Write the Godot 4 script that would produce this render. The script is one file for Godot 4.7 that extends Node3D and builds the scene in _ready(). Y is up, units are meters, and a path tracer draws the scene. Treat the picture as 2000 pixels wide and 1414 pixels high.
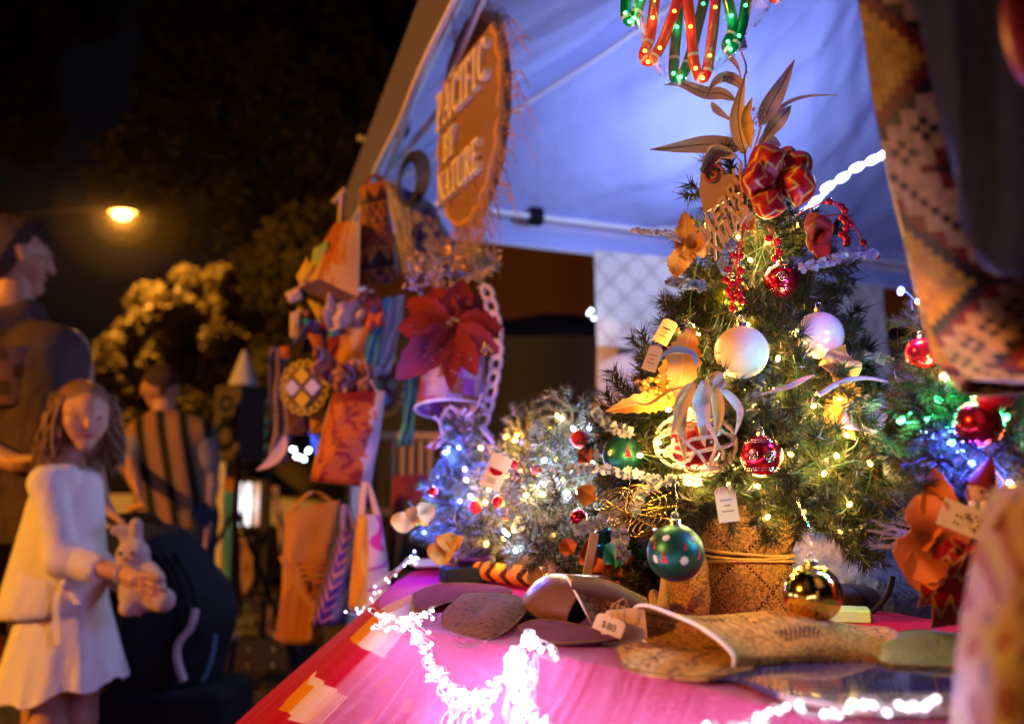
extends Node3D
# ---------------------------------------------------------------- helpers
const F := 1842.0
const PITCH := 8.43
const EYE := Vector3(0, 0.882, 0)
const TABLE := 0.75
var fw := Vector3(0, sin(deg_to_rad(PITCH)), -cos(deg_to_rad(PITCH)))
var upv := Vector3(0, cos(deg_to_rad(PITCH)), sin(deg_to_rad(PITCH)))
var rng := RandomNumberGenerator.new()
var taken := {}
var T := {}          # textures
var M := {}          # materials

func ray(x: float, y: float) -> Vector3:
	return fw + Vector3.RIGHT * ((x - 1000.0) / F) - upv * ((y - 707.0) / F)
func V(x: float, y: float, dist: float) -> Vector3:      # the point of the place seen at x, y that lies dist metres ahead
	var r := ray(x, y)
	return EYE + r * (dist / -r.z)
func PY(x: float, y: float, h: float) -> Vector3:        # ... that lies at height h
	var r := ray(x, y)
	return EYE + r * ((h - EYE.y) / r.y)
func VV(a: Array, dist: float) -> Array:                 # a list of [x, y] or [x, y, dist]
	var out := []
	for p in a:
		out.append(V(p[0], p[1], p[2] if p.size() > 2 else dist))
	return out
func R(a: float, b: float) -> float:
	return rng.randf_range(a, b)
func L(r: float, g: float, b: float) -> Color:           # a linear base colour as sRGB
	return Color(r, g, b).linear_to_srgb()

func curve(pts: Array, steps: int) -> Array:             # Catmull-Rom through the points
	var n := pts.size()
	if n < 3:
		var o2 := []
		for k in steps + 1:
			o2.append(pts[0].lerp(pts[n - 1], float(k) / steps))
		return o2
	var out := []
	for k in steps + 1:
		var f := float(k) / steps * (n - 1)
		var s := mini(int(f), n - 2)
		var a = pts[maxi(s - 1, 0)]
		var d = pts[mini(s + 2, n - 1)]
		out.append(pts[s].cubic_interpolate(pts[s + 1], a, d, f - s))
	return out

class G:
	var v := PackedVector3Array()
	var n := PackedVector3Array()
	var t := PackedVector2Array()
	var c := PackedColorArray()
	var i := PackedInt32Array()
	var col := Color.WHITE
	func add(p: Vector3, nn: Vector3, uv := Vector2.ZERO) -> int:
		v.append(p); n.append(nn); t.append(uv); c.append(col)
		return v.size() - 1
	func tri(a: int, b: int, d: int) -> void:
		var g := (v[b] - v[a]).cross(v[d] - v[a])
		if g.dot(n[a] + n[b] + n[d]) > 0.0:
			i.append(a); i.append(d); i.append(b)
		else:
			i.append(a); i.append(b); i.append(d)
	func quad(a: Vector3, b: Vector3, d: Vector3, e: Vector3) -> void:
		var nn := (b - a).cross(d - a).normalized()
		var k := add(a, nn, Vector2(0, 0)); add(b, nn, Vector2(1, 0)); add(d, nn, Vector2(1, 1)); add(e, nn, Vector2(0, 1))
		tri(k, k + 1, k + 2); tri(k, k + 2, k + 3)
	func flat(a: Vector3, b: Vector3, d: Vector3) -> void:
		var nn := (b - a).cross(d - a).normalized()
		var k := add(a, nn); add(b, nn); add(d, nn)
		tri(k, k + 1, k + 2)
	# a grid of points [row][column]; wrap joins the last column to the first; thick makes a shell
	func sheet(p: Array, wrap := false, thick := 0.0, us := 1.0, vs := 1.0, out_from = null) -> void:
		var nr := p.size()
		var nc: int = p[0].size()
		var base := v.size()
		var nor := []
		for r in nr:
			var row := PackedVector3Array()
			for k in nc:
				var k0 := (k - 1 + nc) % nc if wrap else maxi(k - 1, 0)
				var k1 := (k + 1) % nc if wrap else mini(k + 1, nc - 1)
				var du: Vector3 = p[r][k1] - p[r][k0]
				var dv: Vector3 = p[mini(r + 1, nr - 1)][k] - p[maxi(r - 1, 0)][k]
				var nn := du.cross(dv)
				if nn.length_squared() < 1e-16:
					var r2 := 1 if r == 0 else nr - 2
					du = p[r2][k1] - p[r2][k0]
					nn = du.cross(dv)
				row.append(nn.normalized())
			nor.append(row)
		var flip := 1.0
		if out_from != null:
			var s := 0.0
			for r in nr:
				for k in nc:
					s += nor[r][k].dot((p[r][k] - out_from).normalized())
			flip = 1.0 if s >= 0 else -1.0
		var cols := nc + 1 if wrap else nc
		for r in nr:
			for k in cols:
				add(p[r][k % nc], nor[r][k % nc] * flip, Vector2(float(k) / (cols - 1) * us, float(r) / (nr - 1) * vs))
		for r in nr - 1:
			for k in cols - 1:
				var a := base + r * cols + k
				tri(a, a + 1, a + cols + 1); tri(a, a + cols + 1, a + cols)
		if thick > 0.0:
			var b2 := v.size()
			for r in nr:
				for k in cols:
					var q: Vector3 = nor[r][k % nc] * flip
					add(p[r][k % nc] - q * thick, -q, Vector2(float(k) / (cols - 1) * us, float(r) / (nr - 1) * vs))
			for r in nr - 1:
				for k in cols - 1:
					var a := b2 + r * cols + k
					tri(a, a + 1, a + cols + 1); tri(a, a + cols + 1, a + cols)
			var edge := []
			for k in cols - 1:
				edge.append([k, k + 1]); edge.append([(nr - 1) * cols + k, (nr - 1) * cols + k + 1])
			if not wrap:
				for r in nr - 1:
					edge.append([r * cols, (r + 1) * cols]); edge.append([r * cols + cols - 1, (r + 1) * cols + cols - 1])
			for e in edge:
				quad(v[base + e[0]], v[base + e[1]], v[b2 + e[1]], v[b2 + e[0]])
	func tube(p: Array, r, sides := 6, us := 1.0, vs := 1.0) -> void:
		var m := p.size()
		var tan0: Vector3 = (p[1] - p[0]).normalized()
		var s := tan0.cross(Vector3(0.31, 0.9, 0.27)).normalized()
		if s.length() < 0.1:
			s = Vector3.RIGHT
		var base := v.size()
		for k in m:
			var tg: Vector3 = (p[mini(k + 1, m - 1)] - p[maxi(k - 1, 0)]).normalized()
			s = (s - tg * s.dot(tg)).normalized()
			var b := tg.cross(s)
			var rad: float = r[k] if r is Array or r is PackedFloat32Array else r
			for q in sides + 1:
				var an := TAU * q / sides
				var dir := s * cos(an) + b * sin(an)
				add(p[k] + dir * rad, dir, Vector2(us * q / sides, vs * k / (m - 1)))
		for k in m - 1:
			for q in sides:
				var a := base + k * (sides + 1) + q
				tri(a, a + 1, a + sides + 2); tri(a, a + sides + 2, a + sides + 1)
		for e in [0, m - 1]:
			var nn: Vector3 = (p[0] - p[1]).normalized() if e == 0 else (p[m - 1] - p[m - 2]).normalized()
			var c0 := add(p[e], nn)
			for q in sides:
				var a1 := add(v[base + e * (sides + 1) + q], nn)
				var a2 := add(v[base + e * (sides + 1) + q + 1], nn)
				tri(c0, a1, a2)
	func lathe(prof: Array, at: Vector3, sides := 24, bas := Basis(), us := 1.0, vs := 1.0) -> void:
		var rows := []
		var mid := Vector3.ZERO
		for q in prof:
			var row := PackedVector3Array()
			for k in sides:
				var an := TAU * k / sides
				row.append(at + bas * Vector3(cos(an) * q.x, q.y, sin(an) * q.x))
			rows.append(row)
			mid += at + bas * Vector3(0, q.y, 0)
		sheet(rows, true, 0.0, us, vs, mid / prof.size())
	func ball(at: Vector3, r, seg := 16, bas := Basis(), us := 1.0, vs := 1.0) -> void:
		var rr: Vector3 = r if r is Vector3 else Vector3(r, r, r)
		var rings := maxi(4, seg / 2)
		var base := v.size()
		for a in rings + 1:
			var th := PI * a / rings
			for k in seg + 1:
				var ph := TAU * k / seg
				var d := Vector3(sin(th) * cos(ph), cos(th), sin(th) * sin(ph))
				add(at + bas * (d * rr), (bas * (d / rr)).normalized(), Vector2(us * k / seg, vs * a / rings))
		for a in rings:
			for k in seg:
				var q := base + a * (seg + 1) + k
				if a > 0:
					tri(q, q + 1, q + seg + 2)
				if a < rings - 1:
					tri(q, q + seg + 2, q + seg + 1)
	func box(x: Transform3D, size: Vector3, bev := 0.004) -> void:
		var h := size / 2.0
		var b := minf(bev, minf(h.x, minf(h.y, h.z)) * 0.6)
		var id := {}
		for sx in [-1, 1]:
			for sy in [-1, 1]:
				for sz in [-1, 1]:
					var sg := Vector3(sx, sy, sz)
					for ax in 3:
						var q := sg * (h - Vector3(b, b, b))
						q[ax] = sg[ax] * h[ax]
						var nn := Vector3.ZERO
						nn[ax] = sg[ax]
						id[[sx, sy, sz, ax]] = add(x * q, (x.basis * nn).normalized(), Vector2(q[(ax + 1) % 3] / size[(ax + 1) % 3] + 0.5, q[(ax + 2) % 3] / size[(ax + 2) % 3] + 0.5))
					tri(id[[sx, sy, sz, 0]], id[[sx, sy, sz, 1]], id[[sx, sy, sz, 2]])
		for ax in 3:
			var o1 := (ax + 1) % 3
			var o2 := (ax + 2) % 3
			for s in [-1, 1]:
				var k := []
				for pr in [[-1, -1], [1, -1], [1, 1], [-1, 1]]:
					var q := [0, 0, 0]
					q[ax] = s; q[o1] = pr[0]; q[o2] = pr[1]
					k.append(id[[q[0], q[1], q[2], ax]])
				tri(k[0], k[1], k[2]); tri(k[0], k[2], k[3])
				for s2 in [-1, 1]:
					var q0 := [0, 0, 0]
					q0[ax] = -1; q0[o1] = s; q0[o2] = s2
					var q1 := q0.duplicate()
					q1[ax] = 1
					var a: int = id[[q0[0], q0[1], q0[2], o1]]
					var b1: int = id[[q1[0], q1[1], q1[2], o1]]
					var c1: int = id[[q1[0], q1[1], q1[2], o2]]
					var d1: int = id[[q0[0], q0[1], q0[2], o2]]
					tri(a, b1, c1); tri(a, c1, d1)
	func prism(poly: PackedVector2Array, x: Transform3D, depth: float) -> void:   # outline in x's plane, thickness along its z
		var idx := Geometry2D.triangulate_polygon(poly)
		var lo := poly[0]
		var hi := poly[0]
		for q in poly:
			lo = lo.min(q); hi = hi.max(q)
		for s in [0.5, -0.5]:
			var base := v.size()
			for q in poly:
				add(x * Vector3(q.x, q.y, depth * s), (x.basis.z * s).normalized(), (q - lo) / (hi - lo).max(Vector2(1e-6, 1e-6)))
			for k in range(0, idx.size(), 3):
				tri(base + idx[k], base + idx[k + 1], base + idx[k + 2])
		var m := poly.size()
		var ccw := not Geometry2D.is_polygon_clockwise(poly)
		for k in m:
			var a := poly[k]
			var b := poly[(k + 1) % m]
			var d2 := (b - a).normalized()
			var nn := x.basis * (Vector3(d2.y, -d2.x, 0) * (1.0 if ccw else -1.0))
			nn = nn.normalized()
			var uv := (a - lo) / (hi - lo).max(Vector2(1e-6, 1e-6))
			var e := add(x * Vector3(a.x, a.y, depth / 2), nn, uv)
			add(x * Vector3(b.x, b.y, depth / 2), nn, uv); add(x * Vector3(b.x, b.y, -depth / 2), nn, uv); add(x * Vector3(a.x, a.y, -depth / 2), nn, uv)
			tri(e, e + 1, e + 2); tri(e, e + 2, e + 3)
	# a leaf along a spine: pointed or blunt, folded at its midrib, facing up_dir
	func leaf(sp: Array, w: float, face: Vector3, fold := 0.25, peak := 0.42, jag := 0.0, thick := 0.0006) -> void:
		var m := sp.size()
		var rows := []
		for k in m:
			var f := float(k) / (m - 1)
			var tg: Vector3 = (sp[mini(k + 1, m - 1)] - sp[maxi(k - 1, 0)]).normalized()
			var sd := tg.cross(face).normalized()
			var nn := sd.cross(tg).normalized()
			var f2 := pow(f, log(0.5) / log(peak))
			var ww := w * 0.5 * pow(maxf(sin(PI * f2), 0.0), 1.15) + 0.0003
			if jag > 0.0:
				ww *= 1.0 + jag * (1.0 if k % 2 == 0 else -1.0)
			rows.append([sp[k] - sd * ww + nn * ww * fold, sp[k] - sd * ww * 0.5 + nn * ww * fold * 0.38, sp[k], sp[k] + sd * ww * 0.5 + nn * ww * fold * 0.38, sp[k] + sd * ww + nn * ww * fold])
		sheet(rows, false, thick, 1.0, 1.0)
	# a band along a path; side gives its width direction at each point
	func band(sp: Array, side, w, thick := 0.0008, us := 1.0, vs := 1.0, cols := 3) -> void:
		var rows := []
		for k in sp.size():
			var s: Vector3 = side[k] if side is Array else side
			var ww: float = w[k] if w is Array else w
			var row := []
			for q in cols:
				row.append(sp[k] + s * ww * (float(q) / (cols - 1) - 0.5))
			rows.append(row)
		sheet(rows, false, thick, us, vs)
	func join(o: G, x: Transform3D) -> void:
		var base := v.size()
		for k in o.v.size():
			v.append(x * o.v[k]); n.append((x.basis * o.n[k]).normalized()); t.append(o.t[k]); c.append(o.c[k])
		for k in o.i:
			i.append(base + k)
	func mesh(off := Vector3.ZERO) -> ArrayMesh:
		var a := []
		a.resize(Mesh.ARRAY_MAX)
		var w := v
		if off != Vector3.ZERO:
			w = PackedVector3Array()
			w.resize(v.size())
			for k in v.size():
				w[k] = v[k] - off
		a[Mesh.ARRAY_VERTEX] = w; a[Mesh.ARRAY_NORMAL] = n; a[Mesh.ARRAY_TEX_UV] = t; a[Mesh.ARRAY_COLOR] = c; a[Mesh.ARRAY_INDEX] = i
		var m := ArrayMesh.new()
		m.add_surface_from_arrays(Mesh.PRIMITIVE_TRIANGLES, a)
		return m
	func low() -> Vector3:
		var lo := v[0]
		var hi := v[0]
		for q in v:
			lo = lo.min(q); hi = hi.max(q)
		return Vector3((lo.x + hi.x) / 2, lo.y, (lo.z + hi.z) / 2)

func numbered(called: String) -> String:
	var k: int = taken.get(called, -1) + 1
	taken[called] = k
	return called if k == 0 else "%s_%03d" % [called, k]
func base_of(o: Node) -> Vector3:
	var s := Vector3.ZERO
	while o != self and o is Node3D:
		s += o.position
		o = o.get_parent()
	return s
func tag(o: Node, label: String, category: String, group := "") -> Node:
	o.set_meta("label", label); o.set_meta("category", category)
	if group:
		o.set_meta("group", group)
	return o
func thing(called: String, label: String, category: String, at: Vector3, group := "") -> Node3D:
	var o := Node3D.new()
	o.name = numbered(called)
	add_child(o)
	o.position = at
	tag(o, label, category, group)
	return o
func obj(called: String, g: G, m: Material, parent: Node = self, label := "") -> MeshInstance3D:
	var o := MeshInstance3D.new()
	var off := g.low() if parent == self else base_of(parent)
	o.mesh = g.mesh(off)
	o.mesh.surface_set_material(0, m)
	if parent == self:
		o.name = numbered(called)
		add_child(o)
		o.position = off
	else:
		o.name = called
		parent.add_child(o, true)
	if label:
		o.set_meta("label", label)
	return o
func one(called: String, g: G, m: Material, label: String, category: String, group := "") -> MeshInstance3D:
	var o := obj(called, g, m)
	tag(o, label, category, group)
	return o
func put(called: String, mesh: Mesh, m: Material, x: Transform3D, parent: Node = self) -> MeshInstance3D:   # a shared mesh at a place (world transform)
	var o := MeshInstance3D.new()
	o.mesh = mesh
	o.material_override = m
	o.name = called
	parent.add_child(o, true)
	x.origin -= base_of(parent)
	o.transform = x
	return o
func struct(called: String, g: G, m: Material) -> MeshInstance3D:
	var o := obj(called, g, m)
	o.set_meta("kind", "structure")
	return o
func lamp(at: Vector3, c: Color, e: float, size := 0.01, parent: Node = self, reach := 8.0) -> OmniLight3D:
	var o := OmniLight3D.new()
	o.name = "glow"
	o.light_color = c
	o.light_energy = e
	o.light_size = size
	o.omni_range = reach
	o.omni_attenuation = 2.0
	o.shadow_enabled = true
	parent.add_child(o, true)
	o.position = at - base_of(parent)
	return o
func aim(at: Vector3, y: Vector3, spin := 0.0, s := 1.0) -> Transform3D:    # local y along a direction
	y = y.normalized()
	var x := y.cross(Vector3(0.13, 0.21, 0.97)).normalized()
	if absf(y.z) > 0.97:
		x = y.cross(Vector3.UP).normalized()
	var z := x.cross(y)
	return Transform3D(Basis(x, y, z).rotated(y, spin).scaled(Vector3(s, s, s)), at)
func facing(at: Vector3, nor: Vector3, roll := 0.0) -> Transform3D:         # local z along a direction, y up as far as it can
	var z := nor.normalized()
	var x := Vector3.UP.cross(z).normalized()
	if x.length() < 0.1:
		x = Vector3.RIGHT
	var y := z.cross(x)
	return Transform3D(Basis(x, y, z).rotated(z, roll), at)

func mat(c: Color, rough := 0.8, metal := 0.0, tex: Texture2D = null) -> StandardMaterial3D:
	var m := StandardMaterial3D.new()
	m.albedo_color = Color(c.r, c.g, c.b).linear_to_srgb()
	m.roughness = rough
	m.metallic = metal
	if tex:
		m.albedo_texture = tex
	m.cull_mode = BaseMaterial3D.CULL_DISABLED
	return m
func bumpy(m: StandardMaterial3D, tex: Texture2D, scale: float, uv := Vector3.ONE, tri := true) -> StandardMaterial3D:
	m.heightmap_enabled = true
	m.heightmap_texture = tex
	m.heightmap_scale = scale
	m.uv1_scale = uv
	m.uv1_triplanar = tri
	return m
func bulb_mat(c: Color, e: float) -> StandardMaterial3D:
	var m := mat(Color(0.8, 0.8, 0.8), 0.3)
	m.emission_enabled = true
	m.emission = c.linear_to_srgb()
	m.emission_energy_multiplier = e
	return m
func paint(w: int, h: int, fn: Callable) -> ImageTexture:    # fn(u, v) -> sRGB colour
	var b := PackedByteArray()
	b.resize(w * h * 3)
	var k := 0
	for y in h:
		for x in w:
			var c: Color = fn.call((x + 0.5) / w, (y + 0.5) / h)
			b[k] = clampi(int(c.r * 255.0), 0, 255); b[k + 1] = clampi(int(c.g * 255.0), 0, 255); b[k + 2] = clampi(int(c.b * 255.0), 0, 255)
			k += 3
	return ImageTexture.create_from_image(Image.create_from_data(w, h, false, Image.FORMAT_RGB8, b))
func noise_tex(freq: float, size := 256, octaves := 4, kind := FastNoiseLite.TYPE_SIMPLEX_SMOOTH, seed_ := 3) -> NoiseTexture2D:
	var t := NoiseTexture2D.new()
	var f := FastNoiseLite.new()
	f.noise_type = kind
	f.frequency = freq
	f.fractal_octaves = octaves
	f.seed = seed_
	t.noise = f
	t.width = size; t.height = size
	t.seamless = true
	return t
# a plait of cells x cells strips, each coloured by fn(i, j) -> sRGB, with the tone of every strip varied
func plait(cells: int, px: int, fn: Callable, vary := 0.07, rows := 0) -> ImageTexture:
	var rw := rows if rows else cells
	var im := Image.create(cells * px, rw * px, false, Image.FORMAT_RGB8)
	for j in rw:
		for i in cells:
			var c: Color = fn.call(i, j)
			var q := 1.0 + R(-vary, vary)
			var over := (i + j) % 2 == 0
			im.fill_rect(Rect2i(i * px, j * px, px, px), Color(c.r * q, c.g * q, c.b * q * R(0.96, 1.04)))
			if px >= 6:      # the fibres run along each strip
				for f in 2:
					var q2 := q * R(0.86, 1.1)
					var cc := Color(c.r * q2, c.g * q2, c.b * q2)
					if over:
						im.fill_rect(Rect2i(i * px, j * px + R(0, px - 1), px, 1), cc)
					else:
						im.fill_rect(Rect2i(i * px + R(0, px - 1), j * px, 1, px), cc)
	return ImageTexture.create_from_image(im)
func plait_relief(px: int, cells: int) -> ImageTexture:
	return paint(px * cells, px * cells, func(u, v):
		var x = u * cells
		var y = v * cells
		var over := (int(x) + int(y)) % 2 == 0
		var a = (fposmod(y, 1.0) if over else fposmod(x, 1.0)) * 2.0 - 1.0
		var l = (fposmod(x, 1.0) if over else fposmod(y, 1.0)) * 2.0 - 1.0
		var h = clampf((1.0 - pow(absf(a), 4.0)) * (1.0 - 0.55 * l * l), 0, 1)
		return Color(h, h, h))

# ---- bodies: tapered capsules joined by a smooth minimum, meshed as surface nets
func cap_d(p: Vector3, a: Vector3, b: Vector3, ra: float, rb: float) -> float:
	var ab := b - a
	var l2 := ab.length_squared()
	var h := 0.0 if l2 < 1e-9 else clampf((p - a).dot(ab) / l2, 0.0, 1.0)
	return (p - a - ab * h).length() - lerpf(ra, rb, h)
func body(g: G, bones: Array, k: float, cell: float, clip: Array = []) -> void:
	var lo := Vector3.INF
	var hi := -Vector3.INF
	for b in bones:
		var r := maxf(b[2], b[3]) + cell * 2.0 + k * 0.5
		lo = lo.min(b[0].min(b[1]) - Vector3(r, r, r))
		hi = hi.max(b[0].max(b[1]) + Vector3(r, r, r))
	var nx := int((hi.x - lo.x) / cell) + 2
	var ny := int((hi.y - lo.y) / cell) + 2
	var nz := int((hi.z - lo.z) / cell) + 2
	var f := PackedFloat32Array()
	f.resize(nx * ny * nz)
	f.fill(1.0)
	for b in bones:
		var a0: Vector3 = b[0]
		var b0: Vector3 = b[1]
		var r0 := maxf(b[2], b[3]) + cell * 2.0 + k
		var l := ((a0.min(b0) - Vector3(r0, r0, r0) - lo) / cell).floor()
		var h := ((a0.max(b0) + Vector3(r0, r0, r0) - lo) / cell).ceil()
		var ra: float = b[2]
		var rb: float = b[3]
		var ab := b0 - a0
		var il := 1.0 / maxf(ab.length_squared(), 1e-9)
		for z in range(maxi(int(l.z), 0), mini(int(h.z) + 1, nz)):
			for y in range(maxi(int(l.y), 0), mini(int(h.y) + 1, ny)):
				var at := (z * ny + y) * nx
				for x in range(maxi(int(l.x), 0), mini(int(h.x) + 1, nx)):
					var q := lo + Vector3(x, y, z) * cell - a0
					var tt := clampf(q.dot(ab) * il, 0.0, 1.0)
					var d := (q - ab * tt).length() - ra - (rb - ra) * tt
					var e := f[at + x]
					var hh := maxf(k - absf(d - e), 0.0) / k
					f[at + x] = minf(d, e) - hh * hh * k * 0.25
	if clip:
		for z in nz:
			for y in ny:
				for x in nx:
					var q := lo + Vector3(x, y, z) * cell
					var at := (z * ny + y) * nx + x
					for pl in clip:
						f[at] = maxf(f[at], pl[1].dot(q - pl[0]))
	var ids := {}
	var sx := 1
	var sy := nx
	var sz := nx * ny
	for z in nz - 1:
		for y in ny - 1:
			var at0 := (z * ny + y) * nx
			for x in nx - 1:
				var at := at0 + x
				var v0 := f[at]; var v1 := f[at + 1]; var v2 := f[at + sy]; var v3 := f[at + sy + 1]
				var v4 := f[at + sz]; var v5 := f[at + sz + 1]; var v6 := f[at + sz + sy]; var v7 := f[at + sz + sy + 1]
				var mn := minf(minf(minf(v0, v1), minf(v2, v3)), minf(minf(v4, v5), minf(v6, v7)))
				if mn >= 0.0:
					continue
				if maxf(maxf(maxf(v0, v1), maxf(v2, v3)), maxf(maxf(v4, v5), maxf(v6, v7))) < 0.0:
					continue
				var vs := [v0, v1, v2, v3, v4, v5, v6, v7]
				var s := Vector3.ZERO
				var m := 0
				for e in [[0, 1], [2, 3], [4, 5], [6, 7], [0, 2], [1, 3], [4, 6], [5, 7], [0, 4], [1, 5], [2, 6], [3, 7]]:
					var fa: float = vs[e[0]]
					var fb: float = vs[e[1]]
					if (fa < 0.0) != (fb < 0.0):
						var tt := fa / (fa - fb)
						var pa := Vector3(e[0] & 1, (e[0] >> 1) & 1, e[0] >> 2)
						var pb := Vector3(e[1] & 1, (e[1] >> 1) & 1, e[1] >> 2)
						s += pa.lerp(pb, tt)
						m += 1
				var nn := Vector3(v1 + v3 + v5 + v7 - v0 - v2 - v4 - v6, v2 + v3 + v6 + v7 - v0 - v1 - v4 - v5, v4 + v5 + v6 + v7 - v0 - v1 - v2 - v3).normalized()
				var pp := lo + (Vector3(x, y, z) + s / m) * cell
				ids[at] = g.add(pp, nn, Vector2(pp.x * 4.0, -pp.y * 4.0))
	for at in ids:
		var neg := f[at] < 0.0
		for ax in [[1, sy, sz], [sy, sz, 1], [sz, 1, sy]]:
			if (f[at + ax[0]] < 0.0) != neg:
				var a1: int = at - ax[1]
				var a2: int = at - ax[2]
				var a3: int = at - ax[1] - ax[2]
				if ids.has(a1) and ids.has(a2) and ids.has(a3):
					g.tri(ids[at], ids[a1], ids[a3]); g.tri(ids[at], ids[a3], ids[a2])

# ---------------------------------------------------------------- the place
func _ready() -> void:
	rng.seed = 20231
	var cam := Camera3D.new()
	cam.name = "camera"
	add_child(cam)
	cam.position = EYE
	cam.rotation_degrees = Vector3(PITCH, 0, 0)
	cam.fov = rad_to_deg(2.0 * atan(707.0 / F))
	cam.near = 0.05
	cam.far = 400.0
	var att := CameraAttributesPhysical.new()
	att.frustum_focal_length = 12.0 * F / 707.0
	att.frustum_focus_distance = 1.08
	att.exposure_aperture = 3.1
	cam.attributes = att
	cam.current = true
	var we := WorldEnvironment.new()
	we.name = "world"
	var env := Environment.new()
	env.background_mode = Environment.BG_SKY
	env.sky = Sky.new()
	var sm := ProceduralSkyMaterial.new()
	sm.sky_top_color = Color(0.03, 0.03, 0.06)
	sm.sky_horizon_color = Color(0.10, 0.07, 0.07)
	sm.ground_bottom_color = Color(0.02, 0.02, 0.02)
	sm.ground_horizon_color = Color(0.08, 0.06, 0.06)
	env.sky.sky_material = sm
	env.background_energy_multiplier = 0.6
	env.tonemap_mode = Environment.TONE_MAPPER_LINEAR
	env.tonemap_exposure = 1.0
	env.volumetric_fog_enabled = true
	env.volumetric_fog_density = 0.0
	env.sdfgi_enabled = true
	env.ssao_enabled = true
	env.ssil_enabled = true
	we.environment = env
	add_child(we)
	SODIUM = Color(1.0, 0.36, 0.035).linear_to_srgb()
	COOL = Color(0.50, 0.56, 1.0).linear_to_srgb()
	textures()
	materials()
	street_lamp("sodium street lamp glowing orange above the bush", V(238, 418, 23.4), 150.0, -1.0)
	street_lamp("sodium street lamp behind the stall front, out of frame to the left", Vector3(-8.3, 4.0, 2.0), 105.0, -1.0)
	lamp_haze(V(238, 418, 23.4))
	ground()
	trees_behind()
	marquee()
	neighbour_stall()
	hanging_left()
	table()
	mats_on_table()
	main_tree()
	small_trees()
	right_tree()
	top_things()
	right_mats()
	people()
	street_things()

var SODIUM: Color
var COOL: Color

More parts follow.
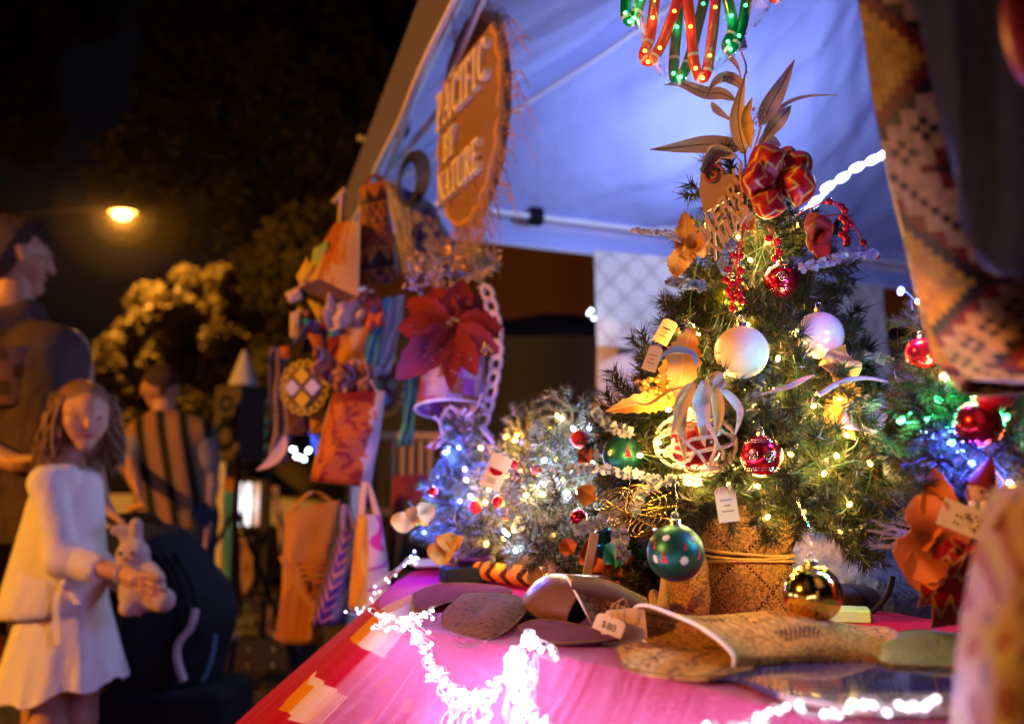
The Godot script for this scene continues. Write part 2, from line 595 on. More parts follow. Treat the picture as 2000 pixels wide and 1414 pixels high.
func textures() -> void:
	T.fine = noise_tex(0.06, 256, 4)
	T.grain = noise_tex(0.25, 256, 3, FastNoiseLite.TYPE_VALUE, 8)
	T.patch = noise_tex(0.012, 256, 5, FastNoiseLite.TYPE_SIMPLEX, 5)
	T.cells = noise_tex(0.16, 256, 1, FastNoiseLite.TYPE_CELLULAR, 6)
	T.weave = plait_relief(16, 8)
	var tan := Color(0.66, 0.5, 0.3)
	var dk := Color(0.16, 0.07, 0.12)
	T.plain = plait(32, 8, func(_i, _j): return Color(0.6, 0.46, 0.29), 0.24)
	T.basket = plait(48, 8, func(i, j):
		var a = (i % 24 == 5 and j % 2 == 0) or (j % 24 == 9 and i % 2 == 0)
		var b = (i % 24 == 6 and j % 4 == 1)
		return Color(0.3, 0.08, 0.14) if b else dk if a else tan, 0.24)
	T.roll = plait(72, 8, func(i, j):
		var z := absi((j % 12) - 6)
		if i % 32 == 3 + z / 3 and j % 2 == 0: return dk
		if i % 32 > 10 and i % 32 < 16 and j % 48 > 30 and (i + j) % 2 == 0: return dk
		if i % 32 > 18 and i % 32 < 28 and j % 24 == 6 and i % 2 == 0: return dk
		if i % 32 > 22 and i % 32 < 25 and j % 24 > 14 and j % 2 == 0: return Color(0.2, 0.1, 0.1)
		if j % 48 > 20 and j % 48 < 26 and (i / 2 + j) % 2 == 0 and i > 56: return Color(0.34, 0.16, 0.3)
		if i > 60 and j % 48 > 26: return Color(0.72, 0.6, 0.42)
		return Color(0.7, 0.52, 0.28), 0.2)
	T.brim = plait(64, 8, func(i, j):
		var a = absi((j + 3 * i) % 26 - 13) < 1 and i % 3 != 0
		return Color(0.22, 0.12, 0.1) if a else Color(0.42, 0.27, 0.19), 0.12)
	T.chevron_roll = plait(40, 8, func(i, j):
		var a = (absi((i % 10) - 5) + j) % 20
		return Color(0.25, 0.12, 0.05) if a > 11 and j % 24 > 3 else Color(0.75, 0.47, 0.16), 0.1)
	T.pale = plait(96, 6, func(i, j):
		var a = (i + j) % 24
		var b = (i - j + 960) % 24
		var c := mini(absi(a - 12), absi(b - 12))
		var d := maxi(absi(a - 12), absi(b - 12))
		if c == 0 or (d == 6 and i % 2 == 0): return Color(0.46, 0.4, 0.4)
		if d == 3 and j % 2 == 0: return Color(0.54, 0.48, 0.46)
		return Color(0.76, 0.72, 0.68), 0.06)
	T.hanging = plait(44, 10, func(i, j):
		var a = (i + j) % 28
		var b = (i - j + 2800) % 28
		var da := absi(a - 14)
		var db := absi(b - 14)
		var m := maxi(da, db)
		var red := (int((i + j) / 28) % 2) == 0
		if m <= 6: return Color(0.78, 0.58, 0.12) if (i + j) % 5 else Color(0.7, 0.5, 0.14)
		if m <= 8: return Color(0.46, 0.07, 0.07) if red else Color(0.1, 0.07, 0.08)
		if m <= 10 and (i % 2 == 0 or j % 2 == 0): return Color(0.12, 0.08, 0.09) if red else Color(0.46, 0.08, 0.07)
		if m == 13 and (i + 2 * j) % 3 != 0: return Color(0.13, 0.08, 0.1)
		return Color(0.72, 0.58, 0.43), 0.1, 132)
	T.floral = paint(192, 384, func(u, v):
		var a := sin(u * 19.0 + sin(v * 11.0) * 2.0) * sin(v * 23.0 + cos(u * 9.0) * 2.2)
		var b := sin(u * 13.0 - v * 17.0 + 1.7) * cos(v * 9.0 + u * 5.0)
		if a > 0.55: return Color(0.5, 0.32, 0.4)
		if b > 0.5: return Color(0.56, 0.53, 0.44)
		if a < -0.6: return Color(0.46, 0.4, 0.54)
		return Color(0.58, 0.5, 0.58))
	var fn := FastNoiseLite.new()
	fn.frequency = 0.02
	fn.seed = 4
	T.tapa = paint(160, 240, func(u, v):       # brown barkcloth with zigzag and toothed bands
		var y := fposmod(v * 5.0, 1.0)
		var band := int(v * 5.0)
		var x := fposmod(u * (4.0 + band % 2), 1.0)
		var o := Color(0.66, 0.38, 0.08)
		var d := Color(0.16, 0.05, 0.04)
		var r := Color(0.36, 0.08, 0.07)
		if y < 0.07: return o
		if band % 3 == 0: return o if absf(x - 0.5) * 1.4 > y - 0.1 else d
		if band % 3 == 1:
			var q := absf(fposmod(x * 2.0, 1.0) - 0.5) + absf(y - 0.5)
			return o if q > 0.3 and q < 0.52 else r if q <= 0.18 else d
		return o if fposmod((x + y) * 3.0, 1.0) < 0.5 and fposmod((x - y + 4.0) * 3.0, 1.0) < 0.6 else r)
	T.tapa2 = paint(160, 240, func(u, v):
		var w := fn.get_noise_2d(u * 260.0, v * 90.0)
		var s := fposmod(u * 7.0 + w * 1.6 + v * 0.8, 1.0)
		if s < 0.28: return Color(0.22, 0.2, 0.4)
		if s < 0.42: return Color(0.46, 0.3, 0.4)
		if s < 0.6 and fposmod(v * 26.0, 1.0) < 0.5: return Color(0.6, 0.52, 0.34)
		return Color(0.56, 0.52, 0.5))
	T.marble = paint(192, 192, func(u, v):     # the brushed warm print of the bags
		var w := fn.get_noise_2d(u * 120.0, v * 40.0 + 300.0) + 0.4 * fn.get_noise_2d(u * 400.0, v * 120.0)
		var s = u * 1.3 + v * 0.4 + w * 0.7
		if s < 0.35: return Color(0.68, 0.38, 0.12)
		if s < 0.55: return Color(0.6, 0.18, 0.08)
		if s < 0.8: return Color(0.72, 0.45, 0.18)
		return Color(0.75, 0.6, 0.5))
	T.tote = paint(192, 256, func(u, v):       # orange and red flowers on the left half, plain cloth on the right
		var w := fn.get_noise_2d(u * 200.0, v * 260.0)
		if u + w * 0.1 > 0.62: return Color(0.74, 0.68, 0.64)
		var a := sin(u * 22.0 + w * 5.0) * sin(v * 15.0 + w * 4.0)
		if a > 0.5: return Color(0.5, 0.05, 0.06)
		if a > 0.2: return Color(0.62, 0.16, 0.06)
		if v < 0.12 + w * 0.05: return Color(0.5, 0.08, 0.05)
		return Color(0.72, 0.34, 0.06))
	T.swirl = paint(128, 128, func(u, v):      # ribbed maroon and cream bands
		var s := fposmod(v * 4.0 + 0.25 * sin(u * 7.0), 1.0)
		if s < 0.3: return Color(0.3, 0.04, 0.07)
		if s < 0.45: return Color(0.68, 0.5, 0.5)
		if s < 0.65: return Color(0.4, 0.18, 0.08)
		return Color(0.6, 0.36, 0.14))
	T.chevron = paint(128, 256, func(u, v):    # gold zigzag on red ribbon
		var z := fposmod(v * 6.0 + absf(fposmod(u * 2.0, 1.0) - 0.5) * 1.1, 1.0)
		var e = u < 0.05 or u > 0.95
		return Color(0.72, 0.55, 0.26) if z < 0.24 or e else Color(0.62, 0.02, 0.05))
	T.print_bag = paint(160, 240, func(u, v):  # purple and pink leaf print
		var a := fposmod(v * 9.0 + absf(u - 0.4) * 5.0, 1.0)
		if u < 0.55 and a < 0.22 and absf(u - 0.3) < 0.22: return Color(0.75, 0.5, 0.6)
		if u < 0.5: return Color(0.26, 0.08, 0.55)
		return Color(0.34, 0.38, 0.7))
	T.yellow_bag = paint(160, 240, func(u, v):
		var s := sin(u * 13.0 + sin(v * 7.0) * 2.0)
		if u > 0.45 and v < 0.35 and absf(u - 0.66 - 0.1 * sin(v * 18.0)) < 0.09: return Color(0.75, 0.1, 0.5)
		if u > 0.45 and fposmod(v * 5.0 + u, 1.0) < 0.16 and v > 0.4: return Color(0.7, 0.3, 0.6)
		if u > 0.45: return Color(0.8, 0.7, 0.66)
		return Color(0.78, 0.5, 0.05) if s > -0.2 else Color(0.8, 0.6, 0.2))
	T.cloth = paint(512, 256, func(u, v):      # red cloth: a border of pale and gold blocks down one side
		var red := Color(0.62, 0.035, 0.29)
		if u > 0.265 and u < 0.352:
			var q := fposmod(v * 5.5 + 0.1, 1.0)
			if q < 0.5:
				return Color(0.78, 0.5, 0.06) if u < 0.292 and q > 0.1 else Color(0.8, 0.72, 0.72)
			return Color(0.64, 0.03, 0.22)
		if u > 0.36 and u < 0.45 and v > 0.1:
			var w := fn.get_noise_2d(u * 2600.0, v * 700.0)
			if w > 0.42: return Color(0.8, 0.4, 0.1)
		if u > 0.4 and fposmod(v * 5.0 + 0.3, 1.0) < 0.3 and fposmod(u * 26.0, 1.0) < 0.5: return Color(0.72, 0.18, 0.26)
		return red)
	T.stripes = paint(128, 16, func(u, _v):
		var s := fposmod(u * 4.0, 1.0)
		return Color(0.03, 0.03, 0.04) if s < 0.38 else Color(0.52, 0.42, 0.34) if s < 0.55 or s > 0.83 else Color(0.6, 0.42, 0.28))
	T.paperprint = paint(256, 128, func(u, v):  # printed flyer under the plastic
		if v < 0.5 and fposmod(v * 22.0, 1.0) < 0.4 and fposmod(sin(u * 60.0) * 7.0 + u * 40.0, 1.0) < 0.7: return Color(0.3, 0.32, 0.5)
		if v > 0.62: return Color(0.7, 0.68, 0.72)
		return Color(0.22, 0.26, 0.52))
	T.glit = paint(128, 128, func(_u, _v):
		var q := rng.randf()
		return Color(q, q, q))

func materials() -> void:
	M.needle = mat(Color(1, 1, 1), 0.55)
	M.needle.metallic_specular = 0.3
	M.needle.vertex_color_use_as_albedo = true
	M.needle.backlight_enabled = true
	M.needle.backlight = Color(0.14, 0.2, 0.04)
	M.tinted = mat(Color(1, 1, 1), 0.6)
	M.tinted.vertex_color_use_as_albedo = true
	M.bark = bumpy(mat(Color(0.09, 0.05, 0.03), 0.9), T.fine, 0.4, Vector3.ONE * 20)
	M.steel = mat(Color(0.75, 0.75, 0.78), 0.35, 0.7)
	M.white_paint = mat(Color(0.75, 0.76, 0.8), 0.45)
	M.dark_metal = mat(Color(0.03, 0.03, 0.03), 0.45, 0.5)
	M.black = mat(Color(0.008, 0.008, 0.012), 0.8)
	M.black.metallic_specular = 0.25
	M.black_cloth = bumpy(mat(Color(0.005, 0.006, 0.012), 0.95), T.grain, 0.1, Vector3.ONE * 30)
	M.cable = mat(Color(0.02, 0.02, 0.025), 0.5)
	M.wire = mat(Color(0.6, 0.65, 0.6), 0.3)
	M.green_wire = mat(Color(0.02, 0.06, 0.02), 0.5)
	M.gold = mat(Color(0.85, 0.6, 0.12), 0.12, 1.0)
	M.gold_dull = bumpy(mat(Color(0.75, 0.45, 0.08), 0.35, 0.8), T.glit, 0.05, Vector3.ONE * 30)
	M.silver = mat(Color(0.85, 0.85, 0.9), 0.12, 1.0)
	M.cap = mat(Color(0.8, 0.78, 0.72), 0.25, 1.0)
	M.frost = mat(Color(0.36, 0.38, 0.42), 0.2)
	M.frost.backlight_enabled = true
	M.frost.backlight = Color(0.5, 0.5, 0.55)
	M.frost_leaf = bumpy(mat(Color(0.2, 0.2, 0.22), 0.35), T.glit, 0.05, Vector3.ONE * 40)
	M.amber = bumpy(mat(Color(0.52, 0.24, 0.03), 0.5), T.glit, 0.04, Vector3.ONE * 30)
	M.amber.backlight_enabled = true
	M.amber.backlight = Color(0.5, 0.3, 0.1)
	M.orange_fabric = bumpy(mat(Color(0.5, 0.12, 0.01), 0.6), T.grain, 0.05, Vector3.ONE * 30)
	M.orange_fabric.backlight_enabled = true
	M.orange_fabric.backlight = Color(0.4, 0.2, 0.1)
	M.dried = mat(Color(0.55, 0.42, 0.36), 0.6)
	M.dried.backlight_enabled = true
	M.dried.backlight = Color(0.3, 0.3, 0.3)
	M.dried_dark = mat(Color(0.36, 0.25, 0.25), 0.6)
	M.dried_dark.backlight_enabled = true
	M.dried_dark.backlight = Color(0.6, 0.6, 0.6)
	M.dried_gold = mat(Color(0.6, 0.38, 0.12), 0.6)
	M.dried_gold.backlight_enabled = true
	M.dried_gold.backlight = Color(0.3, 0.3, 0.3)
	M.copper = bumpy(mat(Color(0.62, 0.3, 0.12), 0.35, 0.55), T.glit, 0.12, Vector3.ONE * 14)
	M.lilac_glitter = bumpy(mat(Color(0.34, 0.22, 0.42), 0.3, 0.5), T.glit, 0.12, Vector3.ONE * 18)
	M.ribbon = bumpy(mat(Color(1, 1, 1), 0.4, 0.1, T.chevron), T.glit, 0.02, Vector3.ONE, false)
	M.ribbon.backlight_enabled = true
	M.ribbon.backlight = Color(0.4, 0.2, 0.15)
	M.red_velvet = bumpy(mat(Color(0.2, 0.002, 0.012), 0.8), T.grain, 0.06, Vector3.ONE * 25)
	M.red_velvet.rim_enabled = true
	M.red_velvet.rim = 0.4
	M.red_velvet.backlight_enabled = true
	M.red_velvet.backlight = Color(0.35, 0.1, 0.1)
	M.red_gloss = mat(Color(0.5, 0.008, 0.02), 0.12, 0.5)
	M.red_metal = mat(Color(0.6, 0.02, 0.05), 0.18, 0.9)
	M.red_glitter = bumpy(mat(Color(0.55, 0.01, 0.03), 0.4, 0.4), T.glit, 0.2, Vector3.ONE * 12)
	M.berry = mat(Color(0.4, 0.004, 0.02), 0.15)
	M.berry.clearcoat_enabled = true
	M.berry.clearcoat = 1.0
	M.green_ball = mat(Color(0.02, 0.13, 0.10), 0.38, 0.75)
	M.cream = bumpy(mat(Color(0.72, 0.6, 0.46), 0.5), T.glit, 0.03, Vector3.ONE * 40)
	M.pearl = mat(Color(0.72, 0.62, 0.62), 0.16, 0.1)
	M.pearl.clearcoat_enabled = true
	M.pearl.clearcoat = 1.0
	M.pearl.clearcoat_roughness = 0.05
	M.kraft = bumpy(mat(Color(0.6, 0.4, 0.2), 0.8), T.grain, 0.02, Vector3.ONE * 20)
	M.paper = mat(Color(0.75, 0.73, 0.7), 0.8)
	M.ink = mat(Color(0.06, 0.04, 0.04), 0.8)
	M.wood = bumpy(mat(Color(0.4, 0.24, 0.13), 0.6), T.fine, 0.05, Vector3(60, 8, 60))
	M.dark_wood = bumpy(mat(Color(0.1, 0.05, 0.035), 0.5), T.fine, 0.05, Vector3(60, 8, 60))
	M.burlap = bumpy(mat(Color(0.25, 0.145, 0.085), 0.95), T.weave, 0.12, Vector3.ONE * 22)
	M.raffia = mat(Color(0.5, 0.26, 0.1), 0.7)
	M.raffia.backlight_enabled = true
	M.raffia.backlight = Color(0.3, 0.3, 0.3)
	M.letter = mat(Color(0.85, 0.72, 0.5), 0.4)
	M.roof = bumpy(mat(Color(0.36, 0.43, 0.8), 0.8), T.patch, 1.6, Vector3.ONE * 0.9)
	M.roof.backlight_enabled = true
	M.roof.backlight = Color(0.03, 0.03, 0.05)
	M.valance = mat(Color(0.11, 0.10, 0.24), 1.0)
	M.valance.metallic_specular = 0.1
	for k in [["plain", 32, 8], ["basket", 48, 6], ["roll", 72, 6], ["brim", 64, 5], ["chevron_roll", 40, 6], ["pale", 96, 4]]:
		T[k[0] + "_relief"] = plait_relief(k[2], k[1])
	for k in ["plain", "basket", "roll", "brim", "chevron_roll", "pale", "hanging", "floral", "tapa", "tapa2", "marble", "tote", "swirl", "print_bag", "yellow_bag"]:
		M[k] = mat(Color(1, 1, 1), 0.6, 0.0, T[k])
	for k in [["plain", 4.0], ["basket", 6.0], ["roll", 12.0], ["brim", 8.0], ["chevron_roll", 5.0], ["pale", 12.0]]:
		var m: StandardMaterial3D = M[k[0]]
		m.heightmap_enabled = true
		m.heightmap_texture = T[k[0] + "_relief"]
		m.heightmap_scale = 0.09
		m.roughness = 0.85
		m.metallic_specular = 0.15
	for k in ["tapa", "tapa2", "marble", "tote", "swirl", "print_bag", "yellow_bag", "floral", "hanging"]:
		M[k].heightmap_enabled = true
		M[k].heightmap_texture = T.grain
		M[k].heightmap_scale = 0.06
	M.tan_bag = mat(Color(0.45, 0.2, 0.04), 0.8)
	M.beige = bumpy(mat(Color(0.6, 0.42, 0.32), 0.8), T.grain, 0.05, Vector3.ONE * 20)
	M.lilac_cloth = bumpy(mat(Color(0.2, 0.15, 0.42), 0.8), T.grain, 0.05, Vector3.ONE * 20)
	M.teal_cloth = bumpy(mat(Color(0.06, 0.3, 0.38), 0.8), T.grain, 0.05, Vector3.ONE * 20)
	M.pale_cloth = bumpy(mat(Color(0.55, 0.52, 0.56), 0.8), T.fine, 0.2, Vector3.ONE * 8)
	M.yellow = mat(Color(0.6, 0.4, 0.02), 0.7)
	M.lime = bumpy(mat(Color(0.3, 0.42, 0.05), 0.7), T.weave, 0.1, Vector3.ONE * 12)
	M.blue_cloth = bumpy(mat(Color(0.1, 0.13, 0.36), 0.9), T.fine, 0.3, Vector3.ONE * 12)
	M.blue_cloth.backlight_enabled = true
	M.blue_cloth.backlight = Color(0.6, 0.6, 0.6)
	M.skin = bumpy(mat(Color(0.5, 0.28, 0.19), 0.5), T.fine, 0.02, Vector3.ONE * 20)
	M.skin.subsurf_scatter_enabled = true
	M.skin.subsurf_scatter_strength = 0.15
	M.hair = bumpy(mat(Color(0.28, 0.15, 0.075), 0.45), T.grain, 0.3, Vector3(40, 3, 40))
	M.dark_hair = bumpy(mat(Color(0.06, 0.03, 0.02), 0.6), T.grain, 0.3, Vector3(40, 20, 40))
	M.white_cloth = bumpy(mat(Color(0.75, 0.73, 0.74), 0.85), T.patch, 0.8, Vector3(3.0, 1.6, 3.0))
	M.vest = bumpy(mat(Color(0.07, 0.045, 0.045), 0.9), T.patch, 1.2, Vector3(2.5, 1.6, 2.5))
	M.plush = bumpy(mat(Color(0.7, 0.58, 0.5), 0.95), T.grain, 0.5, Vector3.ONE * 25)
	M.cellophane = mat(Color(1, 1, 1), 0.05)
	M.cellophane.albedo_color = Color(1, 1, 1, 0.06)
	M.cellophane.transparency = BaseMaterial3D.TRANSPARENCY_ALPHA
	M.cellophane.metallic_specular = 0.9
	M.red_cane = mat(Color(0.55, 0.03, 0.01), 0.08)
	M.green_cane = mat(Color(0.0, 0.16, 0.07), 0.08)
	M.tulle = bumpy(mat(Color(0.8, 0.55, 0.65), 0.6), T.fine, 0.2, Vector3(60, 4, 60))
	M.tulle.albedo_color = Color(0.92, 0.6, 0.86, 0.2)
	M.tulle.transparency = BaseMaterial3D.TRANSPARENCY_ALPHA
	M.warm = bulb_mat(Color(1.0, 0.62, 0.14), 9.0)
	M.cold = bulb_mat(Color(0.6, 0.78, 1.0), 8.0)
	M.icy = bulb_mat(Color(0.84, 0.8, 1.0), 5.0)
	M.blue = bulb_mat(Color(0.05, 0.10, 1.0), 14.0)
	M.green = bulb_mat(Color(0.02, 1.0, 0.25), 6.0)
	M.redbulb = bulb_mat(Color(1.0, 0.1, 0.015), 6.0)
	M.amberbulb = bulb_mat(Color(1.0, 0.4, 0.02), 8.0)

const GLOW := {"warm": Color(1.0, 0.62, 0.16), "cold": Color(0.6, 0.75, 1.0), "icy": Color(0.8, 0.82, 1.0), "blue": Color(0.06, 0.08, 1.0), "green": Color(0.02, 1.0, 0.3), "redbulb": Color(1.0, 0.1, 0.02), "amberbulb": Color(1.0, 0.45, 0.04)}

# a string of lights: a cable through the points, a bulb at each, and the light each bulb gives
func light_string(called: String, label: String, pts: Array, kinds: Array, size: float, e: float, category := "string lights", wire: Material = null, every := 1) -> Node3D:
	var lo: Vector3 = pts[0]
	for p in pts:
		if p.y < lo.y:
			lo = p
	var o := thing(called, label, category, lo)
	var g := G.new()
	var way := curve(pts, pts.size() * 4)
	for k in way.size():
		way[k] += Vector3(R(-1, 1), R(-1, 1), R(-1, 1)) * size * 0.8
	g.tube(way, 0.0007, 4)
	obj("cable", g, wire if wire else M.green_wire, o)
	var b := G.new()
	b.ball(Vector3.ZERO, Vector3(size, size * 1.35, size), 8)
	var bm := b.mesh()
	for k in pts.size():
		var kind: String = kinds[k % kinds.size()]
		var x := aim(pts[k], Vector3(R(-1, 1), R(-0.2, 1), R(-1, 1)))
		put("bulb", bm, M[kind], x, o)
		if k % every == 0:
			lamp(pts[k], Color(GLOW[kind].r, GLOW[kind].g, GLOW[kind].b).linear_to_srgb(), e * (4.0 if kind == "blue" else 1.0), size * 0.7, o, 3.0)
	return o

func street_lamp(label: String, at: Vector3, e: float, side: float) -> void:
	var o := thing("street_lamp", label, "street lamp", Vector3(at.x + side * 3.0, 0, at.z - 0.4))
	var g := G.new()
	g.tube([Vector3(at.x + side * 3.0, 0, at.z - 0.4), Vector3(at.x + side * 3.0, at.y * 0.5, at.z - 0.4), Vector3(at.x + side * 3.0, at.y - 0.3, at.z - 0.4)], [0.09, 0.075, 0.055], 10)
	obj("pole", g, M.black, o)
	g = G.new()
	g.tube(curve([Vector3(at.x + side * 3.0, at.y - 0.35, at.z - 0.4), Vector3(at.x + side * 2.8, at.y + 0.1, at.z - 0.38), Vector3(at.x + side * 1.2, at.y + 0.22, at.z - 0.3), Vector3(at.x + side * 0.2, at.y + 0.2, at.z)], 10), 0.022, 8)
	obj("arm", g, M.black, o)
	g = G.new()
	g.lathe([Vector2(0.0, 0.2), Vector2(0.12, 0.19), Vector2(0.3, 0.11), Vector2(0.33, 0.06), Vector2(0.3, 0.05)], at, 16, Basis().scaled(Vector3(1.15, 1, 0.7)))
	obj("lamp_hood", g, M.black, o)
	g = G.new()
	g.ball(at + Vector3(0, -0.01, 0), Vector3(0.24, 0.14, 0.16), 14)
	var em := bulb_mat(Color(1.0, 0.5, 0.14), 14.0)
	obj("lamp_bulb", g, em, o)
	var l := lamp(at + Vector3(0, -0.01, 0), SODIUM, e, 0.13, o, 60.0)
	l.name = "lamp_light"

func lamp_haze(at: Vector3) -> void:
	for q in [[7.0, 0.0010], [3.4, 0.0016], [1.7, 0.0035], [0.9, 0.008]]:
		var f := FogVolume.new()
		f.shape = RenderingServer.FOG_VOLUME_SHAPE_ELLIPSOID
		f.size = Vector3(q[0], q[0], q[0])
		var fm := FogMaterial.new()
		fm.density = q[1] * 0.4
		fm.albedo = Color(0.9, 0.9, 0.9)
		f.material = fm
		f.name = numbered("night_haze")
		add_child(f)
		f.position = at
		f.set_meta("kind", "stuff")
		tag(f, "thin night haze glowing round the far street lamp", "haze", "haze round the street lamp")

func ground() -> void:
	var g := G.new()
	var rows := []
	for z in 21:
		var row := []
		for x in 21:
			row.append(Vector3((x - 10) * 15.0, 0.0, (z - 15) * 15.0))
		rows.append(row)
	g.sheet(rows, false, 0.0, 300.0, 300.0)
	var m := bumpy(mat(Color(0.075, 0.05, 0.035), 0.9), T.fine, 2.0, Vector3.ONE * 1.2)
	m.uv1_world_triplanar = true
	m.uv1_triplanar = true
	struct("ground", g, m)
	# pressed grass and litter leaves on it where the light falls
	var mm := MultiMesh.new()
	mm.transform_format = MultiMesh.TRANSFORM_3D
	var b := G.new()
	for k in 5:
		var a := R(0, TAU)
		b.leaf([Vector3.ZERO, Vector3(cos(a) * 0.02, 0.02, sin(a) * 0.02), Vector3(cos(a) * 0.05, 0.025, sin(a) * 0.05)], 0.006, Vector3.UP, 0.2)
	mm.mesh = b.mesh()
	mm.instance_count = 5000
	for k in 5000:
		var d := R(3.4, 12.0)
		mm.set_instance_transform(k, Transform3D(Basis(Vector3.UP, R(0, TAU)).scaled(Vector3.ONE * R(0.6, 1.5)), Vector3(R(-0.62, 0.1) * d, 0.002, -d)))
	var o := MultiMeshInstance3D.new()
	o.multimesh = mm
	o.material_override = mat(Color(0.07, 0.055, 0.02), 0.8)
	o.name = numbered("grass")
	add_child(o)
	tag(o, "thin trodden grass on the dark ground between the stalls", "grass")
	o.set_meta("kind", "stuff")

func tree(label: String, foot: Vector3, crown: Array, leaves: int, size: float, c: Color, cat := "tree") -> void:
	var o := thing("bush" if cat == "bush" else "tree", label, cat, foot)
	var g := G.new()
	var top := Vector3.ZERO
	for k in crown:
		top += k[0]
	top /= crown.size()
	g.tube(curve([foot, foot.lerp(top, 0.4) + Vector3(0.1, 0, 0), top], 8), [0.22, 0.2, 0.18, 0.16, 0.14, 0.12, 0.1, 0.07, 0.04], 8)
	for k in crown:
		g.tube(curve([foot.lerp(top, 0.45), foot.lerp(k[0], 0.75), k[0]], 5), [0.09, 0.08, 0.06, 0.05, 0.03, 0.015], 6)
	obj("trunk", g, M.bark, o)
	var b := G.new()
	for k in 4:
		var a := k * 1.7
		var d := Vector3(cos(a), R(-0.3, 0.5), sin(a))
		b.leaf([d * 0.02, d * size * 0.5, d * size + Vector3(0, -0.15 * size, 0)], size * 0.5, Vector3.UP, 0.3)
	var mm := MultiMesh.new()
	mm.transform_format = MultiMesh.TRANSFORM_3D
	mm.use_colors = true
	mm.mesh = b.mesh()
	mm.instance_count = leaves
	for k in leaves:
		var q = crown[rng.randi() % crown.size()]
		var d = Vector3(rng.randfn(), rng.randfn(), rng.randfn()).normalized() * pow(rng.randf(), 0.28) * q[1]
		d.y *= 0.8
		mm.set_instance_transform(k, Transform3D(Basis.from_euler(Vector3(R(-1, 1), R(0, TAU), R(-1, 1))).scaled(Vector3.ONE * R(0.6, 1.4)), q[0] + d - foot))
		mm.set_instance_color(k, Color(c.r, c.g, c.b) * R(0.6, 1.3))
	var x := MultiMeshInstance3D.new()
	x.multimesh = mm
	x.material_override = M.tinted
	x.name = "crown"
	x.set_meta("kind", "stuff")
	o.add_child(x)

func trees_behind() -> void:
	var c := []
	for p in [[215, 690, 0.75], [250, 640, 0.75], [300, 600, 0.75], [350, 590, 0.8], [395, 545, 0.75], [440, 560, 0.7], [330, 670, 0.9], [270, 700, 0.9], [400, 640, 0.9], [230, 760, 0.8], [470, 610, 0.6], [200, 820, 0.9], [260, 790, 1.0], [320, 760, 1.0], [380, 730, 1.0], [440, 690, 0.9], [250, 850, 1.0], [340, 840, 1.1], [420, 800, 1.0]]:
		for q in 3:
			c.append([V(p[0] + R(-34, 34), p[1] + R(-26, 26), 25.4 + R(-1.1, 1.1)), p[2] * R(0.28, 0.62)])
	tree("bush lit orange by the street lamp, above the walking people", Vector3(-9.0, 0, -25.5), c, 15000, 0.17, Color(0.08, 0.068, 0.022), "bush")
	c = []
	for k in 26:
		var p := V(R(330, 820), R(-160, 420), R(44.0, 54.0))
		c.append([p, R(3.0, 4.4)])
	tree("tall dark tree against the night sky above the stall", Vector3(-11.0, 0, -49.0), c, 12000, 0.75, Color(0.065, 0.062, 0.024))
	c = []
	for k in 14:
		c.append([V(R(450, 660), R(440, 900), R(33.0, 37.0)), R(1.5, 2.2)])
	tree("dark leafy tree behind the loudspeaker", Vector3(-9.0, 0, -35.0), c, 5200, 0.42, Color(0.065, 0.062, 0.024))
	c = []
	for k in 14:
		c.append([V(R(-250, 150), R(-100, 380), R(52.0, 60.0)), R(3.0, 4.6)])
	tree("dark tree far back at the left edge", Vector3(-31.0, 0, -56.0), c, 4600, 0.7, Color(0.065, 0.062, 0.024))

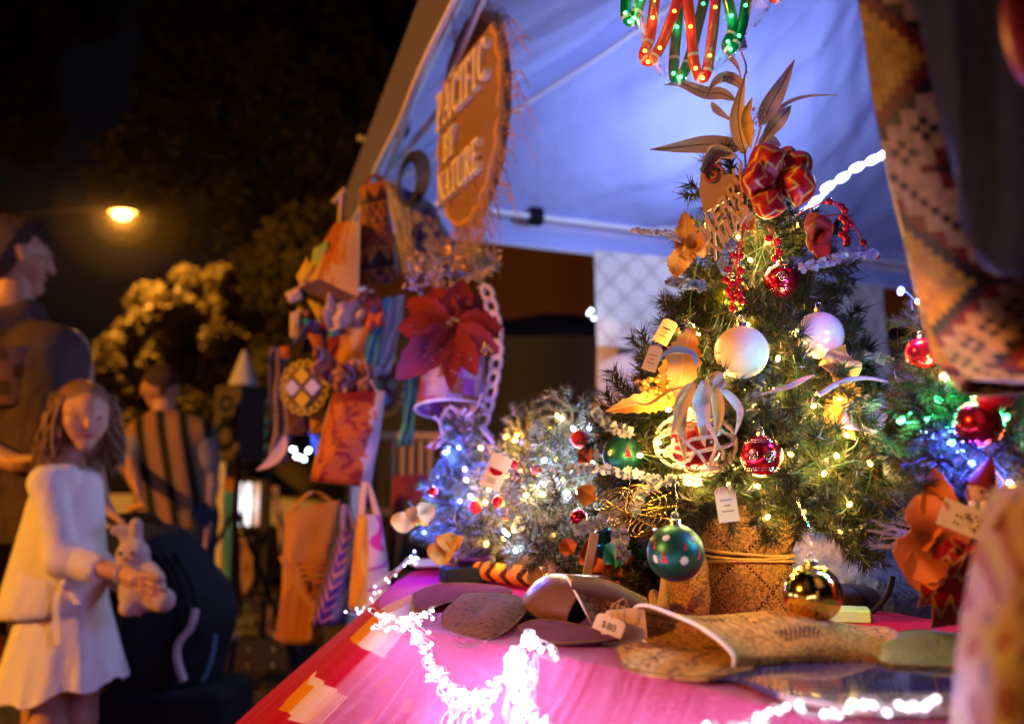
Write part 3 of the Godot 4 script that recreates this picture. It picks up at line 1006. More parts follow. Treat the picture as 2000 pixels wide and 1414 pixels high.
# ---------------------------------------------------------------- the marquee
func marquee() -> void:
	var a := PY(690, 386, 2.05)
	var near := PY(850, 0, 2.05)
	var dl := near - a
	dl.y = 0
	dl = dl.normalized()
	var df := Vector3(0.922, 0, -0.387)
	var A := a
	var B := a + df * 3.05
	var C := a + dl * 3.05
	var D := C + df * 3.05
	var mid := (A + B + C + D) / 4.0
	var peak := mid + Vector3(0, 0.92, 0)
	var o := thing("marquee", "pop-up marquee with blue-white roof lit from inside over the stall", "marquee", Vector3(mid.x, 0, mid.z))
	var crease := FastNoiseLite.new()
	crease.frequency = 0.05
	crease.seed = 9
	crease.fractal_octaves = 3
	var edges := [[A, B], [A, C], [C, D], [B, D]]
	for e in edges:
		var g := G.new()
		var rows := []
		for r in 41:
			var f := r / 40.0
			var row := []
			for q in 61:
				var p: Vector3 = e[0].lerp(e[1], q / 60.0).lerp(peak, f)
				var free := sin(PI * f) * sin(PI * q / 60.0)
				p.y -= 0.09 * free
				p.y += (crease.get_noise_2d(q * 1.0 + r * 0.55, r * 0.25) * 0.075 + crease.get_noise_2d(q * 2.6 - r * 2.0, r * 0.5 + 90.0) * 0.034) * sqrt(free + 0.0001)
				row.append(p)
			rows.append(row)
		g.sheet(rows, false, 0.0, 3.0, 2.0)
		obj("roof_panel", g, M.roof, o)
		g = G.new()
		rows = []
		var outn: Vector3 = (e[0] + e[1]) / 2.0 - mid
		outn.y = 0
		outn = outn.normalized()
		for r in 5:
			var row := []
			for q in 41:
				var f := q / 40.0
				var p: Vector3 = e[0].lerp(e[1], f) + outn * (0.03 + 0.003 * sin(q * 0.7) * r / 4.0)
				p.y += 0.02 - (0.2 if e[1] == C else 0.26) * r / 4.0 * (1.0 - 0.5 * float(e[0] == A and e[1] == B))
				row.append(p)
			rows.append(row)
		g.sheet(rows, false, 0.002, 8.0, 1.0)
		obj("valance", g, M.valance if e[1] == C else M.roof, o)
		g = G.new()
		for z in 2:
			var hem := []
			for k in 41:
				hem.append(rows[4][k] + Vector3(0, 0.002, 0) + outn * 0.004 * (z - 0.5))
			g.tube(hem, 0.005, 6)
		obj("valance_hem", g, M.white_cloth, o)
		# eave rail and scissor truss
		var dir: Vector3 = (e[1] - e[0]).normalized()
		var inn := -outn * 0.05
		g = G.new()
		g.tube([e[0] + inn, e[1] + inn], 0.013, 8)
		obj("rail", g, M.white_paint, o)
		for h in 2:
			var s: Vector3 = e[0] + inn + dir * (1.52 * h)
			for z in 2:
				g = G.new()
				var p0 := s + Vector3(0, 0.02 if z == 0 else -0.2, 0)
				var p1 := s + dir * 1.52 + Vector3(0, -0.2 if z == 0 else 0.02, 0)
				if e[0] == A and e[1] == B:
					p0.y += 0.2
					p1.y += 0.2
				g.box(Transform3D(Basis(dir, Vector3.UP, dir.cross(Vector3.UP)).rotated(dir.cross(Vector3.UP), atan2(p1.y - p0.y, 1.52)), (p0 + p1) / 2.0 + outn * 0.015 * (z * 2 - 1)), Vector3(1.53, 0.024, 0.012), 0.003)
				obj("truss_bar", g, M.white_paint, o)
			g = G.new()
			g.box(facing(s + dir * 0.76 + Vector3(0, 0.0, 0), outn), Vector3(0.06, 0.07, 0.05), 0.006)
			obj("truss_joint", g, M.black, o)
	for e in [[A, peak], [B, peak], [C, peak], [D, peak]]:
		var g := G.new()
		g.tube(curve([e[0] + Vector3(0, -0.03, 0), e[0].lerp(e[1], 0.5) + Vector3(0, -0.09, 0), e[1] + Vector3(0, -0.03, 0)], 8), 0.012, 8)
		obj("ridge_pole", g, M.white_paint, o)
	for p in [A, B, C + df * 0.0 + dl * 0.0, D]:
		if p == C:
			continue
		var g := G.new()
		var q: Vector3 = p + (mid - p).normalized() * 0.04
		g.box(Transform3D(Basis(Vector3.UP, 0.4), Vector3(q.x, 1.02, q.z)), Vector3(0.036, 2.04, 0.036), 0.004)
		obj("leg", g, M.white_paint, o)
	# the lamp that lights the roof, on a stand behind the tree
	var at := V(1452, 425, 3.15)
	var s := thing("work_lamp", "white lantern lamp on a slim stand behind the big tree, mostly hidden", "lamp", Vector3(at.x, 0, at.z))
	var g2 := G.new()
	g2.tube([Vector3(at.x, 0, at.z), Vector3(at.x, at.y - 0.05, at.z)], 0.012, 8)
	for k in 3:
		g2.tube([Vector3(at.x, 0.3, at.z), Vector3(at.x + cos(k * 2.1) * 0.3, 0.01, at.z + sin(k * 2.1) * 0.3)], 0.009, 6)
	obj("stand", g2, M.dark_metal, s)
	g2 = G.new()
	g2.ball(at, Vector3(0.035, 0.05, 0.035), 14)
	obj("lamp_bulb", g2, bulb_mat(Color(0.85, 0.9, 1.0), 10.0), s)
	lamp(at, COOL, 0.68, 0.05, s, 9.0).name = "lamp_light"
	# rope light under the roof
	var r := thing("rope_light", "bright white rope light slanting up under the roof right of the tree", "rope light", V(1560, 415, 1.9))
	var pts := VV([[1500, 455], [1592, 396], [1632, 356], [1690, 320], [1726, 303], [1800, 262]], 1.9)
	g2 = G.new()
	g2.tube(curve(pts, 24), 0.004, 8)
	var clear := mat(Color(0.7, 0.75, 0.9), 0.2)
	obj("tube", g2, clear, r)
	for k in [1, 2, 3, 4]:
		g2 = G.new()
		var d: Vector3 = (pts[k + 1] - pts[k]).normalized()
		for z in ([0] if k == 1 or k == 4 else [-1, 1]):
			g2.ball(pts[k] + d * 0.019 * z, Vector3(0.0085, 0.017, 0.0085), 10, aim(Vector3.ZERO, d).basis)
		obj("bulb", g2, M.icy, r)
		lamp(pts[k] + Vector3(0, 0.02, 0.05), COOL, 0.03, 0.01, r, 5.0)

func neighbour_stall() -> void:
	var o := thing("neighbour_stall", "dark stall with a brown awning standing behind the marquee", "stall", Vector3(1.0, 0, -6.6))
	var g := G.new()
	var rows := []
	for r in 5:
		var row := []
		for q in 25:
			row.append(Vector3(-1.1 + q * 0.22, 3.1 - 0.245 * r - 0.02 * sin(q * 1.7), -6.9 + 0.16 * r + 0.03 * sin(q * 2.3)))
		rows.append(row)
	g.sheet(rows, false, 0.01)
	obj("awning", g, bumpy(mat(Color(0.07, 0.03, 0.018), 0.9), T.fine, 1.0, Vector3.ONE * 2), o)
	g = G.new()
	rows = []
	for r in 5:
		var row := []
		for q in 49:
			row.append(Vector3(-1.1 + q * 0.11, 2.2 - 0.55 * r, -6.6 - 0.03 * sin(q * 0.9)))
		rows.append(row)
	g.sheet(rows, false, 0.01)
	obj("curtain", g, bumpy(mat(Color(0.03, 0.035, 0.07), 0.8), T.fine, 1.0, Vector3.ONE * 2), o)
	for x in [-1.1, 4.1]:
		g = G.new()
		g.box(Transform3D(Basis(), Vector3(x, 1.55, -6.5)), Vector3(0.06, 3.1, 0.06), 0.006)
		obj("post", g, M.dark_metal, o)
	# pale plaited mats hung from the back rail
	hung_mat("pale plaited mat with a diamond lattice hung at the back, left of the tree", [1160, 490], [1335, 505], [1340, 690], [1166, 676], 3.75)
	hung_mat("pale plaited mat hung at the back, right of the tree", [1635, 552], [1722, 560], [1745, 800], [1640, 815], 4.1)
	# a pale bag with a hoop handle below the first mat
	var b := thing("hanging_bag", "pale cloth bag with a hoop handle hanging below the diamond mat", "bag", V(1250, 900, 3.7))
	g = G.new()
	rows = []
	for r in 8:
		var row := []
		for q in 24:
			var an := TAU * q / 24
			var c := V(lerpf(1163, 1160, r / 7.0) + 100, lerpf(672, 905, r / 7.0), 3.85)
			row.append(c + Vector3(cos(an) * 0.205, 0, sin(an) * 0.05 * (1.0 + 0.5 * r / 7.0)))
		rows.append(row)
	g.sheet(rows, true, 0.002)
	obj("bag_body", g, M.pale_cloth, b)
	g = G.new()
	g.band(curve(VV([[1195, 830], [1205, 765], [1232, 728], [1255, 760], [1262, 830]], 3.72), 20), Vector3(0.2, 0, 1).normalized(), 0.035, 0.004)
	obj("handle", g, M.beige, b)
	var e := light_string("fairy_lights", "two small white lights on the back rail beside the diamond mat", VV([[1155, 606], [1150, 612], [1160, 622]], 3.6), ["cold"], 0.006, 0.006, "string lights", M.cable)
	e.name = e.name

func hung_mat(label: String, p0: Array, p1: Array, p2: Array, p3: Array, d: float) -> void:
	var g := G.new()
	var rows := []
	for r in 10:
		var row := []
		for q in 14:
			var u := q / 13.0
			var v := r / 9.0
			var p := V(p0[0], p0[1], d).lerp(V(p1[0], p1[1], d + 0.1), u).lerp(V(p3[0], p3[1], d).lerp(V(p2[0], p2[1], d + 0.1), u), v)
			row.append(p + Vector3(0, 0, 0.015 * sin(u * 7.0) * v))
		rows.append(row)
	g.sheet(rows, false, 0.006, 0.8, 0.8)
	one("hanging_mat", g, M.pale, label, "mat", "pale mats hung at the back of the stall")

# ---------------------------------------------------------------- what hangs at the left corner
func bag_shape(q: Array, d: float, thick: float, turn := 0.35, rows := 12, seg := 24, sag := 0.15) -> G:
	# q: top left, top right, bottom right, bottom left; a soft closed body
	var g := G.new()
	var deep := Vector3(turn, 0, 1).normalized()
	var pts := []
	for r in rows + 1:
		var f := float(r) / rows
		var l := V(q[0][0], q[0][1], d).lerp(V(q[3][0], q[3][1], d), f)
		var m := V(q[1][0], q[1][1], d).lerp(V(q[2][0], q[2][1], d), f)
		var c := (l + m) / 2
		var h := (m - l) / 2
		var w := thick * (0.25 + 0.75 * sin(PI * pow(f, 0.75) * 0.86)) * (1.0 + sag * sin(f * 9.0) * 0.3)
		var row := []
		for k in seg:
			var an := TAU * k / seg
			var ca := signf(cos(an)) * pow(absf(cos(an)), 0.6)
			var sa := signf(sin(an)) * pow(absf(sin(an)), 0.7)
			row.append(c - h * ca + deep * w * sa * (1.0 + 0.12 * sin(an * 5.0 + r)))
		pts.append(row)
	var mid: Vector3 = V((q[0][0] + q[2][0]) / 2.0, (q[0][1] + q[2][1]) / 2.0, d)
	pts.append([])
	var cb := Vector3.ZERO
	for p in pts[rows]:
		cb += p / seg
	for p in pts[rows]:
		pts[rows + 1].append(cb + (p - cb) * 0.05)
	g.sheet(pts, true, 0.0, 2.0, 1.0, mid)
	return g

func bag(called: String, label: String, q: Array, d: float, thick: float, m: Material, straps: Array = [], turn := 0.35, strap_mat: Material = null, group := "") -> Node3D:
	var o := thing(called, label, "bag", V((q[2][0] + q[3][0]) / 2.0, (q[2][1] + q[3][1]) / 2.0, d), group)
	obj("bag_body", bag_shape(q, d, thick, turn), m, o)
	for s in straps:
		var g := G.new()
		g.band(curve(VV(s, d), 14), Vector3(0.8, 0, 0.6), 0.018, 0.003)
		obj("handle", g, strap_mat if strap_mat else m, o)
	return o

func flower(o: Node3D, c: Vector3, tips: Array, face: Vector3, m: Material, called := "petal", jag := 0.0) -> void:
	for t in tips:          # tip point, width, lift
		var g := G.new()
		var tip: Vector3 = t[0]
		var side := (tip - c)
		var midp: Vector3 = c + side * 0.5 + face * t[2]
		g.leaf(curve([c + face * 0.004, midp, tip], 12), t[1], face, 0.22, 0.48, jag, 0.0009)
		obj(called, g, m, o)

func hanging_left() -> void:
	# the oval burlap sign
	var bd := Vector3(0.38, 0, 0.925).normalized()
	var nd := bd.cross(Vector3.UP)
	if nd.dot(EYE - V(922, 240, 1.95)) < 0:
		nd = -nd
	var c := V(922, 238, 1.95)
	var xs := Transform3D(Basis(bd, Vector3.UP, nd), c)
	if bd.x * 1.0 < 0:
		pass
	var o := thing("hanging_sign", "oval burlap sign with raised pale letters and frayed rim hung from the eave", "sign", c - Vector3(0, 0.23, 0))
	var poly := PackedVector2Array()
	for k in 48:
		var an := TAU * k / 48
		poly.append(Vector2(cos(an) * 0.19, sin(an) * 0.222))
	var g := G.new()
	g.prism(poly, xs, 0.03)
	obj("sign_board", g, M.burlap, o)
	g = G.new()
	var rimp := []
	for k in 49:
		var an := TAU * k / 48
		rimp.append(xs * Vector3(cos(an) * 0.193, sin(an) * 0.225, 0.008 + 0.003 * sin(k * 2.7)))
	g.tube(rimp, 0.009, 6)
	obj("rope_rim", g, M.raffia, o)
	var font := SystemFont.new()
	font.font_names = PackedStringArray(["Droid Serif"])
	font.font_weight = 700
	for ln in [["PACIFIC", 0.075, 0.066, -0.005], ["BY", -0.028, 0.05, -0.075], ["NATURE", -0.115, 0.052, -0.02]]:
		var tm := TextMesh.new()
		tm.text = ln[0]
		tm.font = font
		tm.font_size = 64
		tm.pixel_size = ln[2] / 46.0
		tm.depth = 0.016
		put("lettering", tm, M.letter, xs * Transform3D(Basis.from_scale(Vector3(0.86, 1.35, 1)), Vector3(ln[3], ln[1], 0.022)), o)
	g = G.new()
	for k in 260:
		var an := R(-1.9, 1.35) if k < 180 else R(1.0, 2.4)
		var p := xs * Vector3(cos(an) * 0.192, sin(an) * 0.224, R(-0.012, 0.012))
		var d := xs.basis * Vector3(cos(an) + R(-0.3, 0.3), sin(an) * 0.5 - 0.15 + R(-0.4, 0.4), R(-0.6, 0.6))
		var l := R(0.025, 0.1)
		g.tube([p, p + d * l * 0.5 + Vector3(0, 0.0, 0), p + d * l * 0.9 + Vector3(0, -l * R(0.2, 0.9), 0)], [0.0014, 0.0011, 0.0005], 4)
	obj("frayed_fibres", g, M.raffia, o)
	g = G.new()
	for k in 46:
		var an := R(-2.1, -0.9)
		var p := xs * Vector3(cos(an) * 0.19, sin(an) * 0.222, 0.01)
		g.tube(curve([p + Vector3(R(-0.02, 0.02), 0.05, 0), p, p + Vector3(R(-0.03, 0.03), -R(0.03, 0.1), R(-0.02, 0.03))], 5), 0.0013, 4)
	obj("raffia_tassel", g, M.raffia, o)
	for s in [-0.6, 0.5]:
		g = G.new()
		g.tube([xs * Vector3(s * 0.19, 0.2, 0), xs * Vector3(s * 0.25, 0.36, 0)], 0.002, 4)
		obj("hanging_cord", g, M.raffia, o)

	# coil of black cable
	g = G.new()
	for k in 4:
		var p := []
		for q in 25:
			var an := TAU * q / 24
			p.append(V(796 + 4 * k, 352, 2.5) + Vector3(cos(an) * (0.03 + 0.006 * k), sin(an) * (0.062 + 0.004 * k), 0.012 * k - 0.02 + cos(an) * 0.05))
		g.tube(p, 0.0055, 6)
	one("cable_coil", g, M.cable, "black electric cable coiled on the marquee frame beside the burlap sign", "cable")
	# peg and strap
	g = G.new()
	g.tube(VV([[650, 396], [674, 369]], 2.45), 0.007, 6)
	g.tube(VV([[668, 376], [666, 400], [664, 440]], 2.45), 0.008, 6)
	one("hook", g, M.beige, "pale wooden hook holding the top orange bag at the stall corner", "hook")

	bag("hanging_bag", "brown and gold barkcloth-pattern bag hanging left of the burlap sign", [[703, 366], [752, 352], [780, 548], [700, 560]], 2.4, 0.03, M.tapa, [[[706, 372], [728, 340], [750, 356]]])
	bag("hanging_bag", "grey and purple patterned cloth bag hung behind the burlap sign", [[752, 352], [846, 398], [905, 530], [792, 548]], 2.6, 0.04, M.tapa2)
	# boxy orange bag seen from below
	o = thing("hanging_bag", "boxy orange and pink bag with a dark base, topmost at the left corner", "bag", V(645, 600, 2.35))
	var tl := V(655, 437, 2.4)
	var tr := V(700, 432, 2.36)
	var fr := V(699, 581, 2.2)
	var fl := V(622, 545, 2.26)
	var bl := V(584, 562, 2.42)
	var br := V(662, 607, 2.34)
	g = G.new()
	for s in [[tl, tr, fr, fl], [tl, fl, bl, tl.lerp(bl, 0.04)], [tr, fr, br, tr.lerp(br, 0.03)]]:
		var rows := []
		for r in 7:
			var row := []
			for q in 7:
				var p: Vector3 = s[0].lerp(s[1], q / 6.0).lerp(s[3].lerp(s[2], q / 6.0), r / 6.0)
				row.append(p + Vector3(0, 0, 0.012 * sin(PI * q / 6.0) * sin(PI * r / 6.0)))
			rows.append(row)
		g.sheet(rows, false, 0.003)
	obj("bag_body", g, M.marble, o)
	g = G.new()
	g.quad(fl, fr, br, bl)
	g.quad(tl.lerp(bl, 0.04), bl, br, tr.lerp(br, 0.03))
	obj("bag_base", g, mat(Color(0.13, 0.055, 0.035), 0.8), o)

	# round purses
	round_purse("round purse with yellow and pale diamonds and a pierced yellow rim", V(597, 757, 2.3), 0.062, 0.064, [M.yellow, M.pale_cloth])
	round_purse("round purse with blue and green diamonds and a yellow rim, behind the flowered tote", V(757, 752, 2.4), 0.046, 0.082, [mat(Color(0.08, 0.3, 0.6), 0.7), mat(Color(0.2, 0.32, 0.16), 0.7)])

	bag("hanging_bag", "large tote with orange and red flowers and a pale side, hanging at the corner", [[650, 768], [752, 764], [722, 952], [606, 940]], 2.2, 0.045, M.tote, [[[668, 770], [690, 700], [735, 768]]], 0.5)
	bag("hanging_bag", "soft orange and cream draped bag above the striped cloth", [[668, 620], [724, 600], [735, 748], [640, 742]], 2.35, 0.05, M.marble)
	# folded striped cloth
	o = one("striped_cloth", _fold([[612, 700], [640, 716], [668, 742], [700, 738], [728, 745]], 2.2, 0.07), M.swirl, "wavy fold of maroon, cream and brown striped cloth above the yellow purse", "cloth")
	one("ribbon", _fold([[748, 585], [736, 640], [722, 700], [716, 765]], 2.3, 0.035, Vector3(1, 0.1, 0)), M.teal_cloth, "teal cloth strip hanging between the bags left of the poinsettia", "cloth")
	one("cloth_strip", _fold([[772, 580], [768, 640], [752, 700], [742, 730]], 2.36, 0.045, Vector3(1, 0.2, 0)), M.pale_cloth, "pale lilac cloth strip hanging behind the teal strip", "cloth")
	one("cloth_strip", _fold([[545, 680], [541, 740], [548, 830], [540, 905]], 2.6, 0.05, Vector3(1, 0, 0.2)), M.lilac_cloth, "purple cloth strip hanging at the left end of the bags", "cloth")
	one("cloth_strip", _fold([[585, 655], [605, 642], [628, 655], [640, 690]], 2.45, 0.06, Vector3(0.5, 0.7, 0.3)), M.lilac_cloth, "violet cloth draped above the round yellow purse", "cloth")
	one("cloth_strip", _fold([[800, 720], [800, 800], [790, 870]], 2.5, 0.035, Vector3(1, 0, 0.2)), M.teal_cloth, "blue-green cloth strip hanging behind the big poinsettia", "cloth")
	one("cloth_strip", _fold([[640, 585], [650, 620], [690, 610], [720, 590]], 2.3, 0.07, Vector3(0.3, 1, 0.3)), M.beige, "cream cloth bundled under the boxy orange bag", "cloth")
	one("cloth_strip", _fold([[700, 575], [725, 590], [735, 640]], 2.28, 0.05, Vector3(0.8, 0.3, 0.3)), mat(Color(0.5, 0.1, 0.05), 0.8), "red-orange cloth tuck under the brown barkcloth bag", "cloth")
	# little purses and shells at the far left
	var odd := [["small lime purse hanging under the boxy orange bag", [[600, 585], [622, 592], [645, 622], [625, 632]], M.yellow], ["small beige roll purse at the upper left of the bags", [[556, 572], [584, 560], [590, 582], [565, 592]], M.beige], ["slim beige pouch at the left of the bags", [[566, 612], [586, 605], [582, 660], [566, 660]], M.beige],
		["small orange pouch beside the violet cloth", [[600, 650], [628, 656], [632, 690], [612, 680]], M.orange_fabric], ["small orange round purse at the far left of the bags", [[548, 676], [566, 676], [566, 700], [550, 700]], M.orange_fabric], ["small green and gold pouch behind the boxy orange bag", [[578, 540], [600, 500], [606, 550], [588, 560]], M.yellow]]
	for k in odd:
		bag("small_purse", k[0], k[1], 2.4, 0.014, k[2], [], 0.35, null, "small purses hung at the stall corner")
	for k in [["lime green round bag behind the boxy orange bag", [[612, 486], [640, 470], [640, 540], [604, 540]], M.lime], ["yellow plaited ball bag left of the boxy orange bag", [[590, 520], [612, 508], [616, 548], [588, 552]], M.yellow], ["yellow and tan plaited bag above the round yellow purse", [[612, 690], [650, 684], [654, 730], [612, 736]], M.plain], ["green plaited pouch between the cream bundle and the tote", [[690, 690], [716, 686], [722, 742], [690, 748]], M.lime], ["cream plaited pouch beside the teal strip", [[700, 640], [730, 628], [736, 690], [704, 700]], M.plain], ["small red pouch above the striped cloth", [[640, 660], [664, 652], [668, 690], [642, 696]], M.red_velvet], ["dark plaited pouch under the round yellow purse", [[560, 800], [596, 806], [600, 850], [566, 850]], M.brim], ["orange plaited pouch under the round yellow purse", [[602, 800], [634, 796], [636, 846], [604, 850]], M.tan_bag], ["small turquoise pouch beside the violet cloth", [[640, 634], [660, 628], [664, 656], [644, 660]], M.teal_cloth]]:
		bag("small_purse", k[0], k[1], 2.34, 0.022, k[2], [], 0.35, null, "small purses hung at the stall corner")
	# beads
	for k in [["orange bead", [598, 612], M.orange_fabric], ["green bead", [597, 627], mat(Color(0.0, 0.35, 0.2), 0.3)], ["yellow bead", [586, 605], M.yellow], ["red bead", [632, 636], M.red_gloss]]:
		g = G.new()
		g.ball(V(k[1][0], k[1][1], 2.36), 0.008, 10)
		one("bead", g, k[2], k[0] + " hanging among the small purses", "bead")
	# bags below the tote
	o = bag("hanging_bag", "tan plaited bag with a slanting strap hanging lowest at the left", [[556, 1000], [664, 976], [632, 1256], [545, 1256]], 2.5, 0.05, M.tan_bag, [[[560, 1005], [610, 960], [655, 985]]])
	for k in 16:
		var a := [566 + 3.6 * k, 1110 + (k % 4) * 6]
		g = G.new()
		if k < 5:
			g.band(VV([[575 + 4 * k, 1090 + 12 * k], [640, 1086 + 12 * k]], 2.42), Vector3.UP, 0.007, 0.002)
		else:
			g.band(VV([[540 + 6.5 * k - 22, 1165 - (k % 5) * 8], [530 + 6.3 * k - 22, 1250]], 2.42), Vector3(1, 0, 0.3), 0.006, 0.002)
		obj("plaited_strip", g, M.orange_fabric if k % 3 else M.tan_bag, o)
	g = G.new()
	g.band(VV([[548, 1086], [575, 1135], [608, 1184]], 2.40), Vector3(0.8, 0.5, 0.2), 0.014, 0.003)
	obj("strap", g, mat(Color(0.5, 0.22, 0.04), 0.8), o)
	bag("hanging_bag", "blue and violet printed bag hanging between the tan and the yellow bag", [[664, 1034], [700, 1034], [674, 1216], [606, 1222]], 2.2, 0.035, M.print_bag, [[[668, 1038], [672, 985], [696, 1038]]], 0.35, M.lilac_cloth)
	bag("hanging_bag", "yellow and pink printed bag hanging beside the corner of the red cloth", [[698, 1004], [743, 1006], [768, 1192], [680, 1192]], 2.1, 0.035, M.yellow_bag, [[[704, 1008], [714, 940], [738, 1008]]], 0.35, M.beige)
	g = G.new()
	g.leaf(curve(VV([[556, 850], [548, 880], [525, 905], [500, 918]], 2.3), 10), 0.03, Vector3(0, 0.3, 1))
	one("dried_leaf", g, M.beige, "pointed beige leaf hanging left of the tote", "leaf")
	light_string("fairy_lights", "white bulbs glowing behind the hanging bags, left of the flowered tote", VV([[553, 828], [560, 842], [572, 878], [580, 892], [592, 896], [602, 880]], 2.7), ["cold"], 0.008, 0.006, "string lights", M.cable)
	one("cloth_strip", _fold([[608, 830], [612, 850], [620, 872]], 2.75, 0.05), mat(Color(0.03, 0.06, 0.5), 0.7), "bright blue cloth behind the glowing bulbs left of the tote", "cloth")

	# frosted garland above the poinsettia
	o = thing("garland", "frosted garland of twigs and small leaves above the red poinsettia", "garland", V(880, 560, 1.95))
	for k in 46:
		g = G.new()
		var a := V(R(800, 955), R(490, 560), R(1.9, 2.05))
		var d := Vector3(R(-1, 1), R(0.0, 1.0), R(-0.3, 0.6)).normalized()
		g.tube([a - d * 0.03, a, a + d * R(0.02, 0.035)], 0.0014, 4)
		for q in 7:
			var p := a + d * (q - 3) * 0.011
			var e := (d + Vector3(R(-1, 1), R(-1, 1), R(-1, 1))).normalized()
			g.leaf([p, p + e * 0.009, p + e * 0.018], 0.009, Vector3(R(-0.5, 0.5), R(-0.5, 0.5), 1), 0.2)
		obj("twig", g, [M.frost_leaf, M.dried, M.dried_dark, M.gold_dull][k % 4 if k % 8 else 3] if k % 5 else M.dried_gold, o)
	# the large poinsettia
	c = V(882, 638, 1.82)
	o = thing("poinsettia", "large dark red velvet poinsettia hanging among the bags at the corner", "poinsettia", V(880, 760, 1.82))
	var fc := (EYE - c).normalized()
	var tips := []
	for t in [[905, 545, 60, 1.84], [845, 560, 60, 1.85], [795, 585, 62, 1.84], [775, 640, 62, 1.84], [940, 575, 50, 1.84], [982, 640, 70, 1.8], [975, 690, 60, 1.78], [772, 742, 72, 1.76], [835, 726, 46, 1.74], [880, 764, 40, 1.72], [932, 735, 50, 1.74], [815, 690, 60, 1.78], [955, 610, 56, 1.83]]:
		tips.append([V(t[0], t[1], t[3]), t[2] / F * 1.82, R(0.008, 0.02)])
	flower(o, c, tips, fc, M.red_velvet, "petal", 0.09)
	for k in 26:
		g = G.new()
		g.ball(c + fc * 0.014 + Vector3(R(-1, 1), R(-1, 1), R(-0.3, 0.5)) * 0.017, R(0.002, 0.0042), 8)
		obj("bead", g, M.gold if k % 3 else M.lilac_glitter, o)
	for k in 34:
		g = G.new()
		var t = tips[k % tips.size()][0]
		g.ball(c.lerp(t, R(0.4, 0.95)) + fc * 0.018 + Vector3(R(-0.01, 0.01), R(-0.01, 0.01), 0), 0.0021, 8)
		obj("dew_bead", g, M.lilac_glitter if k % 4 else M.silver, o)
	g = G.new()
	for k in 12:
		g.ball(V(R(940, 962), R(668, 690), 1.74), 0.0032, 8)
	obj("gold_cluster", g, M.gold, o)
	# the basket hat below it with its scalloped chain handle
	o = thing("woven_basket", "upturned plaited basket with a white rim below the red poinsettia", "basket", V(880, 812, 1.92))
	g = G.new()
	var rows := []
	for r in 9:
		var f := r / 8.0
		var row := []
		var cc := V(lerpf(888, 880, f), lerpf(690, 800, f), 1.95)
		for k in 28:
			var an := TAU * k / 28
			row.append(cc + Vector3(cos(an) * lerpf(0.062, 0.073, f), sin(an) * 0.014, sin(an) * lerpf(0.05, 0.066, f)))
		rows.append(row)
	g.sheet(rows, true, 0.003, 2.0, 1.0, V(884, 745, 1.95))
	obj("basket_body", g, mat(Color(1, 1, 1), 0.6, 0.0, plait(40, 6, func(i, j):
		if (i / 5 + j / 12) % 4 == 0: return Color(0.55, 0.22, 0.5)
		if (i / 5 + j / 12) % 4 == 1: return Color(0.5, 0.3, 0.2)
		if (i / 7) % 2 == 0 and (i + j) % 2 == 0: return Color(0.4, 0.4, 0.7)
		return Color(0.68, 0.54, 0.56), 0.1)), o)
	g = G.new()
	var ring := []
	for k in 29:
		var an := TAU * k / 28
		ring.append(V(880, 800, 1.95) + Vector3(cos(an) * 0.074, sin(an) * 0.014, sin(an) * 0.067))
	g.tube(ring, 0.0032, 6)
	obj("rim", g, M.white_cloth, o)
	g = G.new()
	g.band(curve(VV([[868, 800], [890, 822], [925, 800], [940, 770]], 1.88), 16), Vector3(0, 0.2, 1), 0.02, 0.003)
	obj("handle", g, M.beige, o)
	o = thing("chain_garland", "pale scalloped loop chain hanging at the right of the poinsettia", "garland", V(945, 880, 1.9))
	var way := VV([[948, 560], [956, 585], [963, 612], [968, 640], [970, 668], [970, 696], [966, 724], [961, 752], [955, 780], [948, 806], [940, 832], [930, 856]], 1.93)
	for k in way.size() - 1:
		g = G.new()
		var p := []
		for q in 13:
			var an := TAU * q / 12
			p.append(way[k].lerp(way[k + 1], 0.5) + (way[k + 1] - way[k]) * 0.62 * cos(an) + Vector3(0.011 * sin(an), 0, 0.006 * sin(an)))
		g.tube(p, 0.0048, 6)
		obj("loop", g, M.beige, o)
	o = thing("berry_spray", "lilac spray of knobbly twigs with red berries below the plaited basket", "berry spray", V(900, 905, 1.88))
	for k in 26:
		g = G.new()
		var a := V(R(868, 950), R(790, 850), R(1.84, 1.92))
		var b := V(R(832, 965), R(850, 905), R(1.82, 1.94))
		var m2 := a.lerp(b, 0.5) + Vector3(R(-1, 1), R(-1, 1), R(-1, 1)) * 0.012
		g.tube(curve([a, m2, b], 6), [0.005, 0.0042, 0.0036, 0.0034, 0.003, 0.0034, 0.0042], 6)
		g.tube([m2, m2 + Vector3(R(-1, 1), R(-1, 1), R(-1, 1)) * 0.018], [0.003, 0.0036], 5)
		obj("twig", g, M.dried, o)
		if k % 2 == 0:
			g = G.new()
			g.ball(b, 0.0042, 10)
			obj("berry", g, M.berry, o)
	# inside the stall behind the bags: a slatted bench and a dark red bundle
	o = thing("bench", "pale slatted bench in the dark behind the poinsettia", "bench", V(800, 1040, 3.6))
	g = G.new()
	g.box(Transform3D(Basis(), V(800, 852, 3.6)), Vector3(0.24, 0.03, 0.03), 0.005)
	obj("top_rail", g, M.wood, o)
	for k in 5:
		g = G.new()
		g.box(Transform3D(Basis(), V(768 + 18 * k, 905, 3.6)), Vector3(0.018, 0.22, 0.015), 0.004)
		obj("slat", g, M.wood, o)
	g = G.new()
	g.box(Transform3D(Basis(), V(800, 1000, 3.5)), Vector3(0.3, 0.03, 0.3), 0.005)
	obj("seat", g, M.dark_wood, o)
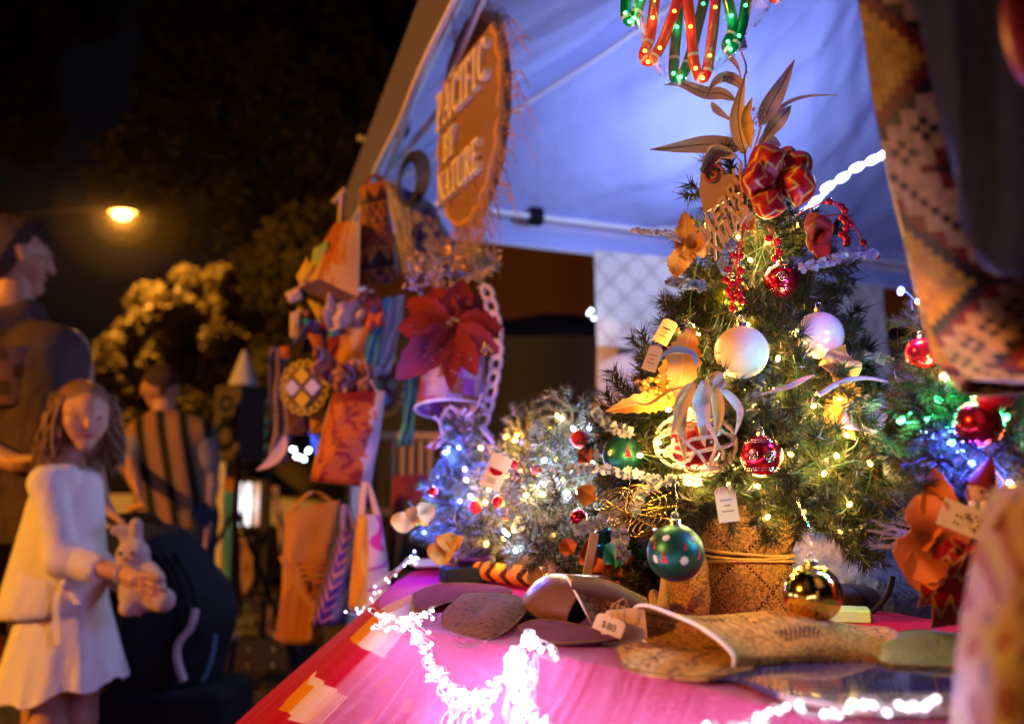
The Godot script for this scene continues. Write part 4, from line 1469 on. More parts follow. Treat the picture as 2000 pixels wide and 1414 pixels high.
	for s in [-1, 1]:
		for z in [-1, 1]:
			g = G.new()
			var sp := V(800, 1000, 3.5)
			g.box(Transform3D(Basis(), Vector3(sp.x + 0.12 * s, sp.y / 2, sp.z + 0.12 * z)), Vector3(0.03, sp.y, 0.03), 0.005)
			obj("leg", g, M.dark_wood, o)
	bag("backpack", "dark red backpack on the floor of the stall behind the bags", [[768, 930], [835, 925], [840, 1060], [765, 1062]], 3.2, 0.09, mat(Color(0.16, 0.01, 0.015), 0.8))
	bag("backpack", "black bag standing in the stall left of the small lit trees", [[780, 1000], [862, 1010], [866, 1110], [772, 1112]], 2.7, 0.07, M.black_cloth)

func _fold(p: Array, d: float, w: float, side := Vector3(0.2, 1, 0.3)) -> G:
	var g := G.new()
	var c := curve(VV(p, d), 20)
	for k in c.size():
		c[k] += Vector3(0, 0, 0.012 * sin(k * 0.8))
	var rows := []
	for k in c.size():
		var row := []
		for q in 7:
			row.append(c[k] + side.normalized() * w * (q / 6.0 - 0.5) + Vector3(0, 0, 0.010 * sin(q * 1.9 + k * 0.3)))
		rows.append(row)
	g.sheet(rows, false, 0.0025)
	return g

func round_purse(label: String, c: Vector3, rx: float, ry: float, cols: Array) -> void:
	var o := thing("round_purse", label, "purse", c - Vector3(0, ry, 0))
	var x := facing(c, Vector3(-0.3, -0.1, 1))
	var g := G.new()
	g.ball(c, Vector3(rx, ry, 0.018), 24, x.basis)
	obj("purse_body", g, mat(Color(0.12, 0.06, 0.02), 0.8), o)
	for q in [[0, 0.45, 0], [0.45, 0, 1], [0, -0.45, 0], [-0.45, 0, 1]]:
		g = G.new()
		g.box(x * Transform3D(Basis(Vector3.BACK, PI / 4), Vector3(q[0] * rx, q[1] * ry, 0.018)), Vector3(rx * 0.5, rx * 0.5, 0.006), 0.002)
		obj("diamond", g, cols[q[2]], o)
	for k in 18:
		g = G.new()
		var an := TAU * k / 18
		var p := []
		for q in 9:
			var a2 := TAU * q / 8
			p.append(x * Vector3(cos(an) * rx * 0.92 + cos(a2) * rx * 0.14, sin(an) * ry * 0.92 + sin(a2) * rx * 0.14, 0.008))
		g.tube(p, rx * 0.055, 5)
		obj("rim_loop", g, M.yellow, o)

# ---------------------------------------------------------------- the table, its cloth and lights
var cloth := []          # the hanging side of the cloth, point by point
var cloth_out := []
func seen_at(p: Vector3) -> Vector2:
	var q := p - EYE
	var z := q.dot(fw)
	return Vector2(1000.0 + F * q.x / z, 707.0 - F * q.dot(upv) / z)
func on_cloth(x: float, y: float, lift := 0.012) -> Vector3:
	var best := 1e9
	var br := 0
	var bk := 0
	for r in cloth.size() - 1:
		for k in cloth[r].size() - 1:
			var d: float = cloth_px[r][k].distance_squared_to(Vector2(x, y))
			if d < best:
				best = d
				br = r
				bk = k
	var p0: Vector2 = cloth_px[br][bk]
	var du: Vector2 = cloth_px[br][bk + 1] - p0
	var dv: Vector2 = cloth_px[br + 1][bk] - p0
	var e := Vector2(x, y) - p0
	var det := du.cross(dv)
	var a := 0.0
	var b := 0.0
	if absf(det) > 1.0:
		a = clampf(e.cross(dv) / det, -1.5, 1.5)
		b = clampf(du.cross(e) / det, -1.5, 1.5)
	return cloth[br][bk] + (cloth[br][bk + 1] - cloth[br][bk]) * a + (cloth[br + 1][bk] - cloth[br][bk]) * b + cloth_out[bk] * lift + Vector3(0, lift * 0.4, 0)
var cloth_px := []

func table() -> void:
	var edge := []
	for p in [[850, 1106], [800, 1122], [760, 1150], [738, 1185], [790, 1215], [870, 1243], [1000, 1266], [1200, 1308], [1380, 1350], [1540, 1395], [1700, 1428], [1870, 1455], [2080, 1500]]:
		edge.append(PY(p[0], p[1], TABLE))
	var back := []
	for p in [[860, 1104], [880, 1104], [900, 1104], [930, 1104], [970, 1106], [1010, 1108], [1100, 1116], [1250, 1132], [1400, 1146], [1520, 1160], [1660, 1185], [1800, 1208], [2080, 1245]]:
		back.append(PY(p[0], p[1], TABLE))
	var n := 120
	var fe := curve(edge, n)
	var be := curve(back, n)
	# the table itself: a trestle top and legs under the cloth
	var o := thing("table", "trestle table under the red cloth", "table", Vector3(0.2, 0, -1.1))
	var g := G.new()
	var poly := PackedVector2Array()
	for k in range(6, n, 6):
		var q: Vector3 = fe[k].lerp(be[k], 0.05)
		poly.append(Vector2(q.x, q.z))
	for k in range(n - 6, 5, -6):
		var q: Vector3 = fe[k].lerp(be[k], 0.95)
		poly.append(Vector2(q.x, q.z))
	g.prism(poly, Transform3D(Basis(Vector3.RIGHT, Vector3.BACK, Vector3.DOWN), Vector3(0, TABLE - 0.02, 0)), 0.03)
	obj("tabletop", g, M.wood, o)
	for k in [24, 60, 96]:
		for f in [0.3, 0.75]:
			g = G.new()
			var q: Vector3 = fe[k].lerp(be[k], f)
			g.box(Transform3D(Basis(), Vector3(q.x, (TABLE - 0.035) / 2, q.z)), Vector3(0.03, TABLE - 0.036, 0.03), 0.003)
			obj("leg", g, M.dark_metal, o)
	# the cloth: lying on top, then hanging in folds, pulled out at the near left corner
	g = G.new()
	var rows := []
	for r in 13:
		var row := []
		for k in n + 1:
			row.append(be[k].lerp(fe[k], r / 12.0) + Vector3(0, 0.0015 + 0.0008 * sin(k * 0.9 + r), 0))
		rows.append(row)
	g.sheet(rows, false, 0.0, 1.0, 0.06)
	cloth_out = []
	for k in n + 1:
		var tg: Vector3 = fe[mini(k + 1, n)] - fe[maxi(k - 1, 0)]
		var out := Vector3(tg.z, 0, -tg.x).normalized()
		if out.dot(fe[k] - be[k]) < 0:
			out = -out
		cloth_out.append(out)
	for pas in 6:
		var sm := cloth_out.duplicate()
		for k in range(1, n):
			sm[k] = (cloth_out[k - 1] + cloth_out[k] * 1.5 + cloth_out[k + 1]).normalized()
		cloth_out = sm
	for r in 41:
		var t := r / 40.0
		var row := []
		var px := []
		for k in n + 1:
			var u := float(k) / n * 12.0
			var fl := 0.78 if u < 3.4 else lerpf(0.78, 0.34, smoothstep(3.4, 5.5, u)) - 0.2 * smoothstep(6.0, 9.5, u)
			var fold := (0.5 + 0.5 * sin(u * 7.3 + sin(u * 2.1) * 1.6)) * 0.11 * smoothstep(0.0, 0.3, t) * smoothstep(3.6, 5.0, u) + 0.008 * sin(u * 19.0) * smoothstep(0.0, 0.2, t)
			var p: Vector3 = fe[k] + cloth_out[k] * (fl * t + 0.02 * (1.0 - exp(-t * 14.0)) + fold)
			p.y = TABLE + 0.0015 - 0.72 * t + 0.014 * (exp(-t * 20.0) - 1.0)
			row.append(p)
			px.append(seen_at(p))
		cloth.append(row)
		cloth_px.append(px)
	g.sheet(cloth, false, 0.0, 1.0, 2.0)
	var cm := bumpy(mat(Color(1, 1, 1), 0.75, 0.0, T.cloth), T.grain, 0.03, Vector3.ONE, false)
	cm.metallic_specular = 0.15
	one("tablecloth", g, cm, "red cloth with a border of pale and gold blocks, draped over the stall table", "tablecloth")
	# tulle over it, two gathered layers
	g = G.new()
	for layer in 2:
		rows = []
		for r in 36:
			var row := []
			for k4 in range(160, n * 4 + 1):
				var k := mini(k4 / 4, n - 1)
				var fr := k4 / 4.0 - k
				var u := k4 / 4.0 / n * 12.0
				var f := smoothstep(4.1, 4.6, u)
				var p: Vector3
				var out: Vector3 = cloth_out[k].lerp(cloth_out[k + 1], fr)
				if r < 4:
					p = be[k].lerp(fe[k], 0.86 + 0.035 * r).lerp(be[k + 1].lerp(fe[k + 1], 0.86 + 0.035 * r), fr) + Vector3(0, 0.0008 + 0.0005 * layer, 0)
				else:
					p = cloth[r - 4][k].lerp(cloth[r - 4][k + 1], fr)
				var depth := clampf((r - 2) / 12.0, 0.05, 1.0)
				var w := sin(u * 38.0 + sin(u * 11.0 + layer) * 2.0 + layer * 1.7 + 0.35 * sin(r * 0.25 + u * 3.0)) + 0.5 * sin(u * 83.0 + layer * 2.0 + sin(u * 17.0))
				row.append(p + out * (0.003 + 0.004 * layer + f * (0.012 + 0.008 * w) * depth) + Vector3(0, 0.0012 + 0.0003 * w * (1.0 - depth), 0))
			rows.append(row)
		g.sheet(rows, false, 0.0, 14.0, 1.0)
	one("tulle_overlay", g, M.tulle, "pale pink tulle gathered over the front of the red cloth", "tulle")

	# the bright light curtain bundled along the front of the cloth
	var paths := [
		[[[830, 1103], [805, 1110], [775, 1130], [758, 1160], [748, 1190], [730, 1200], [712, 1205]], 30, 9],
		[[[740, 1205], [770, 1215], [800, 1222], [830, 1218], [862, 1205]], 34, 9],
		[[[750, 1230], [790, 1240], [820, 1235], [850, 1240]], 10, 9],
		[[[846, 1250], [858, 1280], [872, 1312], [895, 1345], [925, 1368], [960, 1372], [1000, 1352], [1030, 1318], [1052, 1280], [1072, 1258]], 74, 9],
		[[[900, 1372], [925, 1392], [960, 1385], [985, 1372]], 10, 6],
		[[[1060, 1255], [1085, 1270], [1100, 1290]], 10, 12],
		[[[1045, 1300], [1046, 1340], [1040, 1390], [1038, 1420]], 12, 6],
		[[[1062, 1300], [1066, 1340], [1068, 1390], [1070, 1420]], 10, 5],
		[[[985, 1365], [990, 1400], [985, 1425]], 6, 5],
		[[[1072, 1420], [1150, 1448], [1290, 1470], [1420, 1455], [1530, 1415]], 56, 14],
		[[[1550, 1404], [1620, 1402], [1700, 1400], [1780, 1396], [1860, 1392]], 18, 8],
	]
	var first := on_cloth(1040, 1420)
	o = thing("light_curtain", "tangle of bright white fairy lights on clear wire along the front of the red cloth", "string lights", first)
	var b := G.new()
	b.ball(Vector3.ZERO, Vector3(0.0017, 0.0024, 0.0017), 8)
	var bm := b.mesh()
	var cnt := 0
	for s in paths:
		var c := curve(s[0].map(func(q): return Vector3(q[0], q[1], 0)), s[1])
		var pts := []
		for k in c.size():
			var j := 1.0 if s[1] > 15 else 0.5
			var p := on_cloth(c[k].x + R(-1, 1) * s[2] * j, c[k].y + R(-1, 1) * s[2] * j, R(0.008, 0.026))
			pts.append(p)
			put("bulb", bm, M.icy, aim(p, Vector3(R(-1, 1), R(-1, 1), R(-1, 1))), o)
			cnt += 1
			if cnt % 5 == 0:
				lamp(p + cloth_out[60] * 0.035 + Vector3(0, 0.01, 0), Color(0.76, 0.64, 1.0).linear_to_srgb(), 0.0013, 0.015, o, 3.0)
		for w in 3:
			g = G.new()
			var line := []
			for k in pts.size():
				line.append(pts[k] + Vector3(R(-1, 1), R(-1, 1), R(-1, 1)) * 0.005)
			g.tube(curve(line, line.size() * 2), 0.0004, 4)
			obj("clear_wire", g, M.wire, o)
	for k in 34:
		var x0 := R(1030, 1076) if k < 22 else R(895, 990)
		var y0 := R(1285, 1310) if k < 22 else R(1370, 1390)
		g = G.new()
		var line := []
		for q in 6:
			line.append(on_cloth(x0 + R(-5, 5) - q, y0 + q * 27.0, R(0.012, 0.024)))
		g.tube(curve(line, 12), 0.00045, 4)
		obj("clear_wire", g, M.wire, o)

# ---------------------------------------------------------------- mats and small things on the table
func fan(pts: Array, lift: float, m: Material, label: String, group := "", curl := 0.0, called := "plaited_mat") -> Node3D:
	# a thin mat with a rounded outline: pts are [x, y, height over the table]
	var c := Vector3.ZERO
	var rim := []
	for p in pts:
		rim.append(PY(p[0], p[1], TABLE + p[2] + 0.006))
	rim.append(rim[0])
	rim = curve(rim, 40).slice(0, 40)
	for p in rim:
		c += p / 40.0
	c.y += lift
	var rows := []
	for r in 9:
		var f := 1.0 - r / 8.0 * 0.999
		var row := []
		for p in rim:
			row.append(c.lerp(p, f) + Vector3(0, curl * sin(PI * f), 0))
		rows.append(row)
	var g := G.new()
	g.sheet(rows, true, 0.0022, 1.0, 1.0, c - Vector3(0, 0.4, 0))
	for k in g.v.size():
		g.t[k] = Vector2(g.v[k].x + g.v[k].z * 0.6, g.v[k].z - g.v[k].x * 0.6) * 3.0
	var o := one(called, g, m, label, "mat", group)
	var e := G.new()
	var lip := rim.duplicate()
	lip.append(rim[0])
	e.tube(lip, 0.0009, 5)
	obj("edge_binding", e, M.plain, o)
	return o

func _dull(c: Color) -> StandardMaterial3D:
	var m := bumpy(mat(c, 0.9), T.weave, 0.05, Vector3.ONE * 12)
	m.metallic_specular = 0.12
	return m

func mats_on_table() -> void:
	var grp := "plaited mats lying on the table"
	fan([[905, 1160, 0.012], [980, 1158, 0.014], [1030, 1178, 0.012], [1010, 1215, 0.004], [965, 1246, -0.002], [905, 1262, -0.010], [876, 1246, -0.008], [864, 1200, 0.002]], 0.008, M.brim, "brown plaited mat fanning out over the table edge above the fairy lights", grp, 0.006)
	fan([[1012, 1222, 0.004], [1060, 1210, 0.008], [1150, 1225, 0.008], [1210, 1245, 0.004], [1100, 1256, 0.0], [1035, 1246, -0.002]], 0.004, _dull(Color(0.12, 0.035, 0.07)), "purple-brown mat edge lying under the rolled mat with the price tags", grp)
	fan([[805, 1160, 0.004], [850, 1142, 0.008], [930, 1140, 0.008], [1000, 1152, 0.008], [960, 1168, 0.006], [880, 1176, 0.004], [815, 1192, 0.002]], 0.004, _dull(Color(0.14, 0.012, 0.04)), "dark red cloth mat lying behind the brown fan mat", grp)

	# the big folded mat in front
	var o := thing("folded_mat", "long folded plaited mat with dark stitched patterns, in front of the pot", "mat", PY(1500, 1300, TABLE))
	var g := G.new()
	var rows := []
	for r in 30:
		var f := r / 29.0
		var a := PY(lerpf(1436, 1800, f), lerpf(1312, 1297, f) - 6 * sin(PI * f), TABLE + 0.006)
		var b := PY(lerpf(1236, 1772, f), lerpf(1246, 1252, f), TABLE + 0.006)
		var h := lerpf(0.030, 0.016, pow(f, 0.7)) * (1.0 if f < 0.93 else sqrt(maxf(0.05, (1.0 - f) / 0.07)))
		var row := []
		for k in 36:
			var an := TAU * k / 36
			var p := (a + b) / 2 + (a - b) / 2 * (signf(cos(an)) * pow(absf(cos(an)), 0.75))
			p.y += h * (0.5 + 0.5 * sin(an)) * (1.0 - 0.35 * cos(an)) - 0.006 * sin(f * 9.0) * maxf(sin(an), 0.0)
			if sin(an) < 0:
				p.y -= 0.004
			row.append(p)
		rows.append(row)
	g.sheet(rows, true, 0.0022, 1.1, 1.25, rows[15][0].lerp(rows[15][18], 0.5))
	obj("upper_fold", g, M.roll, o)
	g = G.new()
	g.tube(rows[0] + [rows[0][0]], 0.0017, 5)
	obj("edge_binding", g, M.paper, o)
	var q2 := fan([[1202, 1266, 0.002], [1240, 1256, 0.006], [1330, 1265, 0.006], [1470, 1300, 0.004], [1400, 1321, 0.002], [1310, 1320, 0.0], [1225, 1304, -0.002]], 0.002, M.roll, "rounded end flap of plaited mat under the long folded mat", grp)
	q2.name = q2.name
	# rolled mat with tags
	o = thing("rolled_mat", "rolled mat with a shiny lilac-brown back and open plaited mouth beside the price tags", "mat", PY(1100, 1240, TABLE))
	g = G.new()
	rows = []
	for r in 18:
		var f := r / 17.0
		var c := PY(lerpf(1022, 1150, f), lerpf(1210, 1226, f), TABLE)
		var h := 0.0285 * sqrt(1.0 - pow(maxf(0.0, 1.0 - f * 3.2), 2.0)) + 0.0003
		var row := []
		for k in 30:
			var an := TAU * k / 30
			row.append(c + Vector3(sin(an) * h * 0.5 - f * 0.02 * cos(an), 0.026 + 0.002 * f + sin(an) * h * 0.9, cos(an) * h * 1.3))
		rows.append(row)
	g.sheet(rows, true, 0.0022, 1.0, 1.0, PY(1085, 1210, TABLE) + Vector3(0, 0.03, 0))
	obj("roll", g, bumpy(mat(Color(0.16, 0.075, 0.06), 0.32), T.weave, 0.04, Vector3.ONE * 10), o)
	g = G.new()
	var m0: Array = rows[17]
	rows = []
	for r in 14:
		var f := r / 13.0
		var row := []
		for k in 19:
			var an := PI * (k / 18.0) + PI * 0.0 - PI / 2
			var st: Vector3 = PY(1140, 1226, TABLE) + Vector3(-0.014 * sin(an) - 0.004, 0.028 + sin(an) * 0.0262, cos(an) * 0.037)
			var en: Vector3 = PY(1262, 1218, TABLE) + Vector3(0, 0.016 + sin(an) * 0.010, cos(an) * 0.022 - 0.006)
			row.append(st.lerp(en, f) + Vector3(0, 0.004 * sin(PI * f), 0))
		rows.append(row)
	g.sheet(rows, false, 0.002, 0.62, 0.85)
	obj("mouth_flap", g, M.plain, o)
	g = G.new()
	g.tube(rows[0], 0.0018, 5)
	obj("edge_binding", g, M.paper, o)
	# two tags
	for k in 2:
		var at := V(1190, 1222, 0.885) if k == 0 else V(1216, 1226, 0.895)
		var x := facing(at, Vector3(-0.25, 0.35, 1), -0.35 if k == 0 else 0.12)
		o = thing("price_tag", ["small cream price tag with a handwritten price, on top of the larger tag", "larger blank brown card tag beside the rolled mat"][k], "tag", at - Vector3(0, 0.012, 0))
		g = G.new()
		if k == 0:
			g.prism(PackedVector2Array([Vector2(-0.014, -0.0075), Vector2(0.014, -0.0075), Vector2(0.014, 0.005), Vector2(0.011, 0.008), Vector2(-0.011, 0.008), Vector2(-0.014, 0.005)]), x, 0.0008)
		else:
			g.prism(PackedVector2Array([Vector2(-0.020, -0.017), Vector2(0.022, -0.015), Vector2(0.022, 0.017), Vector2(-0.013, 0.017), Vector2(-0.020, 0.009)]), x, 0.0009)
		obj("card", g, M.kraft if k else mat(Color(0.68, 0.5, 0.28), 0.8), o)
		if k == 0:
			var tm := TextMesh.new()
			tm.text = "$80"
			tm.font_size = 32
			tm.pixel_size = 0.00026
			tm.depth = 0.0004
			var f := SystemFont.new()
			f.font_names = PackedStringArray(["Droid Sans"])
			f.font_italic = true
			tm.font = f
			put("handwriting", tm, M.ink, x * Transform3D(Basis(), Vector3(0, -0.001, 0.0007)), o)
		g = G.new()
		g.tube(curve([x * Vector3(0, 0.006, 0.001), x * Vector3(-0.003, 0.017, 0.006), x * Vector3(0.004, 0.028, -0.004), x * Vector3(0.008, 0.014, -0.003)], 10), 0.0005, 4)
		obj("thread", g, M.raffia, o)
	# chevron roll, dark tray, driftwood, stick, dish, box
	g = G.new()
	g.tube([PY(934, 1140, TABLE) + Vector3(0, 0.02, 0), PY(960, 1142, TABLE) + Vector3(0, 0.02, 0), PY(1000, 1148, TABLE) + Vector3(0, 0.02, 0), PY(1045, 1154, TABLE) + Vector3(0, 0.02, 0)], 0.0155, 18, 1.0, 2.0)
	one("rolled_mat", g, M.chevron_roll, "small rolled mat with dark chevrons at the foot of the small lit trees", "mat")
	g = G.new()
	g.box(Transform3D(Basis(Vector3.UP, 0.3), PY(905, 1140, TABLE) + Vector3(0, 0.014, 0)), Vector3(0.07, 0.026, 0.06), 0.004)
	one("box", g, M.black, "low black box behind the dark red mat", "box")
	g = G.new()
	g.lathe([Vector2(0.0, 0.004), Vector2(0.03, 0.003), Vector2(0.044, 0.012), Vector2(0.045, 0.015), Vector2(0.03, 0.006), Vector2(0.0, 0.006)], PY(915, 1136, TABLE) + Vector3(0, 0.027, 0), 28)
	one("plate", g, mat(Color(0.2, 0.06, 0.4), 0.25), "shallow purple plate on the black box", "plate")
	g = G.new()
	g.box(Transform3D(Basis(Vector3.UP, 0.2), PY(835, 1112, TABLE) + Vector3(0, 0.012, 0)), Vector3(0.06, 0.012, 0.08), 0.003)
	one("box", g, M.white_paint, "flat white box at the far left corner of the table", "box")
	g = G.new()
	g.tube(curve([PY(1297, 1206, TABLE), PY(1297, 1206, TABLE) + Vector3(0.004, 0.025, 0), PY(1305, 1206, TABLE) + Vector3(0.004, 0.06, -0.004), PY(1305, 1206, TABLE) + Vector3(0.006, 0.09, -0.01)], 12), [0.012, 0.0115, 0.0105, 0.01, 0.0095, 0.009, 0.009, 0.0088, 0.0086, 0.0085, 0.008, 0.0075, 0.006], 10)
	g.tube(curve([PY(1290, 1202, TABLE) + Vector3(0, 0.006, 0.004), PY(1281, 1202, TABLE) + Vector3(0, 0.016, 0.006), PY(1278, 1202, TABLE) + Vector3(-0.002, 0.03, 0.006)], 6), [0.009, 0.0095, 0.009, 0.0085, 0.0075, 0.006, 0.003], 8)
	one("driftwood", g, bumpy(mat(Color(0.55, 0.42, 0.34), 0.6), T.fine, 0.2, Vector3.ONE * 25), "pale forked piece of driftwood standing below the green ball", "driftwood")
	g = G.new()
	g.box(Transform3D(Basis(Vector3.BACK, -0.2), V(1152, 1095, 1.12)), Vector3(0.011, 0.066, 0.004), 0.001)
	one("wooden_stick", g, M.wood, "flat pale wooden stick leaning upright behind the rolled mat", "stick")
	g = G.new()
	g.tube(curve(VV([[1116, 1142], [1160, 1146], [1210, 1162], [1262, 1190]], 1.0), 12), [0.004, 0.007, 0.009, 0.01, 0.0105, 0.011, 0.011, 0.0105, 0.01, 0.009, 0.008, 0.006, 0.003], 8)
	one("wooden_pod", g, M.dark_wood, "dark polished wooden pod lying behind the rolled mat", "pod")
	var c := PY(1078, 1140, TABLE)
	o = thing("clear_box", "clear plastic box of small silver baubles behind the rolled mat", "box", c)
	g = G.new()
	g.box(Transform3D(Basis(Vector3.UP, 0.2), c + Vector3(0, 0.035, 0)), Vector3(0.05, 0.066, 0.04), 0.002)
	var pl := mat(Color(1, 1, 1), 0.05)
	pl.albedo_color = Color(0.95, 0.97, 1.0, 0.12)
	pl.transparency = BaseMaterial3D.TRANSPARENCY_ALPHA
	obj("box_shell", g, pl, o)
	for k in 18:
		g = G.new()
		g.ball(c + Vector3(R(-0.016, 0.016), 0.008 + k * 0.0026, R(-0.012, 0.012)), 0.006, 10)
		obj("bauble", g, [M.silver, M.gold, M.red_metal][k % 3 if k % 5 == 0 else 0], o)
	# flyer under plastic, mats and pad at the right end
	g = G.new()
	var poly := PackedVector2Array()
	for p in [[1330, 1312], [1440, 1326], [1540, 1366], [1700, 1391], [1880, 1392], [2000, 1380], [2000, 1290], [1840, 1292], [1640, 1296], [1460, 1292]]:
		var q := PY(p[0], p[1], TABLE + 0.006)
		poly.append(Vector2(q.x, q.z))
	g.prism(poly, Transform3D(Basis(Vector3.RIGHT, Vector3.BACK, Vector3.DOWN), Vector3(0, TABLE + 0.006, 0)), 0.004)
	for k in g.v.size():
		g.t[k] = Vector2((g.v[k].x - 0.1) / 0.35, (g.v[k].z + 0.8) / 0.25)
	var fm := mat(Color(1, 1, 1), 0.09, 0.0, T.paperprint)
	fm.clearcoat_enabled = true
	fm.clearcoat = 1.0
	fm.clearcoat_roughness = 0.03
	one("printed_sheet", g, fm, "glossy blue printed sheet with a pale edge at the front right of the table", "printed sheet")
	fan([[1700, 1262, 0.008], [1770, 1232, 0.01], [1860, 1236, 0.01], [1980, 1262, 0.008], [1990, 1300, 0.006], [1840, 1302, 0.004], [1730, 1296, 0.004]], 0.012, bumpy(mat(Color(0.16, 0.24, 0.22), 0.4), T.cells, 1.0, Vector3.ONE * 12), "grey-green pebbled mat at the right end of the folded mat", grp)
	g = G.new()
	g.box(Transform3D(Basis(Vector3.UP, -0.3), PY(1650, 1214, TABLE) + Vector3(0, 0.008, 0)), Vector3(0.055, 0.014, 0.05), 0.002)
	one("notepad", g, mat(Color(0.35, 0.62, 0.4), 0.6), "pale green pad of paper on the table behind the gold ball", "notepad")

# ---------------------------------------------------------------- evergreen boughs, shared by all the trees
var boughs := {}       # kind -> size class -> meshes
func needle(g: G, p: Vector3, d: Vector3, l: float, w: float) -> void:
	var s := d.cross(Vector3(0.3, 0.5, 0.8)).normalized() * w
	var u := d.cross(s).normalized() * w
	var t := p + d * l
	var k := g.add(p + s, s.normalized()); g.add(p - s * 0.5 + u * 0.87, (u - s).normalized()); g.add(p - s * 0.5 - u * 0.87, (-u - s).normalized()); g.add(t, d)
	g.tri(k, k + 1, k + 3); g.tri(k + 1, k + 2, k + 3); g.tri(k + 2, k, k + 3)
func twig(g: G, a: Vector3, b: Vector3, bend: Vector3, frost: float, dens: float, nl: float) -> void:
	var c := curve([a, a.lerp(b, 0.5) + bend, b], 8)
	g.col = Color(0.06, 0.035, 0.02)
	g.tube(c, [0.0014, 0.0013, 0.0012, 0.0012, 0.0011, 0.001, 0.0009, 0.0008, 0.0006], 4)
	var n := int(a.distance_to(b) * dens)
	for k in n:
		var f := (k + rng.randf()) / n
		var q := f * 8.0
		var i0 := mini(int(q), 7)
		var p: Vector3 = c[i0].lerp(c[i0 + 1], q - i0)
		var tg: Vector3 = (c[i0 + 1] - c[i0]).normalized()
		var rd := Vector3(rng.randfn(), rng.randfn(), rng.randfn())
		rd = (rd - tg * rd.dot(tg)).normalized()
		var d := (tg * R(0.35, 1.0) + rd * R(0.55, 1.0)).normalized()
		var z := rng.randf()
		if z < frost:
			g.col = Color(0.36, 0.37, 0.4) * R(0.5, 1.1)
		elif z > 0.985:
			g.col = Color(0.16, 0.1, 0.4)
		elif z > 0.93:
			g.col = Color(0.16, 0.09, 0.03) * R(0.6, 1.2)
		else:
			var e := R(0.5, 1.35)
			g.col = Color(0.027 * e * R(0.7, 1.6), 0.042 * e, 0.013 * e)
		needle(g, p, d, nl * R(0.55, 1.15), R(0.0006, 0.00105))
	g.col = Color.WHITE
func make_boughs() -> void:
	for kind in [["green", 0.012], ["frosted", 0.4]]:
		var sets := []
		for cls in [[0.075, 2, 0.02], [0.125, 5, 0.022], [0.19, 8, 0.024]]:
			var ms := []
			for v in 4:
				var g := G.new()
				var ln: float = cls[0]
				twig(g, Vector3.ZERO, Vector3(0, ln, 0), Vector3(R(-0.1, 0.1), 0, R(-0.1, 0.1)) * ln, kind[1], 1900, cls[2])
				for k in cls[1]:
					var f := lerpf(0.22, 0.85, (k + 0.5) / cls[1])
					var an = k * 2.4 + R(-0.5, 0.5)
					var a := Vector3(0, ln * f, 0)
					var l2 := ln * lerpf(0.5, 0.3, f)
					var b := a + Vector3(cos(an) * 0.75, 0.75, sin(an) * 0.55) * l2
					twig(g, a, b, Vector3(R(-0.06, 0.06), 0.06, R(-0.06, 0.06)) * l2, kind[1], 1900, cls[2])
				ms.append(g.mesh())
			sets.append(ms)
		boughs[kind[0]] = sets
func bough(o: Node3D, a: Vector3, d: Vector3, length: float, kind := "green") -> void:
	var cls := 0 if length < 0.095 else 1 if length < 0.155 else 2
	var base: float = [0.075, 0.125, 0.19][cls]
	put("branch", boughs[kind][cls][rng.randi() % 4], M.needle, aim(a, d, R(0, TAU), length / base), o)
func ball_thing(label: String, p: Vector3, r: float, m: Material, called := "bauble", group := "", cap := true) -> Node3D:
	var o := thing(called, label, "bauble", p - Vector3(0, r, 0), group)
	var g := G.new()
	g.ball(p, r, 40)
	obj("globe", g, m, o)
	if cap:
		g = G.new()
		var h := r * 0.17
		g.lathe([Vector2(0, h * 1.1), Vector2(r * 0.2, h * 1.05), Vector2(r * 0.23, h * 0.8), Vector2(r * 0.22, h * 0.3), Vector2(r * 0.25, -h * 0.3), Vector2(r * 0.25, -h * 0.5)], p + Vector3(0, r * 0.98, 0), 20)
		obj("cap", g, M.cap, o)
		g = G.new()
		var ring := []
		for k in 13:
			var an := TAU * k / 12
			ring.append(p + Vector3(cos(an) * r * 0.12, r * 1.26 + sin(an) * r * 0.14, 0))
		g.tube(ring, r * 0.025, 5)
		obj("loop", g, M.cap, o)
	return o
func swirls(o: Node3D, c: Vector3, r: float, centres: Array, m: Material) -> void:   # raised glitter spirals
	for q in centres:
		var n := (EYE - c).normalized()
		var x := n.cross(Vector3.UP).normalized() * -1.0
		var y := x.cross(n) * -1.0
		var g := G.new()
		var pts := []
		for k in 40:
			var f := k / 39.0
			var an := f * 5.0 * PI
			var d = n + x * (q[0] + cos(an) * 0.34 * f) + y * (q[1] + sin(an) * 0.34 * f)
			pts.append(c + d.normalized() * r * 1.005)
		g.tube(pts, r * 0.032, 6)
		obj("swirl", g, m, o)
	for s in [-0.72, 0.72, -0.62, 0.62]:
		var g := G.new()
		var pts := []
		for k in 37:
			var an := TAU * k / 36
			pts.append(c + Vector3(cos(an) * sqrt(1 - s * s), s, sin(an) * sqrt(1 - s * s)) * r * 1.004)
		g.tube(pts, r * 0.022, 5)
		obj("ring", g, m, o)
func leaf_thing(called: String, label: String, px: Array, d: float, w: float, m: Material, face := Vector3(0, 0.1, 1), fold := 0.25, peak := 0.42, group := "", vein: Material = null) -> Node3D:
	var sp := curve(VV(px, d), 18)
	var bend := R(0.6, 1.4)
	for k in sp.size():
		sp[k] += face.normalized() * w * 0.16 * sin(k * 0.55 * bend)
	var g := G.new()
	g.leaf(sp, w, face, fold, peak, 0.12 if called == "amber_leaf" else 0.0)
	var o := one(called, g, m, label, "leaf", group)
	if vein:
		g = G.new()
		g.tube(sp, 0.0007, 4)
		obj("midrib", g, vein, o)
	return o
